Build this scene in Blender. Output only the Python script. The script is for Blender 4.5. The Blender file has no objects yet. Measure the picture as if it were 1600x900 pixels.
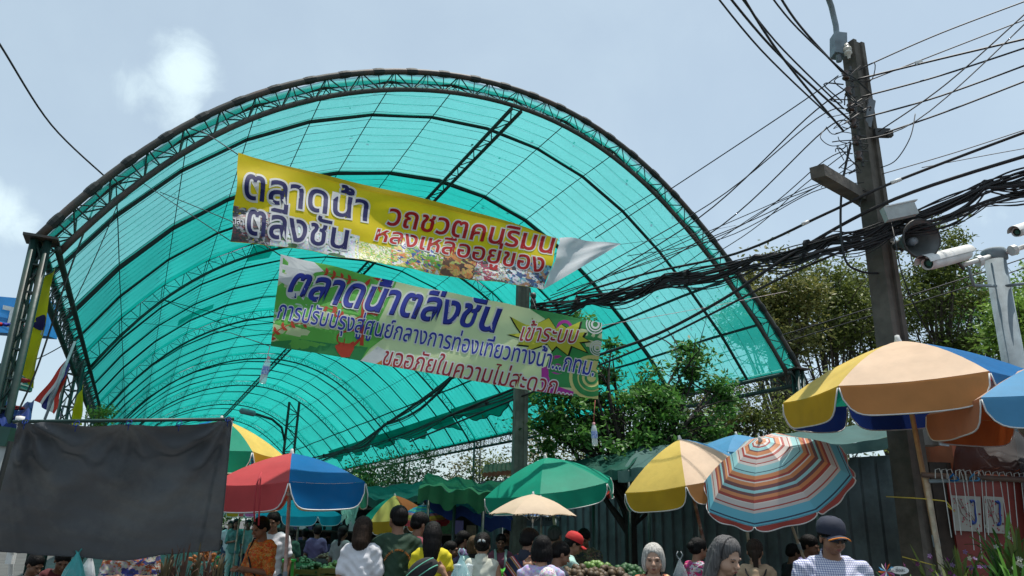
import bpy, bmesh, math, random
import numpy as np
from mathutils import Vector, Matrix, Quaternion
random.seed(7)
RNG = np.random.default_rng(7)
S = bpy.context.scene
COL = S.collection
R = math.radians
PI = math.pi

# ---------------------------------------------------------------- camera, light, exposure
F, PITCH, ROLL, HA, HXC, SK = 1169.3, 0.3072, -0.02447, 0.44778, 5.037, 0.0659
CZ = 1.6
_r0 = Vector((1, 0, 0)); _u0 = Vector((0, -math.sin(PITCH), math.cos(PITCH))); _f = Vector((0, math.cos(PITCH), math.sin(PITCH)))
_rt = _r0 * math.cos(ROLL) - _u0 * math.sin(ROLL)
_up = _r0 * math.sin(ROLL) + _u0 * math.cos(ROLL)
cd = bpy.data.cameras.new('camera'); cam = bpy.data.objects.new('camera', cd); COL.objects.link(cam)
m3 = Matrix((_rt, _up, -_f)).transposed()
cam.matrix_world = Matrix.Translation((0, 0, CZ)) @ m3.to_4x4()
cd.sensor_width = 36.0; cd.lens = 36.0 * F / 1600.0; cd.clip_end = 3000; cd.clip_start = 0.05
S.camera = cam

SUN_EL, SUN_AZ = R(79), R(62)          # azimuth clockwise from +Y
w = bpy.data.worlds.new('World'); S.world = w; w.use_nodes = True
nt = w.node_tree; nt.nodes.clear()
def N(nt, t, **k):
    n = nt.nodes.new(t)
    for a, b in k.items():
        if a.startswith('i_'): n.inputs[a[2:].replace('_', ' ')].default_value = b
        else: setattr(n, a, b)
    return n
sky = N(nt, 'ShaderNodeTexSky', sky_type='NISHITA', sun_disc=False, sun_elevation=SUN_EL, sun_rotation=SUN_AZ, air_density=1.0, dust_density=1.2, ozone_density=1.6)
tc = N(nt, 'ShaderNodeTexCoord')
no = N(nt, 'ShaderNodeTexNoise'); no.inputs['Scale'].default_value = 3.2; no.inputs['Detail'].default_value = 9; no.inputs['Roughness'].default_value = .56; no.inputs['Distortion'].default_value = .25
nt.links.new(tc.outputs['Generated'], no.inputs['Vector'])
def pixdir(px, py):
    uu, vv = px - 800, 450 - py
    return (_rt * uu + _up * vv + _f * F)
acc = None
for (px, py, rad, amp) in ((285, 110, .085, 1.0), (225, 140, .06, .8), (270, 165, .075, .9), (-10, 330, .07, 1.0), (20, 350, .06, .8), (1500, 330, .10, .35), (-400, 200, .25, .8), (2100, 250, .3, .7), (700, -900, .3, .7), (-1500, 300, .4, .9)):
    d = pixdir(px, py).normalized()
    vm = N(nt, 'ShaderNodeVectorMath', operation='DISTANCE'); vm.inputs[1].default_value = d
    nt.links.new(tc.outputs['Generated'], vm.inputs[0])
    mr = N(nt, 'ShaderNodeMapRange', interpolation_type='SMOOTHERSTEP'); mr.inputs['From Min'].default_value = 0; mr.inputs['From Max'].default_value = rad
    mr.inputs['To Min'].default_value = amp; mr.inputs['To Max'].default_value = 0
    nt.links.new(vm.outputs['Value'], mr.inputs['Value'])
    if acc is None: acc = mr.outputs[0]
    else:
        mx = N(nt, 'ShaderNodeMath', operation='MAXIMUM'); nt.links.new(acc, mx.inputs[0]); nt.links.new(mr.outputs[0], mx.inputs[1]); acc = mx.outputs[0]
no2 = N(nt, 'ShaderNodeTexNoise'); no2.inputs['Scale'].default_value = 17; no2.inputs['Detail'].default_value = 8; no2.inputs['Roughness'].default_value = .6; no2.inputs['Distortion'].default_value = .5
nt.links.new(tc.outputs['Generated'], no2.inputs['Vector'])
mm = N(nt, 'ShaderNodeMath', operation='MULTIPLY_ADD'); nt.links.new(no2.outputs['Fac'], mm.inputs[0]); mm.inputs[1].default_value = 1.5; nt.links.new(acc, mm.inputs[2])
mr = N(nt, 'ShaderNodeMapRange', interpolation_type='SMOOTHSTEP'); mr.inputs['From Min'].default_value = 1.05; mr.inputs['From Max'].default_value = 1.95; mr.inputs['To Max'].default_value = .5
nt.links.new(mm.outputs[0], mr.inputs['Value'])
mr0 = N(nt, 'ShaderNodeMapRange', interpolation_type='SMOOTHSTEP'); mr0.inputs['From Min'].default_value = .35; mr0.inputs['From Max'].default_value = .8; mr0.inputs['To Min'].default_value = .43; mr0.inputs['To Max'].default_value = .54
nt.links.new(no.outputs['Fac'], mr0.inputs['Value'])
ad = N(nt, 'ShaderNodeMath', operation='ADD', use_clamp=True); nt.links.new(mr.outputs[0], ad.inputs[0]); nt.links.new(mr0.outputs[0], ad.inputs[1])
mxc = N(nt, 'ShaderNodeMix', data_type='RGBA'); nt.links.new(ad.outputs[0], mxc.inputs['Factor'])
nt.links.new(sky.outputs[0], mxc.inputs['A']); mxc.inputs['B'].default_value = (6.9, 8.35, 8.9, 1)
bg = N(nt, 'ShaderNodeBackground'); bg.inputs['Strength'].default_value = 0.112
nt.links.new(mxc.outputs['Result'], bg.inputs['Color'])
wo = N(nt, 'ShaderNodeOutputWorld'); nt.links.new(bg.outputs[0], wo.inputs['Surface'])

sl = bpy.data.lights.new('sun', 'SUN'); so = bpy.data.objects.new('sun', sl); COL.objects.link(so)
sl.energy = 5.0; sl.angle = R(.53); sl.color = (1, .955, .88)
sdir = Vector((math.sin(SUN_AZ) * math.cos(SUN_EL), math.cos(SUN_AZ) * math.cos(SUN_EL), math.sin(SUN_EL)))
so.rotation_euler = sdir.to_track_quat('Z', 'Y').to_euler(); so.location = (0, 0, 30)
S.view_settings.view_transform = 'Standard'; S.view_settings.look = 'None'; S.view_settings.exposure = 0.15; S.view_settings.gamma = 1
S.cycles.max_bounces = 8; S.cycles.transparent_max_bounces = 24; S.cycles.diffuse_bounces = 3; S.cycles.glossy_bounces = 2; S.cycles.transmission_bounces = 4
S.cycles.use_adaptive_sampling = True; S.cycles.adaptive_threshold = .02
try: S.cycles.use_denoising = True
except Exception: pass

# ---------------------------------------------------------------- helpers
def at(px, py, Y):
    d = pixdir(px, py); t = Y / d.y
    return Vector((d.x * t, Y, CZ + d.z * t))
def atz(px, py, z):
    d = pixdir(px, py); t = (z - CZ) / d.z
    return Vector((d.x * t, d.y * t, z))
def hall(X, Y, Z):
    Y = Y + SK * (X - HXC)
    return Vector((X * math.cos(HA) - Y * math.sin(HA), X * math.sin(HA) + Y * math.cos(HA), Z))

_mats = {}
def mat(name, col, rough=.6, var=.12, scale=8, bump=0, metal=0, transl=0, alpha=None, spec=None, det=5, col2=None, wave=None, coords='Object', emit=0, dirt=None):
    if name in _mats: return _mats[name]
    m = bpy.data.materials.new(name); m.use_nodes = True; nt = m.node_tree; nt.nodes.clear()
    out = N(nt, 'ShaderNodeOutputMaterial'); b = N(nt, 'ShaderNodeBsdfPrincipled')
    tcn = N(nt, 'ShaderNodeTexCoord'); n = N(nt, 'ShaderNodeTexNoise'); n.inputs['Scale'].default_value = scale; n.inputs['Detail'].default_value = det
    nt.links.new(tcn.outputs[coords], n.inputs['Vector'])
    c = (*col, 1); c2 = (*(col2 if col2 else [max(0, x * (1 - 2.2 * var)) for x in col]), 1)
    cr = N(nt, 'ShaderNodeValToRGB'); cr.color_ramp.elements[0].position = .3; cr.color_ramp.elements[1].position = .62
    cr.color_ramp.elements[0].color = c2; cr.color_ramp.elements[1].color = c
    nt.links.new(n.outputs['Fac'], cr.inputs['Fac'])
    colout = cr.outputs['Color']
    if dirt:
        n3 = N(nt, 'ShaderNodeTexNoise'); n3.inputs['Scale'].default_value = dirt[1]; n3.inputs['Detail'].default_value = 8; n3.inputs['Roughness'].default_value = .7
        nt.links.new(tcn.outputs[coords], n3.inputs['Vector'])
        mrr = N(nt, 'ShaderNodeMapRange'); mrr.inputs['From Min'].default_value = .48; mrr.inputs['From Max'].default_value = .7; mrr.inputs['To Max'].default_value = dirt[2]
        nt.links.new(n3.outputs['Fac'], mrr.inputs['Value'])
        mx = N(nt, 'ShaderNodeMix', data_type='RGBA'); nt.links.new(mrr.outputs[0], mx.inputs['Factor']); nt.links.new(colout, mx.inputs['A']); mx.inputs['B'].default_value = (*dirt[0], 1)
        colout = mx.outputs['Result']
    nt.links.new(colout, b.inputs['Base Color'])
    b.inputs['Roughness'].default_value = rough; b.inputs['Metallic'].default_value = metal
    if spec is not None: b.inputs['Specular IOR Level'].default_value = spec
    if emit: nt.links.new(colout, b.inputs['Emission Color']); b.inputs['Emission Strength'].default_value = emit
    if bump:
        bn = N(nt, 'ShaderNodeBump'); bn.inputs['Strength'].default_value = bump; bn.inputs['Distance'].default_value = .02
        n2 = N(nt, 'ShaderNodeTexNoise'); n2.inputs['Scale'].default_value = scale * 3; n2.inputs['Detail'].default_value = 6
        nt.links.new(tcn.outputs[coords], n2.inputs['Vector'])
        nt.links.new(n2.outputs['Fac'], bn.inputs['Height']); nt.links.new(bn.outputs[0], b.inputs['Normal'])
    sh = b.outputs[0]
    if transl:
        t = N(nt, 'ShaderNodeBsdfTranslucent'); nt.links.new(colout, t.inputs['Color'])
        mx = N(nt, 'ShaderNodeMixShader'); mx.inputs[0].default_value = transl
        nt.links.new(sh, mx.inputs[1]); nt.links.new(t.outputs[0], mx.inputs[2]); sh = mx.outputs[0]
    if alpha is not None:
        t = N(nt, 'ShaderNodeBsdfTransparent'); mx = N(nt, 'ShaderNodeMixShader'); mx.inputs[0].default_value = alpha
        nt.links.new(t.outputs[0], mx.inputs[1]); nt.links.new(sh, mx.inputs[2]); sh = mx.outputs[0]
    nt.links.new(sh, out.inputs['Surface'])
    _mats[name] = m; return m

class MB:
    def __init__(s): s.v = []; s.f = []; s.m = []; s.n = 0
    def add(s, vs, fs, mi=0):
        o = s.n; s.v.extend([tuple(x) for x in vs]); s.f.extend([tuple(i + o for i in f) for f in fs]); s.m.extend([mi] * len(fs)); s.n += len(vs); return s
    def box(s, c, sz, rot=None, mi=0, taper=1):
        x, y, z = sz[0] / 2, sz[1] / 2, sz[2] / 2
        vs = [Vector((a * x * (taper if d > 0 else 1), b * y * (taper if d > 0 else 1), d * z)) for d in (-1, 1) for b in (-1, 1) for a in (-1, 1)]
        if rot is not None: vs = [rot @ v for v in vs]
        c = Vector(c); vs = [v + c for v in vs]
        return s.add(vs, [(0, 2, 3, 1), (4, 5, 7, 6), (0, 1, 5, 4), (2, 6, 7, 3), (0, 4, 6, 2), (1, 3, 7, 5)], mi)
    def tube(s, pts, r, n=6, cap=True, mi=0, flat=None):
        pts = [Vector(p) for p in pts]; k = len(pts)
        rs = r if isinstance(r, (list, tuple)) else [r] * k
        t = (pts[1] - pts[0]).normalized()
        a = t.orthogonal().normalized() if flat is None else Vector(flat)
        vs = []
        for i in range(k):
            if i == 0: d = pts[1] - pts[0]
            elif i == k - 1: d = pts[-1] - pts[-2]
            else: d = pts[i + 1] - pts[i - 1]
            if d.length < 1e-9: d = t
            d.normalize(); a = (a - d * a.dot(d))
            if a.length < 1e-6: a = d.orthogonal()
            a.normalize(); b = d.cross(a)
            for j in range(n):
                th = 2 * PI * j / n; vs.append(pts[i] + (a * math.cos(th) + b * math.sin(th)) * rs[i])
        fs = [(i * n + j, i * n + (j + 1) % n, (i + 1) * n + (j + 1) % n, (i + 1) * n + j) for i in range(k - 1) for j in range(n)]
        if cap: fs.append(tuple(range(n))[::-1]); fs.append(tuple(range((k - 1) * n, k * n)))
        return s.add(vs, fs, mi)
    def lathe(s, prof, n=16, M=None, mi=0):
        vs = []
        for (r, z) in prof:
            for j in range(n):
                v = Vector((r * math.cos(2 * PI * j / n), r * math.sin(2 * PI * j / n), z)); vs.append(M @ v if M is not None else v)
        fs = [(i * n + j, i * n + (j + 1) % n, (i + 1) * n + (j + 1) % n, (i + 1) * n + j) for i in range(len(prof) - 1) for j in range(n)]
        return s.add(vs, fs, mi)
    def grid(s, fn, nu, nv, mi=0, flip=False):
        vs = [fn(i / nu, j / nv) for j in range(nv + 1) for i in range(nu + 1)]
        fs = []
        for j in range(nv):
            for i in range(nu):
                a = j * (nu + 1) + i; q = (a, a + 1, a + nu + 2, a + nu + 1); fs.append(q[::-1] if flip else q)
        return s.add(vs, fs, mi)
    def build(s, name, mats, parent=None, smooth=False, **props):
        me = bpy.data.meshes.new(name); me.from_pydata(s.v, [], s.f)
        if not isinstance(mats, (list, tuple)): mats = [mats]
        for m in mats: me.materials.append(m)
        if len(mats) > 1: me.polygons.foreach_set('material_index', s.m)
        if smooth: me.polygons.foreach_set('use_smooth', [True] * len(me.polygons))
        me.update()
        return link(name, me, parent, **props)
def link(name, me, parent=None, **props):
    o = bpy.data.objects.new(name, me); COL.objects.link(o)
    if parent is not None:
        o.parent = parent
        if parent.get('_w'): pass
    for k, v in props.items():
        if v is not None: o[k] = v
    return o
def thing(name, label, cat, loc=(0, 0, 0), group=None):
    o = bpy.data.objects.new(name, None); COL.objects.link(o); o.location = loc; o.empty_display_size = .1
    o['label'] = label; o['category'] = cat
    if group: o['group'] = group
    return o
def tag(o, label, cat, group=None, kind=None):
    o['label'] = label; o['category'] = cat
    if group: o['group'] = group
    if kind: o['kind'] = kind
    return o
def copy_tree(o, parent=None):
    c = o.copy(); COL.objects.link(c); c.parent = parent
    for ch in [x for x in o.children]: copy_tree(ch, c)
    return c
def lattice(mb, A, B, r, n=4, step=1, zig=True):
    """web members between two polylines of equal length"""
    for i in range(0, len(A) - 1, step):
        j = min(i + step, len(A) - 1)
        mb.tube([A[i], B[i]], r, n, False)
        mb.tube([A[i], B[j]] if (i // step) % 2 == 0 or not zig else [B[i], A[j]], r, n, False)

# ---------------------------------------------------------------- ground and setting
asph = mat('asphalt', (.075, .075, .072), .85, .2, 1.5, .4)
MB().add([(-400, -60, 0), (400, -60, 0), (400, 900, 0), (-400, 900, 0)], [(0, 1, 2, 3)]).build('ground', asph, kind='structure')

# ---------------------------------------------------------------- the arched market canopy
green_steel = mat('green_steel', (.012, .05, .04), .5, .2, 3, .2, dirt=((.05, .03, .02), 2.2, .5))
rust_steel = mat('rusty_steel', (.045, .05, .042), .6, .2, 2, .2, dirt=((.11, .055, .038), 1.3, .75))
black_strap = mat('black_strap', (.012, .02, .018), .7, .1)
def netmat(name, trans, tint, cdir, tr=.72, weave=1):
    m = bpy.data.materials.new(name); m.use_nodes = True; nt = m.node_tree; nt.nodes.clear()
    out = N(nt, 'ShaderNodeOutputMaterial')
    tcn = N(nt, 'ShaderNodeTexCoord')
    n = N(nt, 'ShaderNodeTexNoise'); n.inputs['Scale'].default_value = .55; n.inputs['Detail'].default_value = 7; n.inputs['Roughness'].default_value = .65; n.inputs['Distortion'].default_value = .4
    nt.links.new(tcn.outputs['Object'], n.inputs['Vector'])
    n2 = N(nt, 'ShaderNodeTexNoise'); n2.inputs['Scale'].default_value = 26; n2.inputs['Detail'].default_value = 4
    nt.links.new(tcn.outputs['Object'], n2.inputs['Vector'])
    mr = N(nt, 'ShaderNodeMapRange'); mr.inputs['From Min'].default_value = .3; mr.inputs['From Max'].default_value = .75; mr.inputs['To Min'].default_value = .86; mr.inputs['To Max'].default_value = 1.12
    nt.links.new(n.outputs['Fac'], mr.inputs['Value'])
    mr2 = N(nt, 'ShaderNodeMapRange'); mr2.inputs['From Min'].default_value = .25; mr2.inputs['From Max'].default_value = .75; mr2.inputs['To Min'].default_value = .86; mr2.inputs['To Max'].default_value = 1.14
    nt.links.new(n2.outputs['Fac'], mr2.inputs['Value'])
    mu = N(nt, 'ShaderNodeMath', operation='MULTIPLY'); nt.links.new(mr.outputs[0], mu.inputs[0]); nt.links.new(mr2.outputs[0], mu.inputs[1])
    oi = N(nt, 'ShaderNodeObjectInfo'); mro = N(nt, 'ShaderNodeMapRange'); mro.inputs['To Min'].default_value = .90; mro.inputs['To Max'].default_value = 1.08; nt.links.new(oi.outputs['Random'], mro.inputs['Value']); mu0 = mu; mu = N(nt, 'ShaderNodeMath', operation='MULTIPLY'); nt.links.new(mu0.outputs[0], mu.inputs[0]); nt.links.new(mro.outputs[0], mu.inputs[1])
    vm = N(nt, 'ShaderNodeVectorMath', operation='SCALE'); vm.inputs[0].default_value = cdir; nt.links.new(mu.outputs[0], vm.inputs['Scale'])
    t = N(nt, 'ShaderNodeBsdfTransparent'); t.inputs[0].default_value = (*tint, 1)
    tl = N(nt, 'ShaderNodeBsdfTranslucent'); nt.links.new(vm.outputs[0], tl.inputs['Color'])
    df = N(nt, 'ShaderNodeBsdfDiffuse'); nt.links.new(vm.outputs[0], df.inputs['Color'])
    a = N(nt, 'ShaderNodeMixShader'); a.inputs[0].default_value = tr; nt.links.new(df.outputs[0], a.inputs[1]); nt.links.new(tl.outputs[0], a.inputs[2])
    # holes of the knit: transparency modulated by the same noise
    mh = N(nt, 'ShaderNodeMath', operation='MULTIPLY'); mh.inputs[1].default_value = trans; nt.links.new(mu.outputs[0], mh.inputs[0])
    b = N(nt, 'ShaderNodeMixShader'); nt.links.new(mh.outputs[0], b.inputs[0]); nt.links.new(a.outputs[0], b.inputs[1]); nt.links.new(t.outputs[0], b.inputs[2])
    nt.links.new(b.outputs[0], out.inputs['Surface']); return m
net1 = netmat('shade_net', .46, (.62, .98, .95), (.025, .41, .36))
net2 = netmat('double_shade_net', .17, (.28, .95, .90), (.004, .34, .285))
net3 = netmat('folded_shade_net', .06, (.05, .6, .5), (.0, .15, .115))

PR = [(-1.48, 4.73), (-1.28, 5.14), (-0.94, 5.59), (-0.52, 6.16), (-0.05, 6.73), (0.55, 7.28), (1.13, 7.72), (1.96, 8.18), (2.99, 8.58), (3.9, 8.81), (4.9, 8.94), (5.97, 8.86), (7.13, 8.58), (8.34, 7.94), (9.29, 7.25), (10.08, 6.54), (10.73, 5.88), (11.21, 5.36), (11.65, 4.74)]
_p = np.array(PR); _d = np.r_[0, np.cumsum(np.hypot(*np.diff(_p, axis=0).T))]; ALEN = _d[-1]; _d = _d / ALEN
_cx = np.polyfit(_d, _p[:, 0], 7, w=[4] + [1] * (len(_p) - 2) + [4]); _cz = np.polyfit(_d, _p[:, 1], 7, w=[4] + [1] * (len(_p) - 2) + [4])
def prof(s, dr=0.):
    x, z = np.polyval(_cx, s), np.polyval(_cz, s)
    tx, tz = np.polyval(np.polyder(_cx), s), np.polyval(np.polyder(_cz), s)
    l = math.hypot(tx, tz); return (x + tz / l * dr, z - tx / l * dr)        # dr > 0 inward (below)
NSEG = 14
def arcpts(Y, dr, s0=0, s1=1, n=56): return [hall(prof(s0 + (s1 - s0) * i / n, dr)[0], Y, prof(s0 + (s1 - s0) * i / n, dr)[1]) for i in range(n + 1)]
def polypts(Y, dr, s0=0, s1=1):
    n = NSEG; return [hall(*(lambda q: (q[0], Y, q[1]))(prof(i / n, dr))) for i in range(n + 1)]

Y0 = 10.4
TR = [18.4, 26.7, 35.2, 43.3, 51.5, 59.5, 67.5, 76, 84.5]
YEND = TR[-1]
canopy = thing('market_canopy', 'huge arched canopy of teal shade net on green steel trusses over the market lane', 'canopy')
# front truss, triangular: outer chord, second outer chord behind it, inner chord
A = arcpts(Y0, 0); B = arcpts(Y0 + .26, .03); Cc = arcpts(Y0 + .12, .25)
f = MB(); f.tube(A, .05, 8); f.tube(B, .042, 8); f.tube(Cc, .042, 8)
ft = f.build('arch_truss', rust_steel, canopy, True, label='triangular front arch truss of rusty pipes')
g = MB(); lattice(g, A, Cc, .0105, 4, 1); lattice(g, B, Cc, .0105, 4, 1)
for i in range(0, 57, 2): g.tube([A[i], B[i]], .011, 4, False)
g.build('lattice', green_steel, ft)
# wrapped lashings on the outer chord
g = MB()
for i in range(1, 56, 2):
    p = A[i]; d = (A[i + 1] - A[i - 1]).normalized()
    g = MB(); g.tube([p - d * .09, p - d * .03, p + d * .05, p + d * .1], [.054, .061, .06, .053], 8); g.build('net_lashing', black_strap, ft)

for Y in TR:
    A = arcpts(Y, .02); B = arcpts(Y, .30)
    f = MB(); f.tube(A, .036, 6); f.tube(B, .032, 6); t_ = f.build('arch_truss', green_steel, canopy, True)
    g = MB(); lattice(g, A, B, .009, 3, 1); g.build('lattice', green_steel, t_)
for Y, r_ in [(11.8, .036), (14.4, .055), (16.4, .03)]:
    g = MB(); g.tube(polypts(Y, .05), r_, 6); g.build('rib', black_strap, canopy)
for Ya, Yb in zip(TR[:-1], TR[1:]):
    for k in ((1, 2, 3) if Ya < 40 else (2,)):
        g = MB(); g.tube(polypts(Ya + (Yb - Ya) * k / 4, .05), .03, 5); g.build('rib', black_strap, canopy)
# ridge truss
for dx, nm in ((0, 'ridge_truss'),):
    ys = [Y0 + .1 + i * .42 for i in range(int((YEND - Y0) / .42) + 1)]
    q1 = prof(.5 - .0062, .34); q2 = prof(.5 + .0062, .34)
    A = [hall(q1[0], y, q1[1]) for y in ys]; B = [hall(q2[0], y, q2[1]) for y in ys]
    f = MB(); f.tube([A[0], A[-1]], .036, 6); f.tube([B[0], B[-1]], .036, 6); rt_ = f.build('ridge_truss', green_steel, canopy, True)
    g = MB(); lattice(g, A, B, .013, 3, 1); g.build('lattice', green_steel, rt_)
# eave trusses
for s, sg in ((0, -1), (1, 1)):
    q = prof(s); ys = [Y0 + i * .36 for i in range(int((YEND - Y0) / .36) + 1)]
    A = [hall(q[0], y, q[1] + .02) for y in ys]; B = [hall(q[0], y, q[1] - .32) for y in ys]
    f = MB(); f.tube([A[0], A[-1]], .05, 6); f.tube([B[0], B[-1]], .045, 6)
    Dd = [hall(q[0] - sg * .22, y, q[1] - .1) for y in ys]; f.tube([Dd[0], Dd[-1]], .04, 6)
    et = f.build('eave_truss', green_steel, canopy, True)
    g = MB(); lattice(g, A, B, .010, 3, 1); lattice(g, Dd, B, .010, 3, 1); g.build('lattice', green_steel, et)
    # posts
    for k, Y in enumerate([Y0 + .05] + TR):
        if sg < 0 or Y < 62:
            hw_ = .14 if k else .07
            px_ = q[0] + (.04 if k == 0 and sg < 0 else 0); legs = [(px_ + a * hw_, Y + b * hw_) for a, b in ((-1, -1), (1, -1), (-.6 if k == 0 else 0, 1))]
            f = MB()
            for (x, y) in legs: f.tube([hall(x, y, 0), hall(x, y, q[1] - .03)], .043 if k == 0 else .035, 8)
            ps = f.build('post', green_steel, canopy, True)
            g = MB(); n_ = 14
            for (a, b) in ((0, 1), (1, 2), (2, 0)):
                A = [hall(*legs[a], q[1] * i / n_) for i in range(n_ + 1)]; B = [hall(*legs[b], q[1] * i / n_) for i in range(n_ + 1)]
                lattice(g, A, B, .014, 4, 1)
            g.build('lattice', green_steel, ps)
            if k == 0:
                g = MB(); c = hall(px_, Y, q[1] - .01); g.box(c, (.36, .36, .03), Matrix.Rotation(HA, 3, 'Z')); g.build('cap_plate', rust_steel, ps)
# net panels by bay: sag between purlin strings
def netpanel(Ya, Yb, m, dr=.04, sa=0., sb=1., name='net_panel', edge=None, ny=None, label=None):
    ns = NSEG * 4; ns = NSEG * 4 if name == 'net_panel' else 6; ny = ny or max(4, int((Yb - Ya) / .45))
    def fn(u, v):
        s = sa + (sb - sa) * u; k = (s * NSEG) % 1.0
        i0 = math.floor(min(s, .9999) * NSEG); a = prof(i0 / NSEG, dr); b = prof((i0 + 1) / NSEG, dr); fr = s * NSEG - i0
        x = a[0] + (b[0] - a[0]) * fr; z = a[1] + (b[1] - a[1]) * fr
        z -= .05 * math.sin(PI * fr) * abs(math.sin(PI * v)) ** .5 + .012 * math.sin(v * 40 + s * 30)
        return hall(x, Ya + (Yb - Ya) * v, z)
    g = MB(); g.grid(fn, ns, ny); return g.build(name, m, canopy, True, label=label)
for a, b in ((Y0, 11.8), (11.8, 14.4)): netpanel(a, b, net1, label='pale single layer of net at the front')
for a, b in ((14.4, 16.4), (16.4, 18.4)): netpanel(a, b, net2)
for Ya, Yb in zip(TR[:-1], TR[1:]):
    nn_ = 4 if Ya < 40 else 2
    for k in range(nn_): netpanel(Ya + (Yb - Ya) * k / nn_, Ya + (Yb - Ya) * (k + 1) / nn_, net2)
rp = random.Random(8)
for k in range(9):   # patches and overlapping scraps of net
    ya = rp.uniform(17, 34); sa = rp.uniform(.1, .85); netpanel(ya, ya + rp.uniform(.5, 1.4), net1 if ya < 14 else net2, .075, sa, sa + rp.uniform(.03, .07), 'net_patch', ny=3)
# overlapping folded strips low on the right with ragged hem
def flap(Ya, Yb, s_top, s_mid, amp, seed):
    rr = random.Random(seed); ph = [rr.random() * 6 for _ in range(4)]
    def fn(u, v):
        y = Ya + (Yb - Ya) * v
        s1 = s_mid + amp * (math.sin(y * 1.3 + ph[0]) + .6 * math.sin(y * 2.9 + ph[1]) + .3 * math.sin(y * 6.1 + ph[2]))
        q = prof(s_top + (s1 - s_top) * u, .12 + .05 * math.sin(PI * u)); return hall(q[0], y, q[1])
    g = MB(); g.grid(fn, 6, int((Yb - Ya) / .25)); o = g.build('net_flap', net3, canopy, True)
    g = MB(); g.tube([fn(1, i / 60) for i in range(61)], .022, 4); g.build('hem', black_strap, o)
flap(19.5, 27., .905, .945, .009, 3); flap(27.2, 48, .91, .95, .009, 5)
# strings
g = MB()
y = Y0 + .35
while y < YEND:
    g.tube(polypts(y, .052), .0045 if y < 20 else .006, 3, False); y += .31 if y < 17 else .36
g.build('cross_string', mat('string', (.03, .09, .08), .7), canopy, kind='stuff')
for i in range(1, NSEG):
    if i == NSEG // 2: continue
    q = prof(i / NSEG, .085); r_ = .009 if i < NSEG - 2 else .03
    g = MB(); ys = np.linspace(Y0 + .2, YEND, 50); g.tube([hall(q[0], y, q[1] - .015 * math.sin(y * 3)) for y in ys], r_, 4, False)
    g.build('purlin' if r_ > .02 else 'wire', black_strap, canopy)
# dry leaves and debris lying on the net
g = MB(); rp = random.Random(21)
for k in range(260):
    s_ = rp.uniform(.12, .92); y_ = rp.uniform(Y0 + .2, 34); q = prof(s_, .03); c = hall(q[0], y_, q[1]); a = rp.uniform(0, PI); d = Vector((math.cos(a), math.sin(a), rp.uniform(-.3, .3))) * rp.uniform(.02, .06); e = Vector((-d.y, d.x, .01)) * .5
    g.add([c - d, c + e, c + d, c - e], [(0, 1, 2, 3)])
g.build('leaf_litter', mat('dead_leaf', (.05, .05, .025), .8, .2), canopy, kind='stuff')
# loose bracing wires across the vault
g = MB(); a = hall(*(lambda q: (q[0], 18.4, q[1]))(prof(.13, .3))); b = hall(*(lambda q: (q[0], 26.7, q[1]))(prof(.5, .5)))
g.tube([a.lerp(b, i / 12) - Vector((0, 0, .5 * math.sin(PI * i / 12))) for i in range(13)], .01, 4); g.tube([a.lerp(b, i / 12) - Vector((0, 0, .2 * math.sin(PI * i / 12))) for i in range(13)], .01, 4)
g.build('loose_wire', black_strap, canopy)

# ---------------------------------------------------------------- utility pole and what hangs on it
concrete = mat('concrete', (.125, .108, .088), .85, .25, 4, .5, dirt=((.06, .055, .045), 3, .7))
concrete2 = mat('mossy_concrete', (.14, .16, .13), .85, .25, 4, .5, dirt=((.05, .06, .045), 3, .6))
galv = mat('galvanised_steel', (.25, .31, .345), .75, .2, 6, .15, metal=.0, dirt=((.16, .18, .19), 3, .5))
cable_m = mat('cable_rubber', (.013, .013, .015), .6, .1)
white_p = mat('white_paint', (.72, .72, .70), .5, .08, 6, dirt=((.4, .38, .33), 5, .5))
dark_iron = mat('dark_iron', (.05, .048, .045), .55, .2)
porc = mat('porcelain', (.6, .56, .48), .25, .1)
def ipole(name, label, base, top_z, w0, w1, ang, m, group=None):
    t = thing(name, label, 'utility pole', base, group)
    g = MB(); n = 24
    def ring(w, z, a, b):   # I shaped section: flanges left and right, web in the middle
        h = w / 2; k = w * .22; r = w * .14
        return [(-h, -h, z), (-k, -h, z), (-k + r * .2, -h + r, z), (k - r * .2, -h + r, z), (k, -h, z), (h, -h, z), (h, h, z), (k, h, z), (k, h - r, z), (-k, h - r, z), (-k, h, z), (-h, h, z)]
    vs = []; fs = []; ro = Matrix.Rotation(ang, 3, 'Z')
    for i in range(n + 1):
        z = top_z * i / n; w = w0 + (w1 - w0) * i / n; vs += [ro @ Vector(p) for p in ring(w, z, 0, 0)]
    for i in range(n):
        for j in range(12): fs.append((i * 12 + j, i * 12 + (j + 1) % 12, (i + 1) * 12 + (j + 1) % 12, (i + 1) * 12 + j))
    g.add(vs, fs); o = n * 12; g.f.append(tuple(range(o, o + 12))); g.m.append(0)
    g.build('shaft', m, t)
    return t
PY = 8.0
pb = at(1394, 530, PY); pb.z = 0
pole = ipole('utility_pole', 'weathered concrete utility pole loaded with black cables, above the tan umbrella', pb, 7.45, .275, .19, R(24), concrete)
def pp(px, py, Y=PY): return at(px, py, Y) - pb
g = MB(); g.lathe([(0, .36), (.04, .36), (.05, .30), (.035, .28), (.075, .26), (.08, .22), (.04, .2), (.07, .17), (.075, .13), (.04, .11), (.02, 0)], 14, Matrix.Translation(pp(1327, 92, 7.8)) @ Matrix.Rotation(-.1, 4, 'X') @ Matrix.Scale(.62, 4)); g.build('insulator', porc, pole, True, label='white porcelain insulator at the top')
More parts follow.
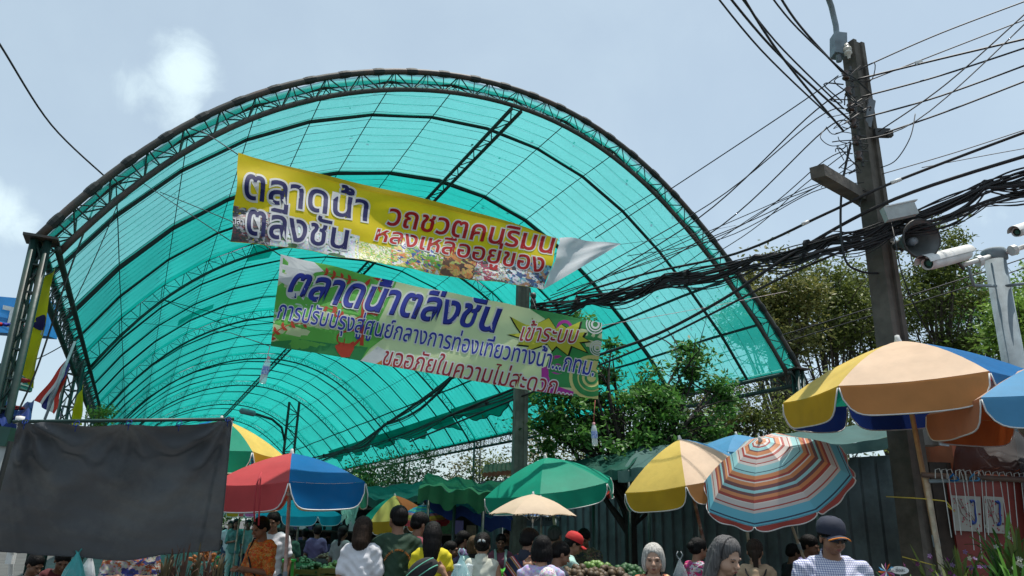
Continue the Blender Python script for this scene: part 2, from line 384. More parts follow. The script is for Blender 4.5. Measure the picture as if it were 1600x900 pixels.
for i, (x, y) in enumerate(((1330, 118), (1334, 143), (1338, 168), (1342, 193), (1346, 220), (1350, 244))):
    g = MB(); g.lathe([(0, -.05), (.035, -.05), (.045, -.035), (.025, 0), (.045, .035), (.035, .05), (0, .05)], 10, Matrix.Translation(pp(x - 9, y, 7.8))); sp = g.build('spool_insulator', mat('brown_glaze', (.09, .05, .035), .3, .1), pole, True)
    g = MB(); g.tube([pp(x + 6, y - 8, 7.85), pp(x - 9, y - 8, 7.8), pp(x - 9, y + 8, 7.8), pp(x + 6, y + 8, 7.85)], .009, 5); g.build('clevis', dark_iron, sp)
g = MB(); g.box(pp(1338, 180, 7.86), (.03, .02, 1.35), Matrix.Rotation(R(24), 3, 'Z')); g.build('rack', dark_iron, pole)
a, b = pp(1277, 268, 7.1), pp(1352, 312, 8.15); d = (b - a).normalized()
g = MB(); q = d.to_track_quat('Z', 'Y').to_matrix(); g.box((a + b) / 2, (.15, .13, (b - a).length), q); g.build('crossarm', concrete, pole)
g = MB(); g.tube([pp(1345, 305), pp(1343, 322, 7.8)], .012, 6); g.build('bolt', dark_iron, pole)
g = MB(); g.box(pp(1359, 176, 7.9), (.10, .02, .38), Matrix.Rotation(R(15), 3, 'Y') @ Matrix.Rotation(R(20), 3, 'Z')); g.build('plate', mat('grey_plate', (.16, .18, .2), .5, .1), pole)
g = MB(); g.box(pp(1378, 208, 7.85), (.18, .06, .1)); g.box(pp(1390, 210, 7.8), (.06, .06, .06)); g.build('clamp', dark_iron, pole)
g = MB(); q = Matrix.Rotation(R(-14), 3, 'Y'); g.box(pp(1405, 331, 7.35), (.345, .09, .15), q); bx = g.build('junction_box', mat('box_white', (.42, .45, .44), .5, .1, dirt=((.2, .2, .18), 6, .5)), pole)
g = MB(); g.box(pp(1405, 320, 7.35), (.36, .11, .012), q); g.build('box_lid', white_p, bx)
# street light arm clamped to the top
g = MB(); pts = [at(1311, 96, 7.9), at(1309, 70, 7.9), at(1306, 40, 7.88), at(1299, 10, 7.8), at(1288, -20, 7.6), at(1262, -48, 7.2), at(1220, -70, 6.6)]
lt = thing('street_lamp', 'curved grey street lamp arm clamped to the very top of the cable laden pole', 'street lamp', at(1311, 96, 7.9))
lo_ = at(1311, 96, 7.9); g.tube([p - lo_ for p in pts], .034, 10); g.build('arm', galv, lt, True)
g = MB(); g.box(at(1310, 72, 7.92) - lo_, (.15, .16, .3), Matrix.Rotation(.1, 3, 'Y')); g.build('bracket', galv, lt)
g = MB(); e = pts[-1] - lo_; g.lathe([(0, 0), (.09, .02), (.14, .2), (.12, .5), (0, .6)], 12, Matrix.Translation(e) @ Matrix.Rotation(R(-100), 4, 'Y') @ Matrix.Rotation(.4, 4, 'X')); g.build('lamp_head', white_p, lt, True)
# horn loudspeaker
sb = at(1398, 385, 7.8)
spk = thing('loudspeaker', 'grey horn loudspeaker bolted to the concrete utility pole', 'loudspeaker', sb)
ax = (at(1440, 370, 7.47) - at(1404, 380, 7.85)).normalized()
M_ = Matrix.Translation(at(1412, 381, 7.75) - sb) @ ax.to_track_quat('Z', 'Y').to_matrix().to_4x4() @ Matrix.Scale(1.08, 4)
horn = mat('horn_grey', (.13, .14, .14), .5, .15, 6, dirt=((.06, .055, .05), 4, .5))
g = MB(); g.lathe([(0, -.12), (.05, -.12), (.055, -.03), (.06, 0), (.09, .06), (.14, .17), (.195, .27), (.2, .28), (.19, .28), (.135, .18), (.07, .08), (.045, .06), (0, .05)], 28, M_); g.build('horn', horn, spk, True)
g = MB(); g.lathe([(.2, .268), (.208, .275), (.2, .29), (.19, .285)], 28, M_); g.build('rim', dark_iron, spk, True)
g = MB(); g.lathe([(0, .19), (.035, .18), (.045, .14), (.03, .06), (0, .05)], 16, M_); g.build('inner_horn', mat('horn_core', (.3, .33, .36), .4, .1), spk, True)
g = MB(); g.tube([at(1385, 378, 8) - sb, at(1400, 380, 7.85) - sb, at(1410, 392, 7.75) - sb], .018, 6); g.build('bracket', dark_iron, spk)

# centre pole inside the canopy and a farther one
cp = at(812, 700, 11.2); cp.z = 0
cpole = ipole('utility_pole', 'square concrete pole standing in the lane behind the two banners', cp, 5.95, .215, .18, R(10), concrete2)
for k in range(3):
    g = MB(); M_ = Matrix.Translation(at(833, 462 + 9 * k, 11.1) - cp); g.lathe([(0, -.04), (.04, -.04), (.05, 0), (.04, .04), (0, .04)], 10, M_); g.build('spool_insulator', dark_iron, cpole, True)
g = MB(); g.tube([at(828, 450, 11.1) - cp, at(834, 490, 11.1) - cp], .012, 5); g.build('rack', dark_iron, cpole)
fp = at(452, 700, 21); fp.z = 0
t = thing('lamp_post', 'dark green lattice lamp post with a long arm under the far vault', 'street lamp', fp)
g = MB(); L1 = [Vector((-.14, 0, z)) for z in np.linspace(0, 4.75, 15)]; L2 = [Vector((.14, 0, z)) for z in np.linspace(0, 4.75, 15)]
g.tube(L1, .04, 6); g.tube(L2, .04, 6); g.build('mast', green_steel, t); g = MB(); lattice(g, L1, L2, .015, 4); g.build('lattice', green_steel, t)
arm = [at(445, 690, 21) - fp, at(440, 668, 20.9) - fp, at(425, 655, 20.6) - fp, at(400, 647, 20.2) - fp]
g = MB(); g.tube(arm, .035, 6); g.build('arm', green_steel, t, True)
g = MB(); a = arm[-1]; b = at(374, 641, 20) - fp; g.tube([a, a.lerp(b, .1), a.lerp(b, .9), b], [.03, .08, .08, .03], 8); g.build('lamp_head', galv, t, True)

# camera mast at the right edge
cb = at(1580, 545, 8.5); cb.z = 0
cm = thing('camera_mast', 'thick galvanised steel mast holding security cameras at the right edge', 'pole', cb)
top = at(1556, 392, 8.5); zt = top.z
g = MB(); g.tube([(0, 0, 0), (0, 0, zt)], [.13, .115], 20); g.build('mast', galv, cm, True)
g = MB(); g.lathe([(.118, zt - .13), (.14, zt - .12), (.14, zt - .01), (.125, zt + .01), (0, zt + .02)], 20); g.build('collar', galv, cm, True)
def cpt(px, py, Y): return at(px, py, Y) - cb
g = MB(); g.tube([cpt(1548, 400, 8.45), cpt(1505, 414, 8.0)], .026, 8); g.tube([cpt(1563, 398, 8.45), cpt(1640, 372, 8.1)], .03, 8); g.build('arm', white_p, cm, True)
for (x, y, Y) in ((1530, 408, 8.25), (1583, 391, 8.3)):
    g = MB(); g.tube([cpt(x - 3, y + 1, Y), cpt(x + 3, y - 1, Y)], .065, 10); g.build('flange', white_p, cm)
g = MB(); g.tube([cpt(1556, 447, 8.4), cpt(1522, 446, 8.2), cpt(1518, 436, 8.15), cpt(1514, 418, 8.1)], .018, 7); g.tube([cpt(1570, 447, 8.4), cpt(1640, 438, 8.2)], .018, 7); g.build('conduit', galv, cm, True)
def cctv(a, b, label, r=.075):
    base = b.copy(); t = thing('security_camera', label, 'security camera', base)
    ax = (a - b).normalized(); L = (a - b).length; Q = ax.to_track_quat('Z', 'Y').to_matrix().to_4x4()
    g = MB(); n = 16; prof_ = [(.5, 0), (.85, .02 * L), (1, .1 * L), (1, .9 * L), (.92, L), (.8, L), (.8, .93 * L)]
    g.lathe([(q * r, z) for q, z in prof_], n, Q); g.build('housing', white_p, t, True)
    g = MB(); up = Vector((0, 0, 1)); side = ax.cross(up).normalized(); uu = side.cross(ax).normalized()
    g.grid(lambda u, v: ax * (L * (-.02 + 1.12 * v)) + (side * math.cos(PI * u) + uu * math.sin(PI * u)) * r * 1.13 + uu * .012, 10, 4); g.grid(lambda u, v: ax * (L * (-.02 + 1.12 * v)) + (side * math.cos(PI * u) + uu * math.sin(PI * u)) * r * 1.2 + uu * .012, 10, 4); g.build('sunshield', white_p, t, True)
    g = MB(); g.lathe([(0, .95 * L), (.8 * r, .95 * L)], n, Q); gl = g.build('window', mat('dark_glass', (.01, .03, .025), .08, 0), t)
    g = MB(); g.lathe([(0, .965 * L), (.4 * r, .965 * L), (.42 * r, .952 * L)], 12, Q); g.build('lens', mat('lens', (.02, .12, .09), .1, 0), gl)
    g = MB(); g.tube([-uu * r + ax * L * .3, -uu * (r + .08) + ax * L * .22], .02, 6); g.build('bracket', dark_iron, t)
cctv(at(1449, 412, 7.5), at(1512, 396, 8.0), 'white box security camera with a dark window, aimed left from the steel mast')
cctv(at(1588, 363, 8.0), at(1622, 352, 8.2), 'white security camera cut off by the right edge of the view', .06)

# ---------------------------------------------------------------- cables
def spline(P, n=10):
    P = [Vector(p) for p in P]; out = []
    for i in range(len(P) - 1):
        p0 = P[max(i - 1, 0)]; p1 = P[i]; p2 = P[i + 1]; p3 = P[min(i + 2, len(P) - 1)]
        for k in range(n):
            t = k / n; out.append(.5 * ((2 * p1) + (p2 - p0) * t + (2 * p0 - 5 * p1 + 4 * p2 - p3) * t * t + (3 * p1 - p0 - 3 * p2 + p3) * t ** 3))
    out.append(P[-1]); return out
def cable(pts, r, label, group=None, m=None, name='cable'):
    g = MB(); g.tube(spline([at(*p) for p in pts], 8), r, 5); o = g.build(name, m or cable_m, None, True); return tag(o, label, 'cable', group)
RT = [((1345, 107, 7.9), (1470, 52, 7.6), (1640, -12, 7.2), .009, 'thin black cable, uppermost of those running right from the pole top'),
      ((1352, 128, 7.9), (1480, 78, 7.6), (1640, 16, 7.2), .008, 'thin black cable, second from the top on the right of the pole'),
      ((1340, 124, 7.85), (1470, 92, 7.5), (1640, 52, 7.0), .013, 'grey sleeved cable carrying a small white tag right of the pole'),
      ((1345, 152, 7.85), (1470, 118, 7.5), (1640, 62, 7.0), .011, 'black cable, fourth from the top on the right of the pole'),
      ((1350, 184, 7.85), (1470, 150, 7.5), (1640, 88, 7.0), .011, 'black cable, fifth from the top on the right of the pole'),
      ((1382, 208, 7.8), (1480, 174, 7.5), (1640, 112, 7.0), .011, 'grey sleeved cable leaving the clamp on the right of the pole'),
      ((1378, 272, 7.9), (1500, 236, 7.6), (1640, 190, 7.3), .006, 'single thin wire just above the two thick cables right of the pole'),
      ((1440, 262, 7.9), (1540, 243, 7.6), (1640, 225, 7.3), .005, 'hair thin wire crossing between the two thick cables at right'),
      ((1440, 350, 7.7), (1520, 330, 7.5), (1640, 270, 7.2), .007, 'thin wire drooping just under the cable bundle right of the pole'),
      ((1372, 206, 7.7), (1480, 130, 7.4), (1620, 5, 7.0), .008, 'steep black wire climbing to the upper right, upper one of two'),
      ((1300, 222, 7.7), (1430, 190, 7.4), (1630, 10, 7.0), .007, 'steep black wire climbing to the upper right, lower one of two')]
for a, b, c, r, lab in RT: cable([a, b, c], r, lab, 'cables running right from the utility pole')
o = MB(); o.box(at(1436, 98, 7.6), (.09, .015, .05), Matrix.Rotation(R(-18), 3, 'Y')); tag(o.build('cable_tag', white_p), 'small white tag clipped on a cable right of the pole', 'tag')
UL = [(1078, -60, 5.6), (1096, -60, 5.6), (1118, -60, 5.6), (1128, -60, 5.5), (1160, -70, 5.6), (1182, -70, 5.6)]
UE = [(1312, 196, 7.8), (1330, 190, 7.8), (1318, 170, 7.8), (1318, 205, 7.8), (1325, 118, 7.8), (1315, 112, 7.8)]
for i, (a, b) in enumerate(zip(UL, UE)):
    mid = ((a[0] + b[0]) / 2 - 6, (a[1] + b[1]) / 2 + 10, (a[2] + b[2]) / 2)
    cable([a, mid, b], .010 + .003 * (i % 2), ['outermost', 'second', 'third', 'fourth', 'fifth', 'innermost'][i] + ' of the black cables fanning up and left from the pole top', 'cables fanning up from the pole')
LL = [((1310, 118), (1240, 168), (1065, 284), (930, 372), .008), ((1320, 140), (1260, 185), (1090, 342), (860, 480), .009), ((1325, 170), (1275, 186), (1110, 318), (870, 455), .008),
      ((1330, 195), (1290, 202), (1128, 352), (930, 470), .009), ((1332, 240), (1290, 250), (1140, 362), (860, 462), .007), ((1340, 265), (1290, 285), (1150, 355), (850, 470), .007),
      ((1350, 285), (1270, 300), (1130, 372), (980, 400), .006), ((1355, 300), (1290, 285), (1180, 330), (900, 452), .006), ((1330, 232), (1255, 290), (1160, 370), (990, 470), .006), ((1345, 248), (1280, 290), (1190, 330), (1060, 420), .006)]
OR = ['uppermost', 'second', 'third', 'fourth', 'fifth', 'sixth', 'seventh', 'eighth', 'ninth', 'lowest']
for i, (a, b, c, d, r) in enumerate(LL):
    cable([(*a, 7.85), (*b, 8.2), (*c, 9.3), (*d, 10.3)], r, OR[i] + ' of the thin wires descending left from the pole across the net', 'wires descending left from the pole')
cable([(1640, 192, 6.9), (1400, 283, 7.55), (1290, 334, 7.9), (1150, 396, 8.9), (1000, 430, 10.2), (838, 478, 11.1)], .017, 'thick black cable with a white sleeve, just above the tangled bundle')
cable([(1640, 232, 6.9), (1400, 310, 7.6), (1240, 395, 8.3), (1130, 467, 8.9), (1020, 525, 9.6), (900, 568, 10.4), (700, 650, 13)], .021, 'thick black cable sagging below the bundle across the net, upper of the pair')
cable([(1640, 262, 6.9), (1420, 350, 7.6), (1240, 425, 8.3), (1120, 486, 8.9), (1010, 540, 9.6), (900, 585, 10.4), (640, 690, 13)], .015, 'thick black cable sagging below the bundle across the net, lower of the pair')
for (x0, y0, x1, y1, Y) in ((1312, 342 - 18, 1296, 331, 7.86), (1254, 348, 1262, 344, 8.05)):
    pass
for k, (a, b) in enumerate((((1392, 286, 7.57), (1408, 280, 7.53)), ((1253, 351, 8.08), (1264, 346, 8.05)))):
    g = MB(); g.tube([at(*a), at(*b)], .022, 8); tag(g.build('cable_sleeve', white_p, None, True), ['white sleeve on the thick cable just right of the pole', 'white sleeve on the thick cable left of the pole'][k], 'sleeve')
def bundle(pts, n, spread, r, label, seed):
    rr = random.Random(seed); base = at(*pts[0]); t = thing('cable_bundle', label, 'cable bundle', base)
    C = spline([at(*p) for p in pts], 12)
    for k in range(n):
        ph = rr.random() * 6.28; sp = spread * rr.uniform(.2, 1.15); fr = rr.uniform(.1, .6); sag = rr.random() ** 3 * .22
        P = []
        for i, c in enumerate(C):
            th = ph + i * fr * .3
            P.append(c + Vector((.2 * math.cos(th), .3 * math.cos(th), math.sin(th))) * sp * (1 + .25 * math.sin(i * .7 + ph)) - Vector((0, 0, sag * abs(math.sin(i * PI / 12)))) - base)
        g = MB(); g.tube(P, r * rr.uniform(.6, 1.3), 4); g.build('strand', cable_m, t, True)
    g = MB()
    for i in range(6, len(C), 17):
        d = (C[min(i + 1, len(C) - 1)] - C[i - 1]).normalized() * .02; g = MB(); g.tube([C[i] - d - base, C[i] + d - base], spread * .95, 8); g.build('tie', cable_m, t)
bundle([(1660, 252, 6.8), (1540, 292, 7.2), (1400, 345, 7.6), (1300, 372, 7.9), (1180, 404, 8.8), (1040, 436, 9.8), (920, 468, 10.6), (830, 478, 11.1)], 24, .068, .0105, 'thick tangled bundle of black cables slung from pole to pole in front of the arch', 4)
bundle([(1660, 282, 6.9), (1540, 318, 7.2), (1400, 362, 7.6), (1290, 392, 7.9), (1180, 418, 8.8), (1040, 446, 9.8), (900, 462, 10.8)], 9, .04, .011, 'looser black cable bundle hanging just under the thick one', 9)
bundle([(826, 480, 11.2), (705, 590, 14), (600, 665, 18), (540, 702, 22), (455, 722, 30)], 12, .05, .013, 'black cable bundle running deep under the vault from the middle pole', 5)
bundle([(815, 612, 11.3), (700, 650, 15), (600, 690, 20), (500, 716, 28)], 6, .04, .012, 'lower black cable bundle under the vault, behind the green banner', 6)
cable([(1329, 225, 7.8), (1316, 290, 7.8), (1314, 360, 7.75), (1322, 408, 7.75), (1345, 424, 7.8), (1372, 427, 7.9)], .014, 'heavy black cable drooping in a loop left of the pole')
cable([(1392, 345, 7.6), (1398, 372, 7.4), (1410, 430, 7.4), (1440, 500, 7.6), (1475, 560, 8.2)], .007, 'thin twisted wire hanging from the pole in front of the horn')
cable([(1376, 262, 7.7), (1400, 250, 7.4), (1422, 215, 7.3), (1430, 178, 7.4)], .006, 'short slack wire curling up right of the pole')
cable([(1290, 200, 7.8), (1282, 215, 7.7), (1300, 228, 7.7), (1330, 222, 7.8)], .005, 'little wire loop left of the pole beside the insulators')
cable([(-40, 10, 6), (0, 70, 6.6), (80, 195, 8.2), (165, 277, 9.2)], .012, 'lone black cable dropping from the upper left corner to the arch')
cable([(165, 277, 9.2), (110, 420, 8.9), (60, 570, 8.6), (30, 640, 8.4)], .011, 'black cable running down in front of the left end of the arch')
cable([(205, 268, 9.4), (150, 400, 9), (95, 515, 8.8)], .006, 'thin wire running down beside the left end of the arch')
cable([(-30, 588, 12), (60, 560, 12), (130, 520, 13)], .009, 'thin wire crossing low behind the left steel post')
cable([(1640, 390, 14), (1500, 437, 14), (1300, 500, 15), (1100, 560, 17)], .012, 'thin cable crossing in front of the far trees, upper of two')
cable([(1640, 405, 14), (1500, 452, 14), (1300, 512, 15), (1100, 575, 17)], .012, 'thin cable crossing in front of the far trees, lower of two')
g = MB(); rr = random.Random(2)
for k in range(16):
    x0 = 1318 + rr.uniform(-8, 25); y0 = 110 + k * 11; P = [(x0, y0, 7.75)]
    for j in range(4): P.append((x0 + rr.uniform(-32, 28), y0 + rr.uniform(-14, 28), 7.65 + rr.random() * .1))
    g.tube([p - pb for p in spline([at(*p) for p in P], 5)], rr.uniform(.004, .009), 4)
g.build('wire_tangle', cable_m, pole, kind='stuff')

# ---------------------------------------------------------------- banners
def proj_np(P):
    P = np.asarray(P, float).copy(); P[:, 2] -= CZ
    r_, u_, f_ = np.array(_rt), np.array(_up), np.array(_f); w_ = P @ f_
    return np.stack([800 + F * (P @ r_) / w_, 450 - F * (P @ u_) / w_], 1)
class Banner:
    def __init__(s, corners, wrinkle, label, W, base=None):
        s.c = [np.array(at(*c)) for c in corners]  # tl tr br bl
        s.W = W; s.wr = wrinkle
        n = np.cross(s.c[1] - s.c[0], s.c[3] - s.c[0]); n /= np.linalg.norm(n)
        if n @ (s.c[0] - np.array([0, 0, CZ])) > 0: n = -n
        s.n = n; s.t = thing('banner', label, 'banner', Vector(s.c[3])); s.o = s.c[3]
    def P(s, u, v):
        u = np.asarray(u, float)[:, None]; v = np.asarray(v, float)[:, None]
        a = s.c[0] * (1 - u) + s.c[1] * u; b = s.c[3] * (1 - u) + s.c[2] * u
        return b * (1 - v) + a * v + s.n * s.wr(u, v)
    def inv(s, px):
        px = np.asarray(px, float); u = np.full(len(px), .5); v = np.full(len(px), .5); e = 1e-3
        for _ in range(14):
            q = proj_np(s.P(u, v)); qu = (proj_np(s.P(u + e, v)) - q) / e; qv = (proj_np(s.P(u, v + e)) - q) / e
            r = px - q; det = qu[:, 0] * qv[:, 1] - qu[:, 1] * qv[:, 0]
            u = u + np.clip((r[:, 0] * qv[:, 1] - r[:, 1] * qv[:, 0]) / det, -.4, .4); v = v + np.clip((qu[:, 0] * r[:, 1] - qu[:, 1] * r[:, 0]) / det, -.4, .4)
        return np.stack([u, v], 1)
    def sheet(s, name, m, uv=(0, 1, 0, 1), layer=0, nu=60, nv=14):
        g = MB(); U, V = np.meshgrid(np.linspace(uv[0], uv[1], nu + 1), np.linspace(uv[2], uv[3], nv + 1)); Q = s.P(U.ravel(), V.ravel()) + s.n * layer * .0016 - s.o
        g.add([tuple(q) for q in Q], [(j * (nu + 1) + i, j * (nu + 1) + i + 1, (j + 1) * (nu + 1) + i + 1, (j + 1) * (nu + 1) + i) for j in range(nv) for i in range(nu)])
        return g.build(name, m, s.t, True)
    def flat(s, name, m, verts, faces, layer, isl=None, px=True, kind=None, du=40, dv=8):
        uv = s.inv(verts) if px else np.asarray(verts, float)
        bm = bmesh.new(); z = isl if isl is not None else np.zeros(len(uv))
        vs = [bm.verts.new((a[0], a[1], zz)) for a, zz in zip(uv, z)]
        for f in faces:
            try: bm.faces.new([vs[i] for i in f])
            except ValueError: pass
        for co, no_ in (((0, 0, 0), (-1, 0, 0)), ((1, 0, 0), (1, 0, 0)), ((0, 0, 0), (0, -1, 0)), ((0, 1, 0), (0, 1, 0))):
            bmesh.ops.bisect_plane(bm, geom=bm.verts[:] + bm.edges[:] + bm.faces[:], plane_co=co, plane_no=no_, clear_outer=True)
        if len(bm.verts) == 0: bm.free(); return None
        us = [v.co.x for v in bm.verts]; wv = [v.co.y for v in bm.verts]
        for k in range(1, du):
            if min(us) < k / du < max(us): bmesh.ops.bisect_plane(bm, geom=bm.verts[:] + bm.edges[:] + bm.faces[:], plane_co=(k / du, 0, 0), plane_no=(1, 0, 0))
        for k in range(1, dv):
            if min(wv) < k / dv < max(wv): bmesh.ops.bisect_plane(bm, geom=bm.verts[:] + bm.edges[:] + bm.faces[:], plane_co=(0, k / dv, 0), plane_no=(0, 1, 0))
        U = np.array([v.co.x for v in bm.verts]); V = np.array([v.co.y for v in bm.verts]); Z = np.array([v.co.z for v in bm.verts])
        Q = s.P(U, V) + s.n * (layer * .0016 + Z * .00025)[:, None] - s.o
        for v, q in zip(bm.verts, Q): v.co = q
        me = bpy.data.meshes.new(name); bm.to_mesh(me); bm.free(); me.materials.append(m)
        return link(name, me, s.t, kind=kind)
    def poly(s, name, m, pts, layer):
        from mathutils.geometry import tessellate_polygon
        t = tessellate_polygon([[Vector((p[0], p[1], 0)) for p in pts]]); return s.flat(name, m, pts, t, layer)
    def disc(s, name, m, c, r, layer, r_in=0, sy=1.0, a0=0, a1=2 * PI, n=36):
        vs = []; fs = []
        for i in range(n + 1):
            a = a0 + (a1 - a0) * i / n
            vs += [(c[0] + r * math.cos(a), c[1] + r * sy * math.sin(a)), (c[0] + r_in * math.cos(a), c[1] + r_in * sy * math.sin(a))]
        for i in range(n): fs.append((2 * i, 2 * i + 2, 2 * i + 3, 2 * i + 1) if r_in > 0 else (2 * i, 2 * i + 2, 2 * i + 1))
        return s.flat(name, m, vs, fs, layer)
    def stroke(s, name, m, pts, w, layer):
        P = np.array([tuple(p)[:2] for p in spline([Vector((x, y, 0)) for x, y in pts], 8)]); T = np.gradient(P, axis=0); T /= np.linalg.norm(T, axis=1)[:, None] + 1e-9; Nn = np.stack([-T[:, 1], T[:, 0]], 1)
        k = len(P); ww = np.array([w * (1 - .75 * i / k) if isinstance(w, (int, float)) else w[0] + (w[1] - w[0]) * i / k for i in range(k)])[:, None]
        V = np.concatenate([P + Nn * ww / 2, P - Nn * ww / 2]); return s.flat(name, m, V, [(i, i + 1, k + i + 1, k + i) for i in range(k - 1)], layer)
    def text(s, body, quad, m, mo, bold=.02, outl=.05, layer=4, shear=0., name='lettering', shade=None):
        q = [np.array(a, float) for a in quad]; bb = None
        for off, mm, ly, nm in ((bold, m, layer + 1, name), (outl, mo, layer, 'letter_outline')) + (((bold + .012, shade, layer + .5, 'letter_shadow'),) if shade else ()):
            c = bpy.data.curves.new('t', 'FONT'); c.body = body; c.shear = shear; c.offset = off; c.resolution_u = 3
            o = bpy.data.objects.new('t', c); COL.objects.link(o)
            bpy.context.view_layer.update(); dg = bpy.context.evaluated_depsgraph_get()
            me = bpy.data.meshes.new_from_object(o.evaluated_get(dg)); bpy.data.objects.remove(o)
            V = np.array([v.co[:2] for v in me.vertices]); Fc = [tuple(p.vertices) for p in me.polygons]
            par = list(range(len(V)))
            def find(a):
                while par[a] != a: par[a] = par[par[a]]; a = par[a]
                return a
            for f_ in Fc:
                for b_ in f_[1:]: par[find(b_)] = find(f_[0])
            ids = {}; z = np.array([ids.setdefault(find(i), len(ids)) % 5 for i in range(len(V))], float)
            bpy.data.meshes.remove(me)
            if bb is None: bb = (V[:, 0].min(), V[:, 0].max(), V[:, 1].min(), V[:, 1].max())
            U = (V[:, 0] - bb[0]) / (bb[1] - bb[0]); W_ = (V[:, 1] - bb[2]) / (bb[3] - bb[2])
            px = (q[0] * (1 - U[:, None]) + q[1] * U[:, None]) * W_[:, None] + (q[3] * (1 - U[:, None]) + q[2] * U[:, None]) * (1 - W_[:, None])
            if nm == 'letter_shadow': px = px + np.array([.9, 1.0])
            s.flat(nm, mm, px, Fc, ly, z, kind=None)
def vinyl(name, col, **k): return mat(name, col, .62, k.pop('var', .05), k.pop('scale', 3), transl=k.pop('transl', .3), spec=.2, **k)
yel = vinyl('vinyl_yellow', (.82, .62, .015), transl=.45); yel2 = vinyl('vinyl_yellow_back', (.55, .40, .01)); navy = vinyl('ink_navy', (.018, .022, .12)); red = vinyl('ink_red', (.42, .012, .015)); wht = vinyl('vinyl_white', (.66, .68, .70))
def collage(name, cols, scale, seed):
    m = bpy.data.materials.new(name); m.use_nodes = True; nt = m.node_tree; nt.nodes.clear(); out = N(nt, 'ShaderNodeOutputMaterial'); b = N(nt, 'ShaderNodeBsdfPrincipled'); b.inputs['Roughness'].default_value = .45
    tcn = N(nt, 'ShaderNodeTexCoord'); mp = N(nt, 'ShaderNodeMapping'); mp.inputs['Location'].default_value = (seed, seed * .7, 0); mp.inputs['Scale'].default_value = (1, 1, 1.7); nt.links.new(tcn.outputs['Object'], mp.inputs[0])
    nn = N(nt, 'ShaderNodeTexNoise'); nn.inputs['Scale'].default_value = scale * .8; nn.inputs['Detail'].default_value = 4; nt.links.new(mp.outputs[0], nn.inputs['Vector'])
    ml = N(nt, 'ShaderNodeVectorMath', operation='MULTIPLY_ADD'); nt.links.new(nn.outputs['Color'], ml.inputs[0]); ml.inputs[1].default_value = (.35, .35, .35); nt.links.new(mp.outputs[0], ml.inputs[2])
    v = N(nt, 'ShaderNodeTexVoronoi'); v.inputs['Scale'].default_value = scale; nt.links.new(ml.outputs[0], v.inputs['Vector'])
    sp = N(nt, 'ShaderNodeSeparateColor'); nt.links.new(v.outputs['Color'], sp.inputs[0])
    cr = N(nt, 'ShaderNodeValToRGB'); cr.color_ramp.interpolation = 'CONSTANT'
    for i, c in enumerate(cols):
        e = cr.color_ramp.elements[0] if i == 0 else cr.color_ramp.elements.new(i / len(cols)) if i > 1 or len(cr.color_ramp.elements) < 2 else cr.color_ramp.elements[1]
        e.position = i / len(cols); e.color = (*c, 1)
    nt.links.new(sp.outputs[0], cr.inputs['Fac']); n2 = N(nt, 'ShaderNodeTexNoise'); n2.inputs['Scale'].default_value = 40; nt.links.new(tcn.outputs['Object'], n2.inputs['Vector'])
    mx = N(nt, 'ShaderNodeMix', data_type='RGBA', blend_type='OVERLAY'); mx.inputs['Factor'].default_value = .8; nt.links.new(cr.outputs[0], mx.inputs['A']); nt.links.new(n2.outputs['Color'], mx.inputs['B'])
    nt.links.new(mx.outputs['Result'], b.inputs['Base Color']); nt.links.new(b.outputs[0], out.inputs[0]); return m
W1 = lambda u, v: .012 * np.sin(u * 41 + v * 3) * (1 - v) ** 2 + .012 * np.sin(v * 11 + u * 9) + .045 * np.sin(u * 7 + v * 2.5) * (1 - .3 * u) + .018 * np.sin(u * 17 - v * 6) * (1 - v * .5) + .03 * np.sin(PI * u) * np.cos(v * 5) + .02 * np.exp(-u * 6) * np.sin(v * 14 - u * 30)
b1 = Banner([(370, 241, 6.85), (872, 373, 9.7), (848, 453, 9.4), (360, 378, 6.75)], W1, 'yellow banner with blue and red Thai lettering over a strip of market photos', 4.3)
b1.sheet('sheet', yel)
g = MB()
def fold(u, v): return Vector(b1.P([u], [.99 + v * .085 * math.sin(PI * min(1, u * 1.02)) ** .7])[0] - b1.n * .012 - b1.o)
g.grid(fold, 60, 2); g.build('folded_edge', yel2, b1.t, True)
strips = [(0, .095, .40, [(.02, .035, .03), (.05, .05, .05), (.3, .3, .3), (.02, .02, .03), (.16, .04, .04)], 14), (.09, .33, .33, [(.55, .58, .6), (.5, .53, .55), (.06, .14, .05), (.6, .62, .64), (.45, .5, .5)], 9),
          (.32, .43, .27, [(.6, .55, .12), (.12, .25, .05), (.65, .62, .4), (.25, .4, .06), (.7, .7, .6)], 22), (.43, .60, .42, [(.65, .65, .6), (.1, .3, .03), (.55, .45, .12), (.6, .16, .03), (.2, .35, .05), (.02, .06, .25)], 14),
          (.60, .72, .42, [(.06, .02, .01), (.45, .16, .03), (.5, .3, .08), (.12, .05, .02), (.35, .4, .1)], 9), (.72, .83, .34, [(.35, .4, .4), (.05, .08, .06), (.45, .3, .1), (.3, .02, .06), (.6, .6, .55)], 15),
          (.83, 1.0, .42, [(.55, .6, .6), (.04, .08, .2), (.6, .62, .65), (.1, .35, .45), (.4, .22, .12), (.02, .02, .03)], 11)]
for i, (u0, u1, h, cols, sc) in enumerate(strips):
    b1.sheet('printed_photo', collage('photo_%d' % i, cols, sc, i * 3.1), (u0, u1, 0.004, h), 1 + i * .1, max(4, int((u1 - u0) * 60)), 6)
b1.text('ตลาดน้ำ', [(384, 251), (578, 299), (573, 347), (380, 311)], navy, wht, .012, .06)
b1.text('ตลิ่งชัน', [(388, 306), (548, 345), (541, 391), (384, 367)], navy, wht, .012, .06)
b1.text('วถชวตคนริมน', [(608, 318), (869, 366), (864, 398), (603, 352)], red, wht, .014, .055, shear=.1)
b1.text('หลงเหลืออยู่ของ', [(589, 348), (853, 392), (847, 438), (583, 384)], red, wht, .014, .055, shear=.1)
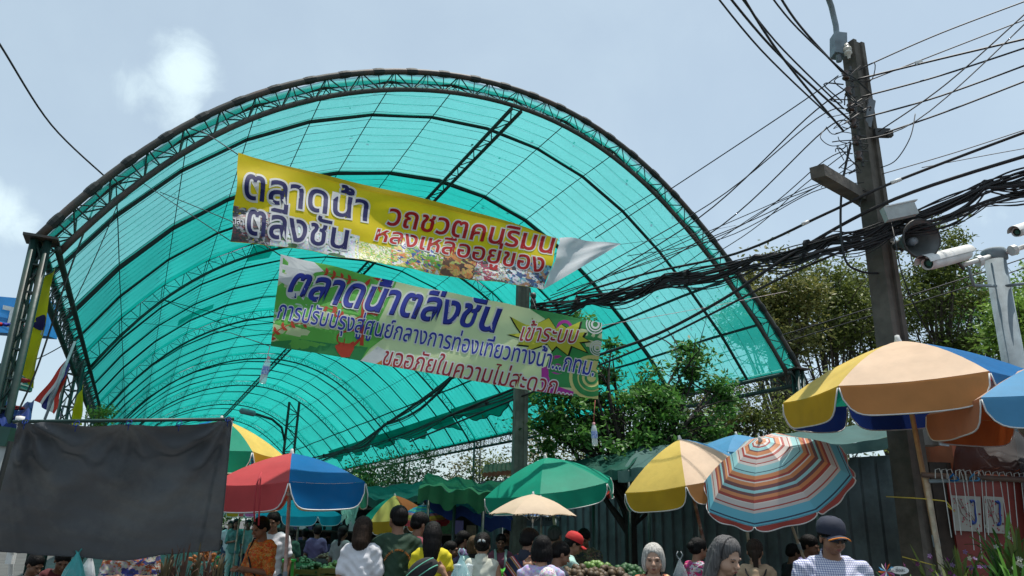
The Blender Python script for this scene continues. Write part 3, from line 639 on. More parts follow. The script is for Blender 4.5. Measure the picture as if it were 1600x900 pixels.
b1.text('ตลา', [(362, 340), (380, 344), (380, 352), (362, 350)], wht, navy, .01, .03)
g = MB(); tri = [Vector(b1.P([1], [1])[0]), at(968, 382, 9.9), Vector(b1.P([1], [0])[0])]; o_ = Vector(b1.o); nn = Vector(b1.n)
def fe(u, v):
    p = tri[0].lerp(tri[2], v); q = tri[0].lerp(tri[2], v * .0 + .0) if False else tri[1]
    return p.lerp(q, u) + nn * (.03 + .05 * math.sin(u * 9 + v * 4) * (1 - u) + .015 * math.sin(v * 16 + u * 3) * (1 - u)) - o_
g.grid(fe, 14, 10); g.build('folded_end', vinyl('vinyl_back_white', (.62, .65, .68)), b1.t, True)
W2 = lambda u, v: .010 * np.sin(u * 37 - v * 4) * v ** 2 + .012 * np.sin(v * 10 - u * 13) + .04 * np.sin(u * 5.5 + v * 1.5 + 1) + .02 * np.sin(u * 14 - v * 5) * (1 - v * .4) + .014 * np.exp(-u * 5) * np.sin(v * 12 - u * 24) + .02 * np.exp(-(1 - u) * 5) * np.sin(v * 9 + u * 8)
b2 = Banner([(438, 399, 7.0), (938, 506, 8.5), (931, 625, 8.4), (422, 542, 6.95)], W2, 'green and cream banner with blue Thai headline and a yellow starburst', 3.9)
cream = vinyl('vinyl_cream', (.64, .72, .42), transl=.4); grn = vinyl('ink_green', (.13, .45, .08)); dgrn = vinyl('ink_dark_green', (.04, .26, .08)); redo = vinyl('ink_coral', (.5, .06, .03)); mag = vinyl('ink_magenta', (.42, .04, .33)); lime = vinyl('ink_lime', (.52, .55, .05)); blk = vinyl('ink_black', (.01, .012, .01)); pink = vinyl('ink_leaf_pale', (.45, .62, .5)); blue = vinyl('ink_blue', (.03, .05, .36)); maroon = vinyl('ink_maroon', (.33, .03, .045)); orange = vinyl('ink_orange', (.6, .2, .04)); ylt = vinyl('ink_pale_yellow', (.6, .58, .22))
b2.sheet('sheet', cream)
b2.poly('printed_field', grn, [(434, 390), (622, 434), (612, 460), (592, 501), (600, 528), (578, 545), (555, 575), (415, 550)], 1)
b2.poly('printed_field', dgrn, [(415, 535), (470, 530), (520, 537), (575, 543), (560, 570), (410, 560)], 1.5)
b2.poly('printed_cloud', wht, [(432, 390), (484, 404), (500, 418), (506, 424), (492, 426), (486, 432), (474, 430), (462, 445), (448, 446), (430, 436)], 2)
b2.poly('printed_field', wht, [(560, 566), (590, 541), (612, 553), (598, 574)], 2)
b2.poly('printed_field', orange, [(588, 568), (600, 561), (650, 574), (646, 585), (588, 576)], 2.2)
b2.poly('printed_field', dgrn, [(822, 478), (945, 504), (940, 632), (862, 618), (852, 575), (872, 520), (850, 497)], 1)
b2.poly('printed_field', mag, [(846, 575), (856, 572), (860, 600), (896, 612), (894, 626), (846, 612)], 1.6)
b2.disc('printed_ring', mag, (871, 570), 15, 2, 10); b2.disc('printed_ring', mag, (882, 513), 13, 2, 8); b2.disc('printed_ring', mag, (871, 574), 6, 2, 3)
for r1, r0, m_ in ((35, 0, ylt), (30, 22, dgrn), (20, 15, dgrn), (11, 7, dgrn)): b2.disc('printed_ring', m_, (924, 590), r1, 2.0 + (35 - r1) * .05, r0)
for c in ((930, 507), (933, 544)):
    for r1, r0 in ((15, 13), (11, 9), (7, 4)): b2.disc('printed_ring', wht, c, r1 * (1 if c[1] < 520 else .8), 2.6, r0 * (1 if c[1] < 520 else .8))
def leafp(m_, x, y, ang, L, w, ly=2.4):
    c, s_ = math.cos(ang), math.sin(ang); P = [(0, 0), (.3, .5), (.6, .42), (1, 0), (.6, -.42), (.3, -.5)]
    b2.poly('printed_leaf', m_, [(x + a * L * c - b * w * s_, y + a * L * s_ + b * w * c) for a, b in P], ly)
def branch(m_, pts, nl, L, w, side=1, wd=2.2):
    b2.stroke('printed_stem', m_, pts, wd, 2.3); P = spline([Vector((x, y, 0)) for x, y in pts], 10)
    for i in range(nl):
        k = int((i + 1) / (nl + 1) * (len(P) - 1)); d = P[min(k + 1, len(P) - 1)] - P[k - 1]; a = math.atan2(d.y, d.x)
        leafp(m_, P[k].x, P[k].y, a - .95, L, w); leafp(m_, P[k].x, P[k].y, a + .95, L * .9, w)
branch(redo, [(418, 538), (430, 520), (455, 507), (490, 506)], 5, 10, 5)
branch(redo, [(558, 438), (540, 436), (520, 430), (503, 424)], 4, 11, 5)
branch(redo, [(540, 500), (525, 486), (500, 478)], 3, 9, 5)
branch(pink, [(478, 462), (470, 476), (458, 486)], 3, 11, 5)
branch(pink, [(428, 505), (428, 496), (432, 480)], 2, 9, 4.5)
b2.stroke('printed_scroll', redo, [(565, 540), (566, 505), (567, 470), (562, 452)], (6, 4), 2.4)
b2.stroke('printed_scroll', redo, [(568, 448), (580, 438), (596, 437), (606, 446), (603, 456), (594, 455), (592, 448), (598, 446)], 6, 2.4)
b2.stroke('printed_scroll', redo, [(536, 505), (524, 492), (522, 478), (530, 472), (538, 476), (534, 483)], 4, 2.4)
b2.stroke('printed_scroll', redo, [(552, 540), (563, 528), (563, 516), (540, 518), (528, 524), (528, 534), (537, 536), (538, 529)], 4.5, 2.4)
b2.stroke('printed_scroll', redo, [(590, 492), (575, 490), (552, 500)], 4, 2.4)
b2.poly('printed_blossom', redo, [(523, 541), (530, 536), (545, 537), (553, 533), (553, 545), (546, 558), (534, 559), (527, 550)], 2.6)
BP = [(525, 243), (632, 300), (692, 306), (678, 252), (722, 288), (798, 251), (850, 330), (890, 298), (925, 325), (1027, 276), (1003, 363), (1062, 353), (1040, 390), (1090, 421), (1018, 430), (1072, 502), (958, 455), (935, 524), (852, 457), (820, 492), (785, 440), (626, 498), (655, 455), (570, 445), (612, 402), (503, 370), (598, 363)]
BP = [(680 + x / 4.5, 440 + y / 4.5) for x, y in BP]; bc = (855, 525)
b2.poly('starburst_outline', blk, [(bc[0] + (x - bc[0]) * 1.02 + .4, bc[1] + (y - bc[1]) * 1.02 + 1.1) for x, y in BP], 3); b2.poly('starburst', lime, [(bc[0] + (x - bc[0]) * .965, bc[1] + (y - bc[1]) * .95) for x, y in BP], 3.6)
b2.text('ตลาดน้ำตลิ่งชัน', [(462, 406), (786, 464), (778, 521), (447, 463)], blue, wht, .014, .06, shear=.25, shade=navy)
b2.text('การปรับปรุงสู่ศูนย์กลางการท่องเที่ยวทางน้ำ...กทม.', [(437, 464), (930, 555), (926, 598), (431, 507)], blue, wht, .006, .05, shear=.2)
b2.text('ขออภัยในความไม่สะดวก....', [(603, 536), (898, 589), (893, 622), (597, 571)], maroon, wht, .006, .055, shear=.2)
b2.text('เข้าระบบ', [(816, 500), (906, 506), (901, 537), (811, 533)], maroon, wht, .006, .05, layer=6, shear=.2)
rope = mat('cord', (.5, .42, .42), .8, .2)
def cord(pts, label, r=.004, m=None): g = MB(); g.tube([at(*p) for p in pts], r, 4); tag(g.build('cord', m or cable_m, None, True), label, 'cord')
cord([(371, 241, 6.85), (340, 220, 7.8), (314, 204, 8.9)], 'dark cord tying the yellow banner top corner to the arch', .006)
cord([(361, 377, 6.75), (290, 330, 7.6), (214, 280, 9.2)], 'dark cord tying the yellow banner bottom corner to the arch', .006)
cord([(438, 399, 7.0), (415, 384, 7.3), (360, 345, 8.0), (250, 300, 9.2)], 'dark cord tying the green banner top corner to the arch', .006)
cord([(938, 509, 8.5), (1010, 497, 10), (1100, 481, 12.2), (1230, 455, 14.5)], 'pale cord stretching right from the green banner corner', .005, rope)
cord([(968, 382, 9.9), (1060, 370, 11.5), (1150, 352, 13.2)], 'dark cord stretching right from the white folded tip', .004)
cord([(422, 541, 6.95), (360, 520, 9), (225, 505, 14)], 'dark cord stretching left from the lower green banner corner', .005)
cord([(838, 484, 9.0), (833, 470, 10.4), (828, 462, 11.05)], 'short cord between the middle pole and the yellow banner', .006)
clearp = mat('clear_plastic', (.75, .85, .88), .12, .03, alpha=.45)
def bottle(px, py, Y, label, tilt=0.):
    b = at(px, py, Y); t = thing('water_bottle', label, 'bottle', b); M_ = Matrix.Rotation(tilt, 4, 'Y')
    g = MB(); g.lathe([(0, -.2), (.03, -.2), (.033, -.17), (.031, -.12), (.033, -.08), (.033, -.03), (.025, .01), (.013, .03), (.013, .045)], 14, M_); g.build('bottle_body', clearp, t, True)
    g = MB(); g.lathe([(.0335, -.12), (.0345, -.1), (.0345, -.05), (.0335, -.04)], 14, M_); g.build('label_band', mat('blue_label', (.04, .12, .45), .4, .3, 60, col2=(.5, .6, .7)), t, True)
    g = MB(); g.lathe([(.016, .03), (.016, .055), (0, .057)], 12, M_); g.build('cap', mat('cap_pink', (.6, .3, .32), .4), t, True)
bottle(418, 566, 6.95, 'clear water bottle hanging as a weight from the green banner left corner', .12)
bottle(928, 668, 8.4, 'clear water bottle hanging as a weight from the green banner right corner', -.05)
cord([(422, 541, 6.95), (419, 552, 6.95), (418, 564, 6.95)], 'pink cord holding the bottle under the banner left corner', .004, rope)
cord([(930, 625, 8.4), (928, 650, 8.4), (928, 667, 8.4)], 'pink cord holding the bottle under the banner right corner', .004, mat('pink_cord', (.45, .12, .1), .8))

# ---------------------------------------------------------------- umbrellas
def cloth(name, col, transl=.27, dirt=None, rough=.55): return mat('cloth_' + name, col, rough, .10, 2.2, .3, transl=transl, dirt=dirt or ((col[0] * .45 + .05, col[1] * .45 + .045, col[2] * .45 + .035), 1.8, .3), spec=.12)
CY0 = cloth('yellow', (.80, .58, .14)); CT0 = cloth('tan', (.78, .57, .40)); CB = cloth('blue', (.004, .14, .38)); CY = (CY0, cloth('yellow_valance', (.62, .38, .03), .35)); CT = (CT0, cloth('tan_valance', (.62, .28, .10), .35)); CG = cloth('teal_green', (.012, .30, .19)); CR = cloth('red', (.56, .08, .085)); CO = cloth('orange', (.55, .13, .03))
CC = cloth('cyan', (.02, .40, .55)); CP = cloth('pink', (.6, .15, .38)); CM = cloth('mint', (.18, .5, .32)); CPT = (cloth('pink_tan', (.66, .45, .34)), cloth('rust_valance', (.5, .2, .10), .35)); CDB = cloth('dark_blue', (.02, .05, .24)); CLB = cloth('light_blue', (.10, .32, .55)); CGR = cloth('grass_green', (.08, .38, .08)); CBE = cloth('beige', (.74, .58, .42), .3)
white_pipe = mat('piping', (.6, .6, .58), .6, .05)
pole_cream = mat('pole_cream', (.5, .42, .3), .55, .2, 9, dirt=((.3, .12, .06), 12, .6)); pole_wood = mat('pole_wood', (.42, .25, .12), .6, .2, 9, dirt=((.2, .1, .05), 9, .5)); pole_pink = mat('pole_pink', (.55, .33, .28), .5, .15, 14, dirt=((.6, .55, .5), 15, .8)); pole_rust = mat('pole_rust', (.22, .09, .06), .6, .2, 9, dirt=((.4, .38, .35), 7, .8))
def stripes(name, stops, lo, hi, transl=.3):
    m = bpy.data.materials.new(name); m.use_nodes = True; nt = m.node_tree; nt.nodes.clear(); out = N(nt, 'ShaderNodeOutputMaterial'); b = N(nt, 'ShaderNodeBsdfPrincipled'); b.inputs['Roughness'].default_value = .6
    tcn = N(nt, 'ShaderNodeTexCoord'); sx = N(nt, 'ShaderNodeSeparateXYZ'); nt.links.new(tcn.outputs['UV'], sx.inputs[0])
    mr = N(nt, 'ShaderNodeMapRange'); mr.inputs['From Min'].default_value = 0; mr.inputs['From Max'].default_value = 1.12; nt.links.new(sx.outputs['Y'], mr.inputs['Value'])
    cr = N(nt, 'ShaderNodeValToRGB'); cr.color_ramp.interpolation = 'CONSTANT'; nt.links.new(mr.outputs[0], cr.inputs['Fac'])
    tot = sum(w for _, w in stops); p = 0; els = cr.color_ramp.elements
    for i, (c, w) in enumerate(stops):
        e = els[0] if i == 0 else els[1] if i == 1 else els.new(p / tot); e.position = p / tot; e.color = (*c, 1); p += w
    t = N(nt, 'ShaderNodeBsdfTranslucent'); mx = N(nt, 'ShaderNodeMixShader'); mx.inputs[0].default_value = transl
    nt.links.new(cr.outputs[0], b.inputs['Base Color']); nt.links.new(cr.outputs[0], t.inputs[0]); nt.links.new(b.outputs[0], mx.inputs[1]); nt.links.new(t.outputs[0], mx.inputs[2]); nt.links.new(mx.outputs[0], out.inputs[0]); return m
def umbrella(label, apex, hpx, hr, n, cols, tilt=(0, 0), a0=-120, val=.2, pole_m=None, pr=.018, group='market umbrellas', name='market_umbrella', sc=0., ribs=True, base_z=0., pole_to=None, panel_res=(6, 8), piping=True, curve=.55, pole=True):
    A = at(*apex); fw = (A - Vector((0, 0, CZ))).dot(_f); Rr = hpx * fw / F; h = hr * Rr
    t = thing(name, label, 'umbrella', A, group)
    ax = Vector((tilt[0], tilt[1], 1)).normalized(); t.rotation_mode = 'QUATERNION'; t.rotation_quaternion = Vector((0, 0, 1)).rotation_difference(ax)
    rr = random.Random(int(apex[0] * 7 + apex[1])); st = 2 * PI / n
    for k in range(n):
        aa = R(a0) - math.atan2(A.x, A.y) + k * st; ab = aa + st; da = Vector((math.cos(aa), math.sin(aa), 0)); db = Vector((math.cos(ab), math.sin(ab), 0)); ph = rr.random() * 6
        def zz(v): return -h * (curve * v ** 2 + (1 - curve) * v)
        def fn(u, v):
            d = da.lerp(db, u); s_ = math.sin(PI * u); r = Rr * v * (1 - sc * s_ * v ** 3)
            p = d * r; p.z = zz(v) - (.022 * Rr * s_ * v * (1 if sc == 0 else -1.5)) + .006 * Rr * math.sin(9 * v + ph) * s_ * v
            return p
        g = MB(); g.grid(fn, panel_res[0], panel_res[1])
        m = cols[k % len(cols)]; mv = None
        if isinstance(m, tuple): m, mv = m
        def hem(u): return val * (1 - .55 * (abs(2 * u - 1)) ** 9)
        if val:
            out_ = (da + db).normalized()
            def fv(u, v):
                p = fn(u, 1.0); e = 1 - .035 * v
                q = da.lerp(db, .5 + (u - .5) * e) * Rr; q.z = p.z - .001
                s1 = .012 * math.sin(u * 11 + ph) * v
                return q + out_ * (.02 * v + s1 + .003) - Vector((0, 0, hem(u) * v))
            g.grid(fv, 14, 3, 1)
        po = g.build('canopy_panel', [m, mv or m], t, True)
        if 'stripes' in m.name:
            nu_, nv_ = panel_res; vv = [(j / nv_) for j in range(nv_ + 1) for i in range(nu_ + 1)] + ([1.001 + .11 * j / 3 for j in range(4) for i in range(15)] if val else [])
            ul = po.data.uv_layers.new(name='UVMap'); ul.data.foreach_set('uv', np.array([(.5, vv[l.vertex_index]) for l in po.data.loops], dtype=np.float32).ravel())
        if val and piping:
            g = MB(); pts = [fv(.0, .15), fv(0, .6)] + [fv(i / 24, 1) for i in range(25)] + [fv(1, .6), fv(1, .15)]; g.tube(pts, .0065, 4); g.build('piping', white_pipe, po, True)
        if ribs:
            g = MB(); g.tube([da * Rr * v + Vector((0, 0, zz(v) - .012)) for v in (0.03, .3, .6, .85, 1.0)], .006, 5); rb = g.build('rib', galv if n < 8 else dark_iron, t, True)
            g = MB(); g.tube([da * Rr * .5 + Vector((0, 0, zz(.5) - .015)), Vector((0, 0, -h * 1.25)) + da * .03], .005, 4); g.build('strut', galv, rb, True)
    g = MB(); g.lathe([(0, .055 * Rr), (.018 * Rr, .05 * Rr), (.022 * Rr, .02 * Rr), (.03 * Rr, .0), (.03 * Rr, -.02)], 10); g.build('finial', white_pipe, t, True)
    L = (A.z - base_z) / ax.z
    if pole_to is not None: L = pole_to
    if pole:
        g = MB(); g.tube([Vector((0, 0, 0)), Vector((0, 0, -L))], pr, 10); pl = g.build('pole', pole_m or pole_cream, t, True)
        g = MB(); g.lathe([(pr * 1.1, -h * 1.2), (pr * 1.7, -h * 1.22), (pr * 1.7, -h * 1.32), (pr * 1.1, -h * 1.34)], 10); g.build('runner', white_pipe, t, True)
        if L > 1.8: g = MB(); g.lathe([(pr * 1.05, -L * .52), (pr * 1.35, -L * .522), (pr * 1.35, -L * .55), (pr * 1.05, -L * .552)], 10); g.build('joint_collar', galv, pl, True)
    return t
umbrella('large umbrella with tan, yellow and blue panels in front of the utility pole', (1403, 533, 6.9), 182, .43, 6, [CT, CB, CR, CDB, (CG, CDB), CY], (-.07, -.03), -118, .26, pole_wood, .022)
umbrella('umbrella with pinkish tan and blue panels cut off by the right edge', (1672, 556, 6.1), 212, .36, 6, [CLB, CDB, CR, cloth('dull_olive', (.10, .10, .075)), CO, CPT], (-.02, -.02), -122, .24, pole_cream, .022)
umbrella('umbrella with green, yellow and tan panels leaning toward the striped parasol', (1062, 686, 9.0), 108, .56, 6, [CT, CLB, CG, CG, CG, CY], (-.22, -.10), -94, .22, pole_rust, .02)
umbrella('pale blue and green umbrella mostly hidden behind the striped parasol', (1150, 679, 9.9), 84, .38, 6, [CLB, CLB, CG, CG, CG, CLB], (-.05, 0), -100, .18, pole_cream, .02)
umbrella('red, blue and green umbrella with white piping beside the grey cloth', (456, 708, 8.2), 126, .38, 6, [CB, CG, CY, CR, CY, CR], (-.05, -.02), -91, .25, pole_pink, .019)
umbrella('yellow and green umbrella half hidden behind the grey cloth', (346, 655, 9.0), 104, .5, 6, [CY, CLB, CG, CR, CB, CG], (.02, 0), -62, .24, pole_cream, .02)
umbrella('plain teal green umbrella above the beige one', (852, 715, 9.7), 106, .42, 6, [CG], (-.16, -.12), -98, .2, pole_cream, .02)
umbrella('cyan umbrella with a line of pale lettering, in the middle of the lane', (470, 779, 15), 68, .34, 8, [CC], (0, -.05), -112, .16, pole_cream, .02)
for k_, (px_, py_, tx_) in enumerate(((484, 802, 'ตลาดน้ำตลิ่งชัน'), (474, 791, 'ตลาดน้ำ'))): pass
umbrella('small blue umbrella far down the lane, behind the mint one', (388, 781, 19), 36, .4, 6, [CLB, CB], (0, 0), -90, .15)
umbrella('small mint and green umbrella far down the lane', (377, 786, 17.5), 28, .45, 8, [CM, CG, CM, CY], (0, 0), -90, .12)
umbrella('small pink and lilac umbrella far down the lane', (402, 791, 16), 24, .42, 8, [CP, CP, CR, CP], (0, 0), -90, .08)
umbrella('green umbrella peeking out under the red one', (425, 782, 17), 34, .4, 6, [CG, CY, CG], (0, 0), -60, .15)
umbrella('umbrella with green, yellow and orange panels behind the man in dark green', (617, 774, 13), 54, .62, 6, [CO, CB, CG, CG, CG, CY], (-.1, -.1), -75, .2)
cols12 = [((.45, .55, .5), 1), ((.02, .25, .45), 1), ((.1, .5, .25), 1), ((.03, .3, .5), 1), ((.12, .5, .35), 1), ((.02, .2, .45), .7), ((.55, .2, .25), 1), ((.6, .45, .05), 1), ((.5, .25, .04), .8), ((.45, .03, .04), 1.6)]
umbrella('small rainbow striped umbrella under the blue tarpaulin', (662, 788, 11.5), 40, .55, 8, [stripes('rainbow_stripes', cols12, -.28, 0)], (0, -.12), -100, .06, piping=False, panel_res=(3, 8))
rd = (.42, .07, .055); og = (.66, .26, .11); wh = (.74, .68, .64); br = (.20, .08, .085); aq = (.34, .64, .66); sk = (.14, .46, .58); dk = (.03, .05, .09); gr = (.62, .55, .52)
ST = [(br, .6), (og, .7), (wh, .6), (rd, .35), (aq, .9), (br, .3), (og, 1.0), (wh, .4), (rd, .5), (gr, 1.0), (rd, .25), (wh, .5), (aq, 1.3), (dk, .2), (aq, .5), (og, .8), (rd, .5), (wh, .25), (og, .7), (br, .7), (aq, .6), (br, .5), (og, .7), (rd, .5), (wh, .2), (gr, .9), (rd, .2), (gr, .5), (sk, 1.5), (dk, .25), (sk, .5), (rd, 2.0)]
stripe_m = stripes('parasol_stripes', ST, -.64, 0, .25)
umbrella('tilted beach parasol with fine turquoise, orange, red and brown rings', (1188, 688, 7.6), 118, .60, 8, [stripe_m], (-.52, -.60), -112, .055, pole_cream, .014, panel_res=(6, 14), curve=.62, pole_to=2.4)
beige = umbrella('small beige hand umbrella held over the crowd', (833, 772, 7.4), 72, .44, 8, [CBE], (.0, .0), -68, 0, galv, .006, sc=.10, group=None, name='hand_umbrella', pole_to=.62, panel_res=(8, 8))
umbrella('bright blue umbrella just visible under the beige one', (846, 790, 11), 26, .4, 8, [cloth('bright_blue', (.05, .25, .7))], (0, 0), -90, .05, panel_res=(3, 4))
g = MB()
for x, dx in ((400, 0), (406, 1)): g.tube([at(408, 738, 7.5), at(x, 760, 7.35), at(x - 3 + dx * 2, 800, 7.35), at(x - 2, 815 + dx * 6, 7.35)], .008, 5)
tag(g.build('tie_cord', mat('red_cord', (.4, .02, .03), .7), None, True), 'pair of red tie cords hanging over the red umbrella rim', 'cord')

# ---------------------------------------------------------------- big grey cloth
gcl = mat('grey_cloth', (.08, .085, .095), .7, .18, 1.3, .6, transl=.12, dirt=((.15, .155, .15), .9, .7))
TL, TRc, BR_, BL = at(28, 661, 5.5), at(362, 657, 6.0), at(343, 859, 6.45), at(-22, 856, 6.0)
cl = thing('hanging_cloth', 'large dark grey cloth hung from a bar to shade the flower stall', 'cloth', BL)
cn = (TRc - TL).cross(BL - TL).normalized(); cn = cn if cn.y < 0 else -cn
def fcl(u, v):   # v: 0 top, 1 bottom
    p = TL.lerp(TRc, u).lerp(BL.lerp(BR_, u), v)
    d = .0
    for (cu, ph, am) in ((0.03, .2, .08), (.5, 1.2, .036), (.98, .5, .07)):
        du = (u - cu) * 1.5; rad = math.hypot(du, v + .02); an = math.atan2(du, v + .02)
        d += am * .62 * math.sin(an * 12 + ph + 2.2 * rad) * math.exp(-rad * 1.25) * min(1, rad * 4)
    d += .05 * math.sin(math.hypot(u - .5, (v - .0) * .9) * 11 + .5) * math.exp(-((u - .5) ** 2) * 5) * (1 - v) * .3 + .05 * math.sin(PI * u) * v + .004 * math.sin(u * 23 + v * 8) + .004 * math.sin(v * 31 + u * 5) + .003 * math.sin(v * 57 - u * 19)
    cq = v / (1.12 - (2 * u - 1) ** 2); d += .022 * math.sin(cq * 15 + 1.5 * math.sin(u * 4)) * math.exp(-cq * 1.1) * min(1, v * 6)
    p += cn * d; p.z -= .035 * math.sin(PI * u) * v + .012 * abs(math.sin(u * 2 * PI)) * (1 - v) + .018 * math.sin(u * 13) * v
    return p - BL
g = MB(); g.grid(fcl, 110, 60); csh = g.build('cloth_sheet', gcl, cl, True)
g = MB(); g.tube([fcl(i / 60, 1) for i in range(61)], .006, 5); g.tube([fcl(1, i / 40) for i in range(41)], .005, 5); g.build('hem', gcl, csh, True)
for (u_, v_) in ((.03, 0), (.26, 0), (.5, 0), (.74, 0), (.98, 0)):
    g = MB(); c = fcl(u_, v_) + Vector((0, 0, .012)); g.tube([c + Vector((.02 * math.cos(a), .02 * math.sin(a) * .6, .02 * math.sin(a))) for a in np.linspace(0, 2 * PI, 10)], .004, 4); g.tube([c, c + Vector((.01, -.02, -.06))], .003, 4); g.build('tie', CDB, cl, True)
frame = thing('cloth_frame', 'thin pipe frame the grey cloth hangs on, white at its foot', 'frame', at(30, 660, 5.65) * 1)
fo = frame.location.copy()
g = MB(); g.tube([at(20, 659, 5.63) - fo, at(366, 655, 6.13) - fo], .014, 8); g.build('top_bar', green_steel, frame, True)
def vdown(p, z=0): return Vector((p.x, p.y, z))
g = MB(); a = at(31, 656, 5.66); g.tube([a - fo, at(16, 905, 6.6) - fo, vdown(at(16, 905, 6.6)) - fo], .018, 8); ps_ = g.build('post', white_p, frame, True)
g = MB(); a2 = at(17, 872, 6.45); g.box(a2 - fo, (.05, .05, .09)); g.build('clamp', white_p, ps_)
g = MB(); a = at(362, 656, 6.15); b = at(325, 900, 6.9); g.tube([a - fo, b - fo, vdown(b) - fo], .014, 8); g.build('post', galv, frame, True)
g = MB(); g.lathe([(0, .03), (.03, .025), (.03, -.03), (0, -.03)], 10, Matrix.Translation(at(31, 656, 5.66) - fo)); g.build('cap', white_p, frame, True)

# ---------------------------------------------------------------- tarpaulins and awnings
def tarp(name, label, cat, C, m, sag=.15, hemd=0., nx=24, ny=12, seed=1, wr=.02, hem_m=None, part=None):
    """C: back-left, back-right, front-right, front-left points"""
    rr = random.Random(seed); ph = [rr.random() * 6 for _ in range(5)]; o = C[3]; t = thing(name, label, cat, o)
    def fn(u, v):
        p = C[0].lerp(C[1], u).lerp(C[3].lerp(C[2], u), v)
        p.z -= sag * math.sin(PI * u) * (.3 + .7 * math.sin(PI * v)) - wr * (math.sin(u * 15 + ph[0] + v * 3) + .6 * math.sin(u * 31 + ph[1] - v * 5) + .5 * math.sin(v * 14 + ph[2]))
        return p - o
    g = MB(); g.grid(fn, nx, ny); g.build('sheet', m, t, True)
    if hemd:
        g = MB(); g.grid(lambda u, v: fn(u, 1) + Vector((.012 * math.sin(u * 37 + ph[3]), -.02 - .03 * v + .012 * math.sin(u * 29), -hemd * v * (1 + .15 * math.sin(u * 12 + ph[4])))), nx * 2, 3); g.build('hem_flap', hem_m or m, t, True)
    return t
t_green = cloth('tarp_green', (.015, .12, .05), .3); t_dgreen = cloth('tarp_dark_green', (.01, .075, .055), .15); t_grey = cloth('tarp_grey_green', (.06, .13, .12), .15); t_blue = cloth('tarp_blue', (.01, .03, .14), .15); t_red = cloth('tarp_red', (.35, .03, .02), .2)
def posts(t, pts, r=.022, m=None):
    o = t.location
    for (px, py, Y) in pts:
        a = at(px, py, Y); g = MB(); g.tube([a - o, vdown(a) - o], r, 8); g.build('post', m or green_steel, t, True)
t = tarp('stall_canopy', 'crumpled green tarpaulin canopy on thin posts over the rainbow umbrella', 'canopy', [at(668, 742, 12.6), at(795, 757, 12.6), at(768, 768, 10.6), at(655, 757, 10.6)], t_green, .06, .22, seed=3, wr=.03)
posts(t, [(671, 758, 10.7), (711, 770, 10.9), (756, 770, 10.7)])
tarp('tarpaulin', 'deep blue tarpaulin sagging below the green canopy', 'tarpaulin', [at(690, 765, 13.2), at(840, 752, 12.6), at(800, 812, 11.0), at(655, 768, 11.0)], t_blue, .18, .16, seed=5, wr=.03)
tarp('tarpaulin', 'small dark tarpaulin roof between the umbrella and the green canopy', 'tarpaulin', [at(560, 762, 16), at(662, 752, 16), at(662, 775, 13.5), at(572, 778, 13.5)], t_dgreen, .08, .12, seed=6)
t = tarp('stall_roof', 'dark green sheet roof just behind the teal umbrella', 'canopy', [at(880, 722, 11.2), at(1005, 700, 11.0), at(985, 731, 10.0), at(900, 744, 10.2)], t_dgreen, .03, .12, seed=8, wr=.012); posts(t, [(927, 742, 10.2), (982, 735, 10.0)], .02)
t = tarp('stall_roof', 'grey green sheet roof between the teal umbrella and the striped parasol', 'canopy', [at(1000, 698, 11.0), at(1190, 682, 10.8), at(1180, 714, 9.9), at(966, 736, 10.0)], t_grey, .05, .14, seed=9, wr=.014); posts(t, [(1012, 735, 10.0), (1165, 712, 9.95)], .02)
t = tarp('stall_roof', 'grey green sheet roof behind the striped parasol', 'canopy', [at(1180, 683, 10.8), at(1400, 656, 10.2), at(1420, 678, 9.0), at(1150, 712, 9.8)], t_grey, .04, .12, seed=10, wr=.012); posts(t, [(1265, 690, 9.5)], .02)
tarp('stall_awning', 'red awning strip hanging under the teal umbrella', 'awning', [at(900, 755, 12.4), at(955, 752, 12.4), at(960, 770, 12.0), at(905, 765, 12.0)], t_red, .02, .08, seed=12)
tarp('plastic_sheet', 'pale mint plastic sheet bunched beside the cyan umbrella', 'sheet', [at(528, 788, 14.2), at(562, 786, 14.2), at(556, 808, 14), at(536, 800, 14)], cloth('mint_sheet', (.35, .6, .5), .4), .1, .1, seed=13, wr=.04)
t = thing('shed_roof', 'bit of rusty orange shed roof beyond the green canopy', 'roof', at(775, 745, 22)); o = t.location
g = MB(); a = at(758, 742, 22) - o; b = at(800, 738, 22) - o
for i in range(7): p = a.lerp(b, i / 6); g.tube([p, p + Vector((0, 1.6, .35))], .08, 6)
g.build('sheet', mat('rust_roof', (.28, .08, .04), .7, .2), t)

# ---------------------------------------------------------------- corrugated fence
fm = mat('corrugated_steel', (.15, .19, .195), .55, .2, 2, dirt=((.05, .055, .05), 1.7, .7), metal=.2)
FA, FB = at(560, 800, 21.0), at(1440, 780, 9.0)
FA.z = FB.z = 0; fence = thing('fence', 'tall grey green corrugated steel fence behind the stalls', 'fence', FA.copy())
fd = (FB - FA); fl = fd.length; fd.normalize(); fn_ = Vector((-fd.y, fd.x, 0)); npn = int(fl / .82)
for k in range(npn):
    g = MB(); hgt = 2.42 + .05 * ((k * 7) % 3) - .0; off = .012 * (k % 2); w_ = fl / npn
    pat = [(0, 0), (.30, 0), (.38, 1), (.62, 1), (.70, 0), (1, 0)]; xs = []
    for c in range(4): xs += [((c + a) / 4, b) for a, b in pat[:-1]]
    xs.append((1.0, 0)); vs = []
    for z in (0.02, hgt):
        for a, b in xs: vs.append(fd * (w_ * (k + a)) + fn_ * (-.035 * b - off) + Vector((0, 0, z)))
    n_ = len(xs); g.add(vs, [(i, i + 1, n_ + i + 1, n_ + i) for i in range(n_ - 1)]); g.build('fence_sheet', fm, fence)
for k in range(0, npn, 3):
    g = MB(); g.box(fd * (fl / npn * k) + fn_ * .05 + Vector((0, 0, 1.25)), (.07, .07, 2.5)); g.build('fence_post', green_steel, fence)
dark = mat('dark_cover', (.02, .024, .022), .8, .2, 2)
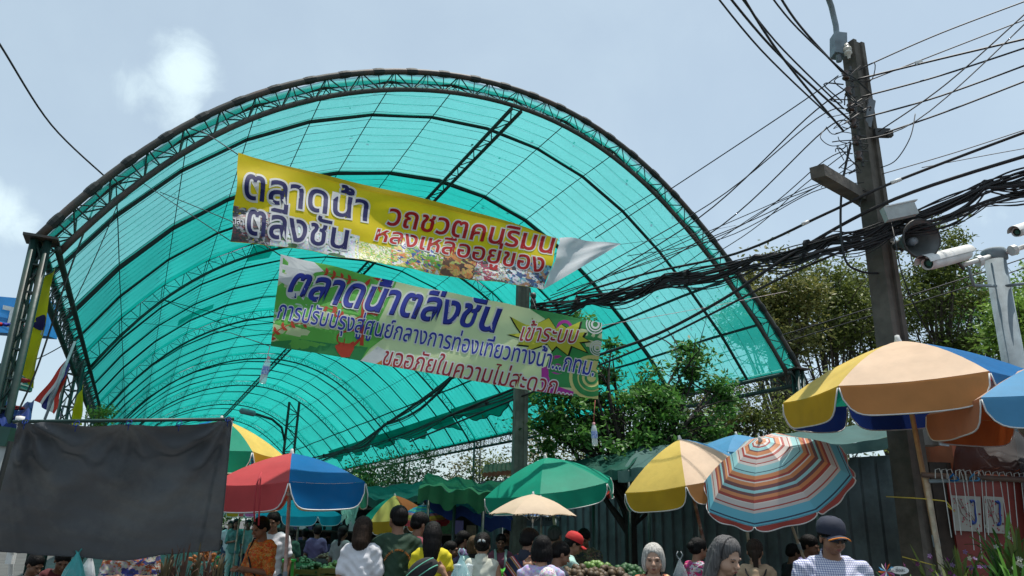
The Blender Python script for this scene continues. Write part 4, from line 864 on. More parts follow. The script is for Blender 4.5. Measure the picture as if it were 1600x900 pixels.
# shop sign lettering board seen below the beige umbrella
t = thing('sign_board', 'dim wall sign with a row of dark Thai lettering, above the vendors', 'sign', at(820, 808, 12.5)); o = t.location
g = MB(); a, b, c, d = at(800, 800, 12.5) - o, at(868, 800, 12.5) - o, at(868, 822, 12.5) - o, at(800, 822, 12.5) - o; g.add([a, b, c, d, a + Vector((0, .03, 0)), b + Vector((0, .03, 0)), c + Vector((0, .03, 0)), d + Vector((0, .03, 0))], [(0, 1, 2, 3), (4, 5, 6, 7), (0, 1, 5, 4), (3, 2, 6, 7), (0, 3, 7, 4), (1, 2, 6, 5)]); g.build('board', mat('dim_board', (.10, .15, .17), .6), t)
def text3d(body, size, m, parent, loc, rot=(PI / 2, 0, 0), name='lettering', off=0., extr=.002, shear=0.):
    c = bpy.data.curves.new('t', 'FONT'); c.body = body; c.size = size; c.extrude = extr; c.offset = off; c.align_x = 'CENTER'; c.align_y = 'CENTER'; c.shear = shear; c.resolution_u = 2
    o = bpy.data.objects.new('t', c); COL.objects.link(o); bpy.context.view_layer.update(); me = bpy.data.meshes.new_from_object(o.evaluated_get(bpy.context.evaluated_depsgraph_get())); bpy.data.objects.remove(o)
    me.materials.clear(); me.materials.append(m); q = link(name, me, parent); q.location = loc; q.rotation_euler = rot; return q
text3d('ร้านอาหารตามสั่ง', .13, mat('ink_dark', (.01, .01, .015), .6), t, at(834, 809, 12.46) - o)

# ---------------------------------------------------------------- right hand stall: phone box, pipe rack, netting
orange_w = mat('orange_paint', (.42, .09, .03), .6, .15, 3, dirt=((.16, .04, .02), 2, .6)); red_w = mat('red_paint', (.24, .03, .02), .55, .15, 3, dirt=((.09, .02, .015), 2, .6))
pbx = at(1500, 760, 8.6); pbx.z = 0
t = thing('phone_booth', 'orange and red public phone booth half hidden behind orchids and strings', 'phone booth', pbx)
g = MB(); g.box(at(1560, 800, 8.9) * 1 - pbx - Vector((0, 0, at(1560, 800, 8.9).z - 1.1)), (1.35, .5, 2.2)); g.build('cabin', red_w, t)
g = MB(); c_ = at(1560, 700, 8.9) - pbx; c_.z = 2.45; g.box(c_, (1.42, .56, .5)); g.build('header', orange_w, t)
def board(px0, py0, px1, py1, Y, tilt, name, seed):
    a, b, c, d = at(px0, py0, Y) - pbx, at(px1, py0 + tilt, Y) - pbx, at(px1 + 3, py1 + tilt, Y) - pbx, at(px0 + 5, py1, Y) - pbx
    g = MB(); k = Vector((0, .02, 0)); g.add([a, b, c, d, a + k, b + k, c + k, d + k], [(0, 1, 2, 3), (4, 5, 6, 7), (0, 1, 5, 4), (3, 2, 6, 7), (0, 3, 7, 4), (1, 2, 6, 5)]); bo = g.build(name, mat('poster_white_shaded', (.34, .33, .29), .5, .1, 5), t)  # white poster greyed down, shade put into its colour
    rr = random.Random(seed); g = MB(); 
    def P(u, v): return a.lerp(b, u).lerp(d.lerp(c, u), v) - Vector((0, .004, 0))
    for s_ in range(3):
        u, v = .08 + .1 * s_, .08; pts = []
        for i in range(8): pts.append(P(u, v)); u += rr.uniform(.02, .10); v += rr.uniform(.06, .12)
        g.tube([p for p in pts if True], .003, 3)
    g.build('printed_twig', mat('twig_print', (.18, .06, .05), .6), bo)
    g = MB()
    for i in range(46):
        u, v = rr.uniform(.04, .95), rr.uniform(.04, .95)
        if abs(v - u) > .45: continue
        cc = P(u, v); rr_ = rr.uniform(.005, .011); g.add([cc + Vector((rr_ * math.cos(q), -.001, rr_ * math.sin(q))) for q in np.linspace(0, 2 * PI, 6)[:-1]], [(0, 1, 2, 3, 4)])
    g.build('printed_blossom', mat('blossom_print', (.35, .03, .06), .6), bo, kind='stuff')
    hs = [P(.62, .16), P(.72, .12), P(.80, .2), P(.78, .45), P(.80, .62), P(.74, .76), P(.62, .74)]
    g = MB(); g.tube(spline(hs, 5), [.022, .024, .02, .014] + [.011] * (len(spline(hs, 5)) - 9) + [.014, .02, .024, .024, .02], 6); g.build('handset_symbol', mat('handset_blue', (.02, .06, .30), .5), bo, True)
board(1487, 774, 1532, 829, 8.6, 2, 'phone_board', 3); board(1537, 775, 1567, 832, 8.6, 2, 'phone_board', 8)
# cabinets on a post
cbn = at(1462, 640, 8.2); t = thing('meter_box', 'pale grey meter boxes fixed beside the utility pole under the tan umbrella', 'box', cbn)
grey_b = mat('grey_box', (.26, .25, .22), .5, .12, 5, dirt=((.15, .13, .1), 4, .5))
g = MB(); g.box(at(1443, 652, 8.25) - cbn, (.2, .16, .62)); g.build('box_body', grey_b, t); g = MB(); g.box(at(1467, 646, 8.2) - cbn, (.15, .14, .6)); g.build('box_body', grey_b, t)
g = MB(); g.box(at(1470, 618, 8.12) - cbn, (.17, .16, .012)); g.build('box_lid', grey_b, t)
g = MB(); g.box(at(1474, 676, 8.1) - cbn, (.10, .02, .28), Matrix.Rotation(.1, 3, 'Y')); nb = g.build('notice', mat('notice_paper', (.5, .58, .62), .5, .1, 9), t)
for k, (zz_, m_) in enumerate(((.05, CY0), (-.02, blue), (-.09, CY0))): g = MB(); g.box(at(1474, 676, 8.08) - cbn + Vector((0, 0, zz_)), (.065, .006, .04)); g.build('notice_print', m_, nb)
# wooden board wall strip behind pole
t = thing('timber_panel', 'dark brown weathered board standing behind the utility pole foot', 'panel', vdown(at(1452, 700, 8.7)))
for k in range(4): g = MB(); g.box(Vector((-.34 + .2 * k, .01 * (k % 2), 1.2)), (.19, .03, 2.4)); g.build('plank', mat('dark_wood', (.05, .035, .025), .8, .3, 6), t)
# netting
nm = mat('black_netting', (.008, .008, .01), .8, .1, 20, alpha=.86)
tarp('netting', 'black shade netting bunched over the flower rack at right', 'netting', [at(1500, 668, 7.6), at(1650, 676, 7.4), at(1650, 722, 7.1), at(1488, 737, 7.1)], nm, .05, .06, seed=20, wr=.02)
# pipe rack and strings
rk = at(1450, 743, 6.4); t = thing('pipe_rack', 'rusty horizontal pipe rack with wire hooks for hanging orchids', 'rack', rk)
g = MB(); g.tube([at(1440, 742, 6.4) - rk, at(1650, 752, 6.2) - rk], .022, 8); g.build('pipe', mat('rusty_pipe', (.12, .07, .05), .6, .2, 9), t, True); g = MB(); g.tube([at(1452, 752, 6.42) - rk, at(1650, 746, 6.25) - rk], .016, 8); g.build('pipe', galv, t, True)
for x0, x1 in ((1446, 1473), (1640, 1640)):
    g = MB(); a = at(x0, 742, 6.45); b = at(x1, 900, 6.45); g.tube([a - rk, b - rk, vdown(b) - rk], .022, 8); g.build('post', pole_cream, t, True)
rr = random.Random(11); hk = mat('wire_white', (.45, .45, .42), .5)
for i in range(17):
    x = 1466 + i * 10 + rr.uniform(-3, 3); y = 741 + (x - 1450) * .05; y1 = 800 + rr.uniform(-5, 75); p = at(x, y - 4, 6.3); q = at(x + 14 + rr.uniform(-3, 8), y1, 6.25)
    g = MB(); g.tube([p + Vector((-.03, 0, -.05)) - rk, p + Vector((-.02, 0, .02)) - rk, p + Vector((.015, 0, .03)) - rk, p + Vector((.03, 0, -.03)) - rk, q - rk], .0035, 4); g.build('hook_wire', hk, t)
for x, m_ in ((1490, CB), (1522, CLB)):
    g = MB(); p = at(x, 746, 6.3) - rk; g.tube([p + Vector((.03 * math.cos(a), .03 * math.sin(a * 2), .028 * math.sin(a))) for a in np.linspace(0, 2 * PI, 12)], .007, 5); g.build('tie', m_, t)
cord([(1385, 776, 6.9), (1440, 779, 6.5), (1478, 783, 6.35), (1492, 800, 6.35), (1480, 790, 6.35)], 'yellow plastic string tied to the rack post', .006, mat('yellow_string', (.6, .45, .05), .5))
cord([(1410, 870, 6.4), (1440, 878, 6.3), (1462, 884, 6.2)], 'yellow string low beside the rack post', .005, mat('yellow_string', (.6, .45, .05), .5))

# ---------------------------------------------------------------- left side: signs, flags, shop things
t = thing('bank_sign', 'blue cash machine sign with white ATM letters behind the left post', 'sign', at(30, 490, 16)); o = t.location
a, b, c, d = [at(*p) - o for p in ((-60, 458, 16), (78, 470, 17.4), (76, 525, 17.4), (-60, 515, 16))]; k = Vector((.0, .35, 0))
g = MB(); g.add([a, b, c, d, a + k, b + k, c + k, d + k], [(0, 1, 2, 3), (4, 5, 6, 7), (0, 1, 5, 4), (3, 2, 6, 7), (0, 3, 7, 4), (1, 2, 6, 5)]); g.build('sign_face', mat('sign_blue', (.01, .19, .50), .4, .05), t)
dirv = (b - a).normalized(); ang = math.atan2(dirv.y, dirv.x)
def onsign(px, py, Y): return at(px, py, Y) - o + Vector((0, -.03, 0))
text3d('ATM', .66, mat('sign_white', (.7, .72, .75), .4), t, onsign(21, 499, 16.8), (PI / 2, 0, ang), off=.02, extr=.01)
for k_, (x, m_) in enumerate(((2, red), (10, blue), (18, blue), (26, mag), (34, red))):
    g = MB(); g.lathe([(0, .004), (.07, 0), (0, -.004)], 14, Matrix.Translation(onsign(x, 507 + x * .06, 16.6 + x * .009)) @ Matrix.Rotation(ang, 4, 'Z') @ Matrix.Scale(.65, 4, (0, 0, 1)) @ Matrix.Rotation(PI / 2, 4, 'X')); g.build('card_logo', m_, t, True)
g = MB(); p = at(20, 512, 17); g.tube([p - o, vdown(p) - o], .07, 8); g.build('post', galv, t)
gsn = mat('sign_green_grey', (.06, .13, .11), .5, .1)
t = thing('sign_box', 'green lightbox sign with pale lettering low behind the left post', 'sign', at(30, 588, 12)); o = t.location
a, b, c, d = [at(*p) - o for p in ((-20, 563, 12), (34, 575, 12), (32, 607, 12), (-20, 600, 12))]; e = at(56, 580, 12.8) - o; f_ = at(50, 612, 12.8) - o
g = MB(); g.add([a, b, c, d, e, f_, a + Vector((.2, .8, 0)), d + Vector((.2, .8, 0))], [(0, 1, 2, 3), (1, 4, 5, 2), (3, 2, 5, 7), (0, 1, 4, 6)]); g.build('sign_face', gsn, t)
text3d('ขายดี', .17, mat('sign_pale', (.45, .5, .45), .5), t, at(16, 582, 11.97) - o, off=.01); text3d('ราคาส่ง', .15, mat('sign_pale', (.45, .5, .45), .5), t, at(16, 594, 11.97) - o, off=.01)
for i in range(4): g = MB(); q0 = b.lerp(c, (i + .7) / 4.6); q1 = e.lerp(f_, (i + .7) / 4.6); g.tube([q0 + Vector((.01, -.02, 0)), q1 + Vector((.01, -.02, 0))], .012, 4); g.build('louvre', mat('sign_pale', (.45, .5, .45), .5), t)
g = MB(); p = at(20, 600, 12.4); g.tube([p - o, vdown(p) - o], .05, 8); g.build('post', galv, t)
t = tarp('tarpaulin', 'crumpled dark blue tarpaulin heaped behind the left steel post', 'tarpaulin', [at(-30, 628, 9), at(52, 632, 9), at(48, 662, 8), at(-40, 658, 8)], t_blue, .05, .3, seed=22, wr=.05)
t = thing('stall_crate', 'green box roof with a pale sloping side at the far left edge', 'stall', at(10, 690, 6.5)); o = t.location
g = MB(); g.box(at(2, 682, 6.6) - o, (.32, .3, .16), Matrix.Rotation(.1, 3, 'Y')); g.build('roof_box', mat('dark_green_box', (.01, .07, .05), .5, .1), t)
a, b, c, d = [at(*p) - o for p in ((-40, 700, 6.5), (17, 696, 6.5), (-6, 790, 6.4), (-60, 790, 6.4))]; k = Vector((0, .04, 0)); g = MB(); g.add([a, b, c, d, a + k, b + k, c + k, d + k], [(0, 1, 2, 3), (4, 5, 6, 7), (0, 1, 5, 4), (3, 2, 6, 7), (0, 3, 7, 4), (1, 2, 6, 5)]); g.build('side_panel', mat('pale_panel', (.42, .44, .43), .5, .1), t)
g = MB(); g.tube([at(17, 690, 6.45) - o, at(-12, 800, 6.4) - o, vdown(at(-12, 800, 6.4)) - o], .022, 6); g.build('post', dark, t)
# flags
def flag(name, label, pole_pts, C, bands, wr, Y, emblem=None, seed=0):
    o = at(*pole_pts[-1]); t = thing(name, label, 'flag', o)
    if len(pole_pts) > 1: g = MB(); g.tube([at(*p) - o for p in pole_pts], .018, 6); g.build('staff', galv, t, True)
    C = [at(*c) for c in C]; nn = (C[1] - C[0]).cross(C[3] - C[0]).normalized()
    def fn(u, v): return C[0].lerp(C[1], u).lerp(C[3].lerp(C[2], u), v) + nn * (wr * math.sin(u * 9 + v * 3 + seed) + wr * .6 * math.sin(v * 8 + u * 4)) - o
    x = 0
    for (w_, m_) in bands:
        g = MB(); g.grid(lambda u, v: fn(x + w_ * u, v), max(3, int(14 * w_)), 20); g.build('flag_band' if len(bands) > 1 else 'flag_cloth', m_, t, True); x += w_
    if emblem:
        for (cu, cv, ru, rv, m_) in emblem:
            for sgn in (-1, 1):
                g = MB(); vs = [fn(cu, cv) + nn * .006 * sgn] + [fn(cu + ru * math.cos(a) * (1 + .25 * math.sin(a * 5)), cv + rv * math.sin(a) * (1 + .2 * math.sin(a * 3))) + nn * .006 * sgn for a in np.linspace(0, 2 * PI, 21)[:-1]]
                g.add(vs, [(0, i + 1, (i + 1) % 20 + 1) for i in range(20)]); g.build('emblem', m_, t)
    return t
FY = cloth('flag_yellow', (.62, .54, .01), .5); FR = cloth('flag_red', (.50, .04, .03), .45); FW = cloth('flag_white', (.6, .6, .62), .45); FN = cloth('flag_navy', (.03, .03, .16), .45)
flag('flag', 'tall yellow flag with a blue royal emblem hanging on the front left post', [(84, 430, 8.7)], [(54, 452, 8.95), (86, 418, 8.75), (56, 608, 8.6), (20, 572, 8.8)], [(1, FY)], .03, 8.7, [(.72, .47, .22, .07, FN), (.72, .47, .1, .03, CR), (.78, .55, .10, .03, FW)])
flag('flag', 'narrow yellow flag on the second left post of the canopy', [(128, 596, 13.5)], [(112, 640, 13.6), (130, 600, 13.5), (131, 665, 13.4), (110, 668, 13.5)], [(1, FY)], .03, 13.5)
flag('flag', 'red, white and blue striped national flag drooping from a slanted staff', [(117, 534, 10.4), (70, 655, 10.0)], [(112, 556, 10.4), (104, 585, 10.4), (80, 648, 10.1), (56, 626, 10.1)], [(.17, FR), (.17, FW), (.32, FN), (.17, FW), (.17, FR)], .05, 10.2)
flag('flag', 'tiny striped national flag farther back beside the left posts', [(104, 620, 17), (92, 662, 17)], [(103, 622, 17), (100, 634, 17), (95, 656, 17), (92, 648, 17)], [(.17, FR), (.17, FW), (.32, FN), (.17, FW), (.17, FR)], .02, 17)
# red tape on the left post
for k, (x0, y0) in enumerate(((33, 594), (23, 637))):
    g = MB(); p = at(x0, y0, 8.55); g.tube([p + Vector((.085 * math.cos(a), .085 * math.sin(a), 0)) for a in np.linspace(0, 2 * PI, 14)], .016, 5); tag(g.build('post_tape', mat('red_tape', (.5, .04, .04), .6)), ['upper red tape wound on the front left post', 'lower red tape wound on the front left post'][k], 'tape')

# ---------------------------------------------------------------- people: one skin surface from a blended distance field
def nets(prims, sub, xs, ys, zs, k=.02, post=None):
    X, Y, Z = np.meshgrid(xs, ys, zs, indexing='ij'); D = np.full(X.shape, .08)
    def ev(p, X, Y, Z):
        if p[0] == 'c':
            a = np.array(p[1]); b = np.array(p[2]); ba = b - a; L = ba @ ba + 1e-9
            h = np.clip(((X - a[0]) * ba[0] + (Y - a[1]) * ba[1] + (Z - a[2]) * ba[2]) / L, 0, 1)
            return np.sqrt((X - a[0] - ba[0] * h) ** 2 + (Y - a[1] - ba[1] * h) ** 2 + (Z - a[2] - ba[2] * h) ** 2) - (p[3] + (p[4] - p[3]) * h)
        c, r = p[1], p[2]
        x, y, z = X - c[0], Y - c[1], Z - c[2]
        if len(p) > 3 and p[3] is not None:
            M_ = p[3]; x, y, z = (M_[0][0] * x + M_[0][1] * y + M_[0][2] * z, M_[1][0] * x + M_[1][1] * y + M_[1][2] * z, M_[2][0] * x + M_[2][1] * y + M_[2][2] * z)
        k0 = np.sqrt((x / r[0]) ** 2 + (y / r[1]) ** 2 + (z / r[2]) ** 2); k1 = np.sqrt((x / r[0] ** 2) ** 2 + (y / r[1] ** 2) ** 2 + (z / r[2] ** 2) ** 2) + 1e-9
        return k0 * (k0 - 1) / k1
    def rng(p, m):
        if p[0] == 'c': a = np.minimum(p[1], p[2]) - max(p[3], p[4]) - m; b = np.maximum(p[1], p[2]) + max(p[3], p[4]) + m
        else: q = max(p[2]) if len(p) > 3 and p[3] is not None else None; rr_ = np.array([q] * 3) if q else np.array(p[2]); a = np.array(p[1]) - rr_ - m; b = np.array(p[1]) + rr_ + m
        s = []
        for g_, lo, hi in ((xs, a[0], b[0]), (ys, a[1], b[1]), (zs, a[2], b[2])):
            i0, i1 = np.searchsorted(g_, lo), np.searchsorted(g_, hi); s.append(slice(max(0, i0 - 1), min(len(g_), i1 + 1)))
        return tuple(s)
    for p in prims:
        sl_ = rng(p, .05)
        if any(q.stop - q.start <= 0 for q in sl_): continue
        kk = p[5] if p[0] == 'c' and len(p) > 5 else (p[4] if p[0] == 'e' and len(p) > 4 else k)
        d = ev(p, X[sl_], Y[sl_], Z[sl_]); o = D[sl_]; h = np.maximum(kk - np.abs(d - o), 0) / kk
        D[sl_] = np.minimum(d, o) - h * h * kk * .25
    for p in sub:
        if p[0] in 'ec':
            sl_ = rng(p, .05)
            if any(q.stop - q.start <= 0 for q in sl_): continue
            d = -ev(p, X[sl_], Y[sl_], Z[sl_]); o = D[sl_]; kk = .012; h = np.maximum(kk - np.abs(d - o), 0) / kk; D[sl_] = np.maximum(d, o) + h * h * kk * .25
        elif p[0] == 'z>': D = np.maximum(D, Z - p[1])
        elif p[0] == 'z<': D = np.maximum(D, p[1] - Z)
    if post is not None: D = D + post(X, Y, Z)
    D[0] = D[-1] = .05; D[:, 0] = D[:, -1] = .05; D[:, :, 0] = D[:, :, -1] = .05
    s = D < 0; nx, ny, nz = D.shape
    cnt = sum(s[a:nx - 1 + a, b:ny - 1 + b, c:nz - 1 + c].astype(np.int8) for a in (0, 1) for b in (0, 1) for c in (0, 1))
    act = (cnt > 0) & (cnt < 8); idx = np.full(act.shape, -1); I = np.argwhere(act); idx[act] = np.arange(len(I))
    acc = np.zeros((len(I), 3)); n = np.zeros(len(I)); corners = [(a, b, c) for a in (0, 1) for b in (0, 1) for c in (0, 1)]
    gx, gy, gz = xs, ys, zs
    for i, ca in enumerate(corners):
        for cb in corners[i + 1:]:
            if sum(abs(p - q) for p, q in zip(ca, cb)) != 1: continue
            ia = I + ca; ib = I + cb; da = D[ia[:, 0], ia[:, 1], ia[:, 2]]; db = D[ib[:, 0], ib[:, 1], ib[:, 2]]; m = (da < 0) != (db < 0)
            t = np.where(m, da / np.where(m, da - db, 1), 0)[:, None]
            pa = np.stack([gx[ia[:, 0]], gy[ia[:, 1]], gz[ia[:, 2]]], 1); pb_ = np.stack([gx[ib[:, 0]], gy[ib[:, 1]], gz[ib[:, 2]]], 1)
            acc += np.where(m[:, None], pa + (pb_ - pa) * t, 0); n += m
    V = acc / n[:, None]; F_ = []
    for ax in range(3):
        o1, o2 = [(1, 2), (2, 0), (0, 1)][ax]
        a = s; sl0 = [slice(None)] * 3; sl1 = [slice(None)] * 3; sl0[ax] = slice(0, -1); sl1[ax] = slice(1, None)
        ch = np.argwhere(a[tuple(sl0)] != a[tuple(sl1)]); ch = ch[(ch[:, o1] > 0) & (ch[:, o2] > 0) & (ch[:, o1] < D.shape[o1] - 1) & (ch[:, o2] < D.shape[o2] - 1)]
        e1 = np.zeros(3, int); e1[o1] = 1; e2 = np.zeros(3, int); e2[o2] = 1
        q = [ch, ch - e1, ch - e1 - e2, ch - e2]; q = np.stack([idx[c[:, 0], c[:, 1], c[:, 2]] for c in q], 1)
        fl = a[tuple(sl0)][ch[:, 0], ch[:, 1], ch[:, 2]]; q = np.where(fl[:, None], q, q[:, ::-1]); F_.append(q[(q >= 0).all(1)])
    return V, np.concatenate(F_)
def mesh_np(name, V, Fq, m, parent):
    me = bpy.data.meshes.new(name); me.vertices.add(len(V)); me.vertices.foreach_set('co', V.astype(np.float32).ravel())
    me.loops.add(len(Fq) * 4); me.loops.foreach_set('vertex_index', Fq.astype(np.int32).ravel()); me.polygons.add(len(Fq))
    me.polygons.foreach_set('loop_start', np.arange(0, len(Fq) * 4, 4, dtype=np.int32)); me.update(calc_edges=True)
    me.polygons.foreach_set('use_smooth', [True] * len(Fq)); me.materials.append(m); me.update(); return link(name, me, parent)
def skinm(n, c): return mat('skin_' + n, c, .5, .08, 9, .05, spec=.35)
SK1 = skinm('warm', (.36, .19, .115)); SK2 = skinm('tan', (.25, .125, .075)); SK3 = skinm('dark', (.17, .085, .05)); SK4 = skinm('pale', (.44, .27, .19))
def hairm(n, c):
    m = mat('hair_' + n, c, .55, .25, 60, .35, spec=.14); nt = m.node_tree; tcn = [x for x in nt.nodes if x.type == 'TEX_COORD'][0]; mp = N(nt, 'ShaderNodeMapping'); mp.inputs['Scale'].default_value = (1.6, 1.6, .1)
    for x in [x for x in nt.nodes if x.type == 'TEX_NOISE']: nt.links.new(mp.outputs[0], x.inputs['Vector'])
    nt.links.new(tcn.outputs['Object'], mp.inputs[0]); return m
HB = hairm('black', (.007, .006, .006)); HBR = hairm('brown', (.03, .018, .012)); HG = hairm('grey', (.52, .50, .46)); HDG = hairm('dark_grey', (.13, .125, .125)); HMG = hairm('pepper', (.05, .055, .05))
lipm = mat('lips', (.25, .07, .06), .5); eyew = mat('eye', (.03, .02, .018), .2); browm = mat('brow', (.02, .015, .012), .8)
def fab(n, c, **k): return mat('fabric_' + n, c, .85, k.pop('var', .12), k.pop('scale', 5), .25, **k)
def rotz(a): return np.array([[math.cos(a), -math.sin(a), 0], [math.sin(a), math.cos(a), 0], [0, 0, 1]])
def rotx(a): return np.array([[1, 0, 0], [0, math.cos(a), -math.sin(a)], [0, math.sin(a), math.cos(a)]])
def roty(a): return np.array([[math.cos(a), 0, math.sin(a)], [0, 1, 0], [-math.sin(a), 0, math.cos(a)]])
def hand(elb, wr, s, curl=.8, thumb_side=1, k=.008):
    """palm, four curled fingers of different length and a thumb, in the line of the forearm"""
    d = (wr - elb) / np.linalg.norm(wr - elb); up = np.array([0, 0, 1.]) if abs(d[2]) < .8 else np.array([0, 1., 0]); sd = np.cross(d, up); sd /= np.linalg.norm(sd); nn = np.cross(sd, d); out = []
    pc = wr + d * .05 * s; out.append(('c', wr, pc + d * .02 * s, .026 * s, .034 * s)); out.append(('c', pc - sd * .02 * s, pc + sd * .02 * s + d * .01 * s, .022 * s, .022 * s))
    for j, (o, L) in enumerate(((-.03, .060), (-.010, .072), (.010, .068), (.029, .052))):
        b = pc + d * .035 * s + sd * o * s; m = b + (d * math.cos(curl * .5) - nn * math.sin(curl * .5)) * L * .55 * s; e = m + (d * math.cos(curl * 1.5) - nn * math.sin(curl * 1.5)) * L * .5 * s
        out += [('c', b, m, .0095 * s, .0085 * s, k), ('c', m, e, .0085 * s, .007 * s, k)]
    b = pc + sd * -.028 * s * thumb_side - d * .015 * s; m = b + (d * .7 - sd * .7 * thumb_side - nn * .2) * .035 * s; e = m + (d * .9 - sd * .15 * thumb_side - nn * .35) * .03 * s
    return out + [('c', b, m, .012 * s, .0105 * s, k), ('c', m, e, .0105 * s, .008 * s, k)]
N_P = [0]
def person(label, px, ytop, Y, face, skin=SK1, hair='short', hm=HB, shirt=None, pants=None, sleeve='short', arms=('down', 'down'), yaw=0, pitch=0, roll=0, lean=0, male=False, build=1., H=None, extra=None, res=1., lower=True, collar=None, age=0, group=None, sit=0., step=.0, cat='person', skirt=False, fixed=False):
    """face: heading in degrees, 0 faces away from the camera, 180 towards it, 90 towards the picture's right"""
    if Y < 11 and not fixed: Y *= 1.2
    top = at(px, ytop, Y); Hh = H or top.z
    s = (H or max(1.5, min(1.74, top.z))) / 1.62 * .97
    base = Vector((top.x, top.y, 0)); dz = top.z - 1.62 * s   # standing height from the head top; a seated body sits lower
    t = thing('person', label, cat, base, group); t.rotation_euler = (0, 0, -R(face) - math.atan2(top.x, top.y)); N_P[0] += 1
    sw = (.178 if male else .148) * s * build; hwp = (.15 if male else .165) * s * build
    P = lambda x, y, z: np.array([x * s, y * s, z * s + dz])
    ln = R(lean); hip = P(0, 0, .86)
    def L(p):  # lean of the trunk about the hips, forward +Y
        q = p - hip; return hip + rotx(-ln) @ q
    if abs(dz) > .12 or sit: lower = False
    bw = build * s
    tors = [('e', L(P(0, 0, .87)), (hwp, .115 * bw, .12 * s)), ('e', L(P(0, .0, 1.03)), (.125 * bw * (1.12 if male else 1), .095 * bw, .16 * s)), ('e', L(P(0, .0, 1.20)), (.150 * bw * (1.1 if male else 1), .105 * bw, .15 * s)), ('c', L(P(-.10, -.01, 1.315)), L(P(.10, -.01, 1.315)), .062 * s, .062 * s)]
    if not male: tors += [('e', L(P(-.065, .085, 1.20)), (.062 * s, .05 * s, .058 * s)), ('e', L(P(.065, .085, 1.20)), (.062 * s, .05 * s, .058 * s))]
    sh = [L(P(-1, 0, 0) * 0 + np.array([sg * sw, -.005 * s, 1.30 * s + dz])) for sg in (-1, 1)]
    arm_pr = []; slv = []; hands = []
    for i, (sg, ps) in enumerate(zip((-1, 1), arms)):
        S0 = sh[i]
        if ps == 'down': E = S0 + np.array([sg * .045, -.01, -.27]) * s; W = E + np.array([sg * .01, .06, -.23]) * s
        elif ps == 'front': E = S0 + np.array([sg * .04, .04, -.26]) * s; W = E + np.array([-sg * .12, .19, .03]) * s
        elif ps == 'up': E = S0 + np.array([sg * .03, .13, -.19]) * s; W = E + np.array([-sg * .02, .09, .20]) * s
        elif ps == 'hold': E = S0 + np.array([sg * .05, .02, -.26]) * s; W = E + np.array([sg * .02, .17, -.08]) * s
        elif ps == 'reach': E = S0 + np.array([sg * .03, .16, -.18]) * s; W = E + np.array([-sg * .02, .22, -.06]) * s
        else: E = S0 + np.array(ps[0]) * s; W = E + np.array(ps[1]) * s
        ru, rf = (.047 if male else .041) * bw, (.035 if male else .031) * bw
        arm_pr += [('c', S0, E, ru, rf * 1.1), ('c', E, W, rf * 1.08, rf * .68)] + hand(E, W, s * (1.05 if male else .95), thumb_side=sg)
        k = {'short': .62, 'long': 1, 'none': 0, 'half': .9, 'cap': .3}[sleeve]
        if k:
            e = S0 + (E - S0) * k; slv.append(('c', S0, e, ru + .006 * s, ru + .018 * s))
            if sleeve == 'long': slv.append(('c', E, W, rf + .017 * s, rf * .8 + .014 * s))
    # head
    hc = L(P(0, .015, 1.42)) + np.array([0, .01 * s + .05 * s * math.sin(ln), 0]); pv = hc.copy(); RM = rotz(-R(yaw)) @ rotx(-R(pitch)) @ roty(R(roll))
    def Hd(x, y, z): return pv + RM @ (np.array([x, y, z]) * s)
    Mi = RM.T.tolist()
    def He(x, y, z, rx, ry, rz): return ('e', Hd(x, y, z), (rx * s, ry * s, rz * s), Mi, .012)
    neck = [('c', L(P(0, -.012, 1.32)), Hd(0, -.008, .03), .054 * s * (1.1 if male else .92), .050 * s)]
    head = [He(0, -.012, .118, .074, .092, .082), He(0, .022, .062, .061, .068, .078), He(0, .045, .008, .034, .034, .026), He(-.034, .04, .042, .03, .04, .032), He(.034, .04, .042, .03, .04, .032),
            ('c', Hd(0, .088, .085), Hd(0, .107, .055), .008 * s, .0135 * s, .012), ('c', Hd(-.011, .098, .051), Hd(.011, .098, .051), .0085 * s, .0085 * s, .006), ('c', Hd(-.038, .080, .098), Hd(.038, .080, .098), .011 * s, .011 * s, .014),
            ('c', Hd(-.017, .088, .026), Hd(.017, .088, .026), .008 * s, .008 * s, .008), ('c', Hd(-.014, .084, .016), Hd(.014, .084, .016), .008 * s, .008 * s, .008),
            He(-.074, -.006, .070, .008, .016, .026), He(.074, -.006, .070, .008, .016, .026)]
    sub = [('e', Hd(-.031, .098, .082), (.018 * s, .016 * s, .012 * s), Mi), ('e', Hd(.031, .098, .082), (.018 * s, .016 * s, .012 * s), Mi)]
    legs = []
    if lower:
        for sg in (-1, 1):
            f_ = step * sg
            legs += [('c', P(sg * .085, 0, .84), P(sg * .088, .02 + f_ * .5, .46), .082 * bw, .054 * bw), ('c', P(sg * .088, .02 + f_ * .5, .46), P(sg * .085, -.01 + f_, .07), .052 * bw, .032 * bw), ('c', P(sg * .085, -.02 + f_, .035), P(sg * .095, .14 + f_, .03), .034 * s, .028 * s)]
    allp = tors + arm_pr + neck + head + legs
    pts = np.concatenate([[np.array(p[1]) - .16, np.array(p[1]) + .16] if p[0] == 'e' else [np.array(p[1]) - .09, np.array(p[2]) - .09, np.array(p[1]) + .09, np.array(p[2]) + .09] for p in allp]); lo, hi = pts.min(0), pts.max(0)
    hz = hc[2]; fx = hc[0]; fy = hc[1]
    def axis(a, b, c0, c1, fine, coarse):
        out = [a]
        while out[-1] < b: out.append(out[-1] + (fine if c0 <= out[-1] <= c1 else coarse))
        return np.array(out)
    fi, co_ = .0065 / res, .0135 / res
    zlo = dz + (.0 if lower else .70) * s
    xs = axis(lo[0], hi[0], fx - .11, fx + .11, fi, co_); ys = axis(lo[1], hi[1], fy - .13, fy + .15, fi, co_); zs = axis(max(lo[2], zlo - .02), hi[2], hz - .06, hz + .23, fi, co_)
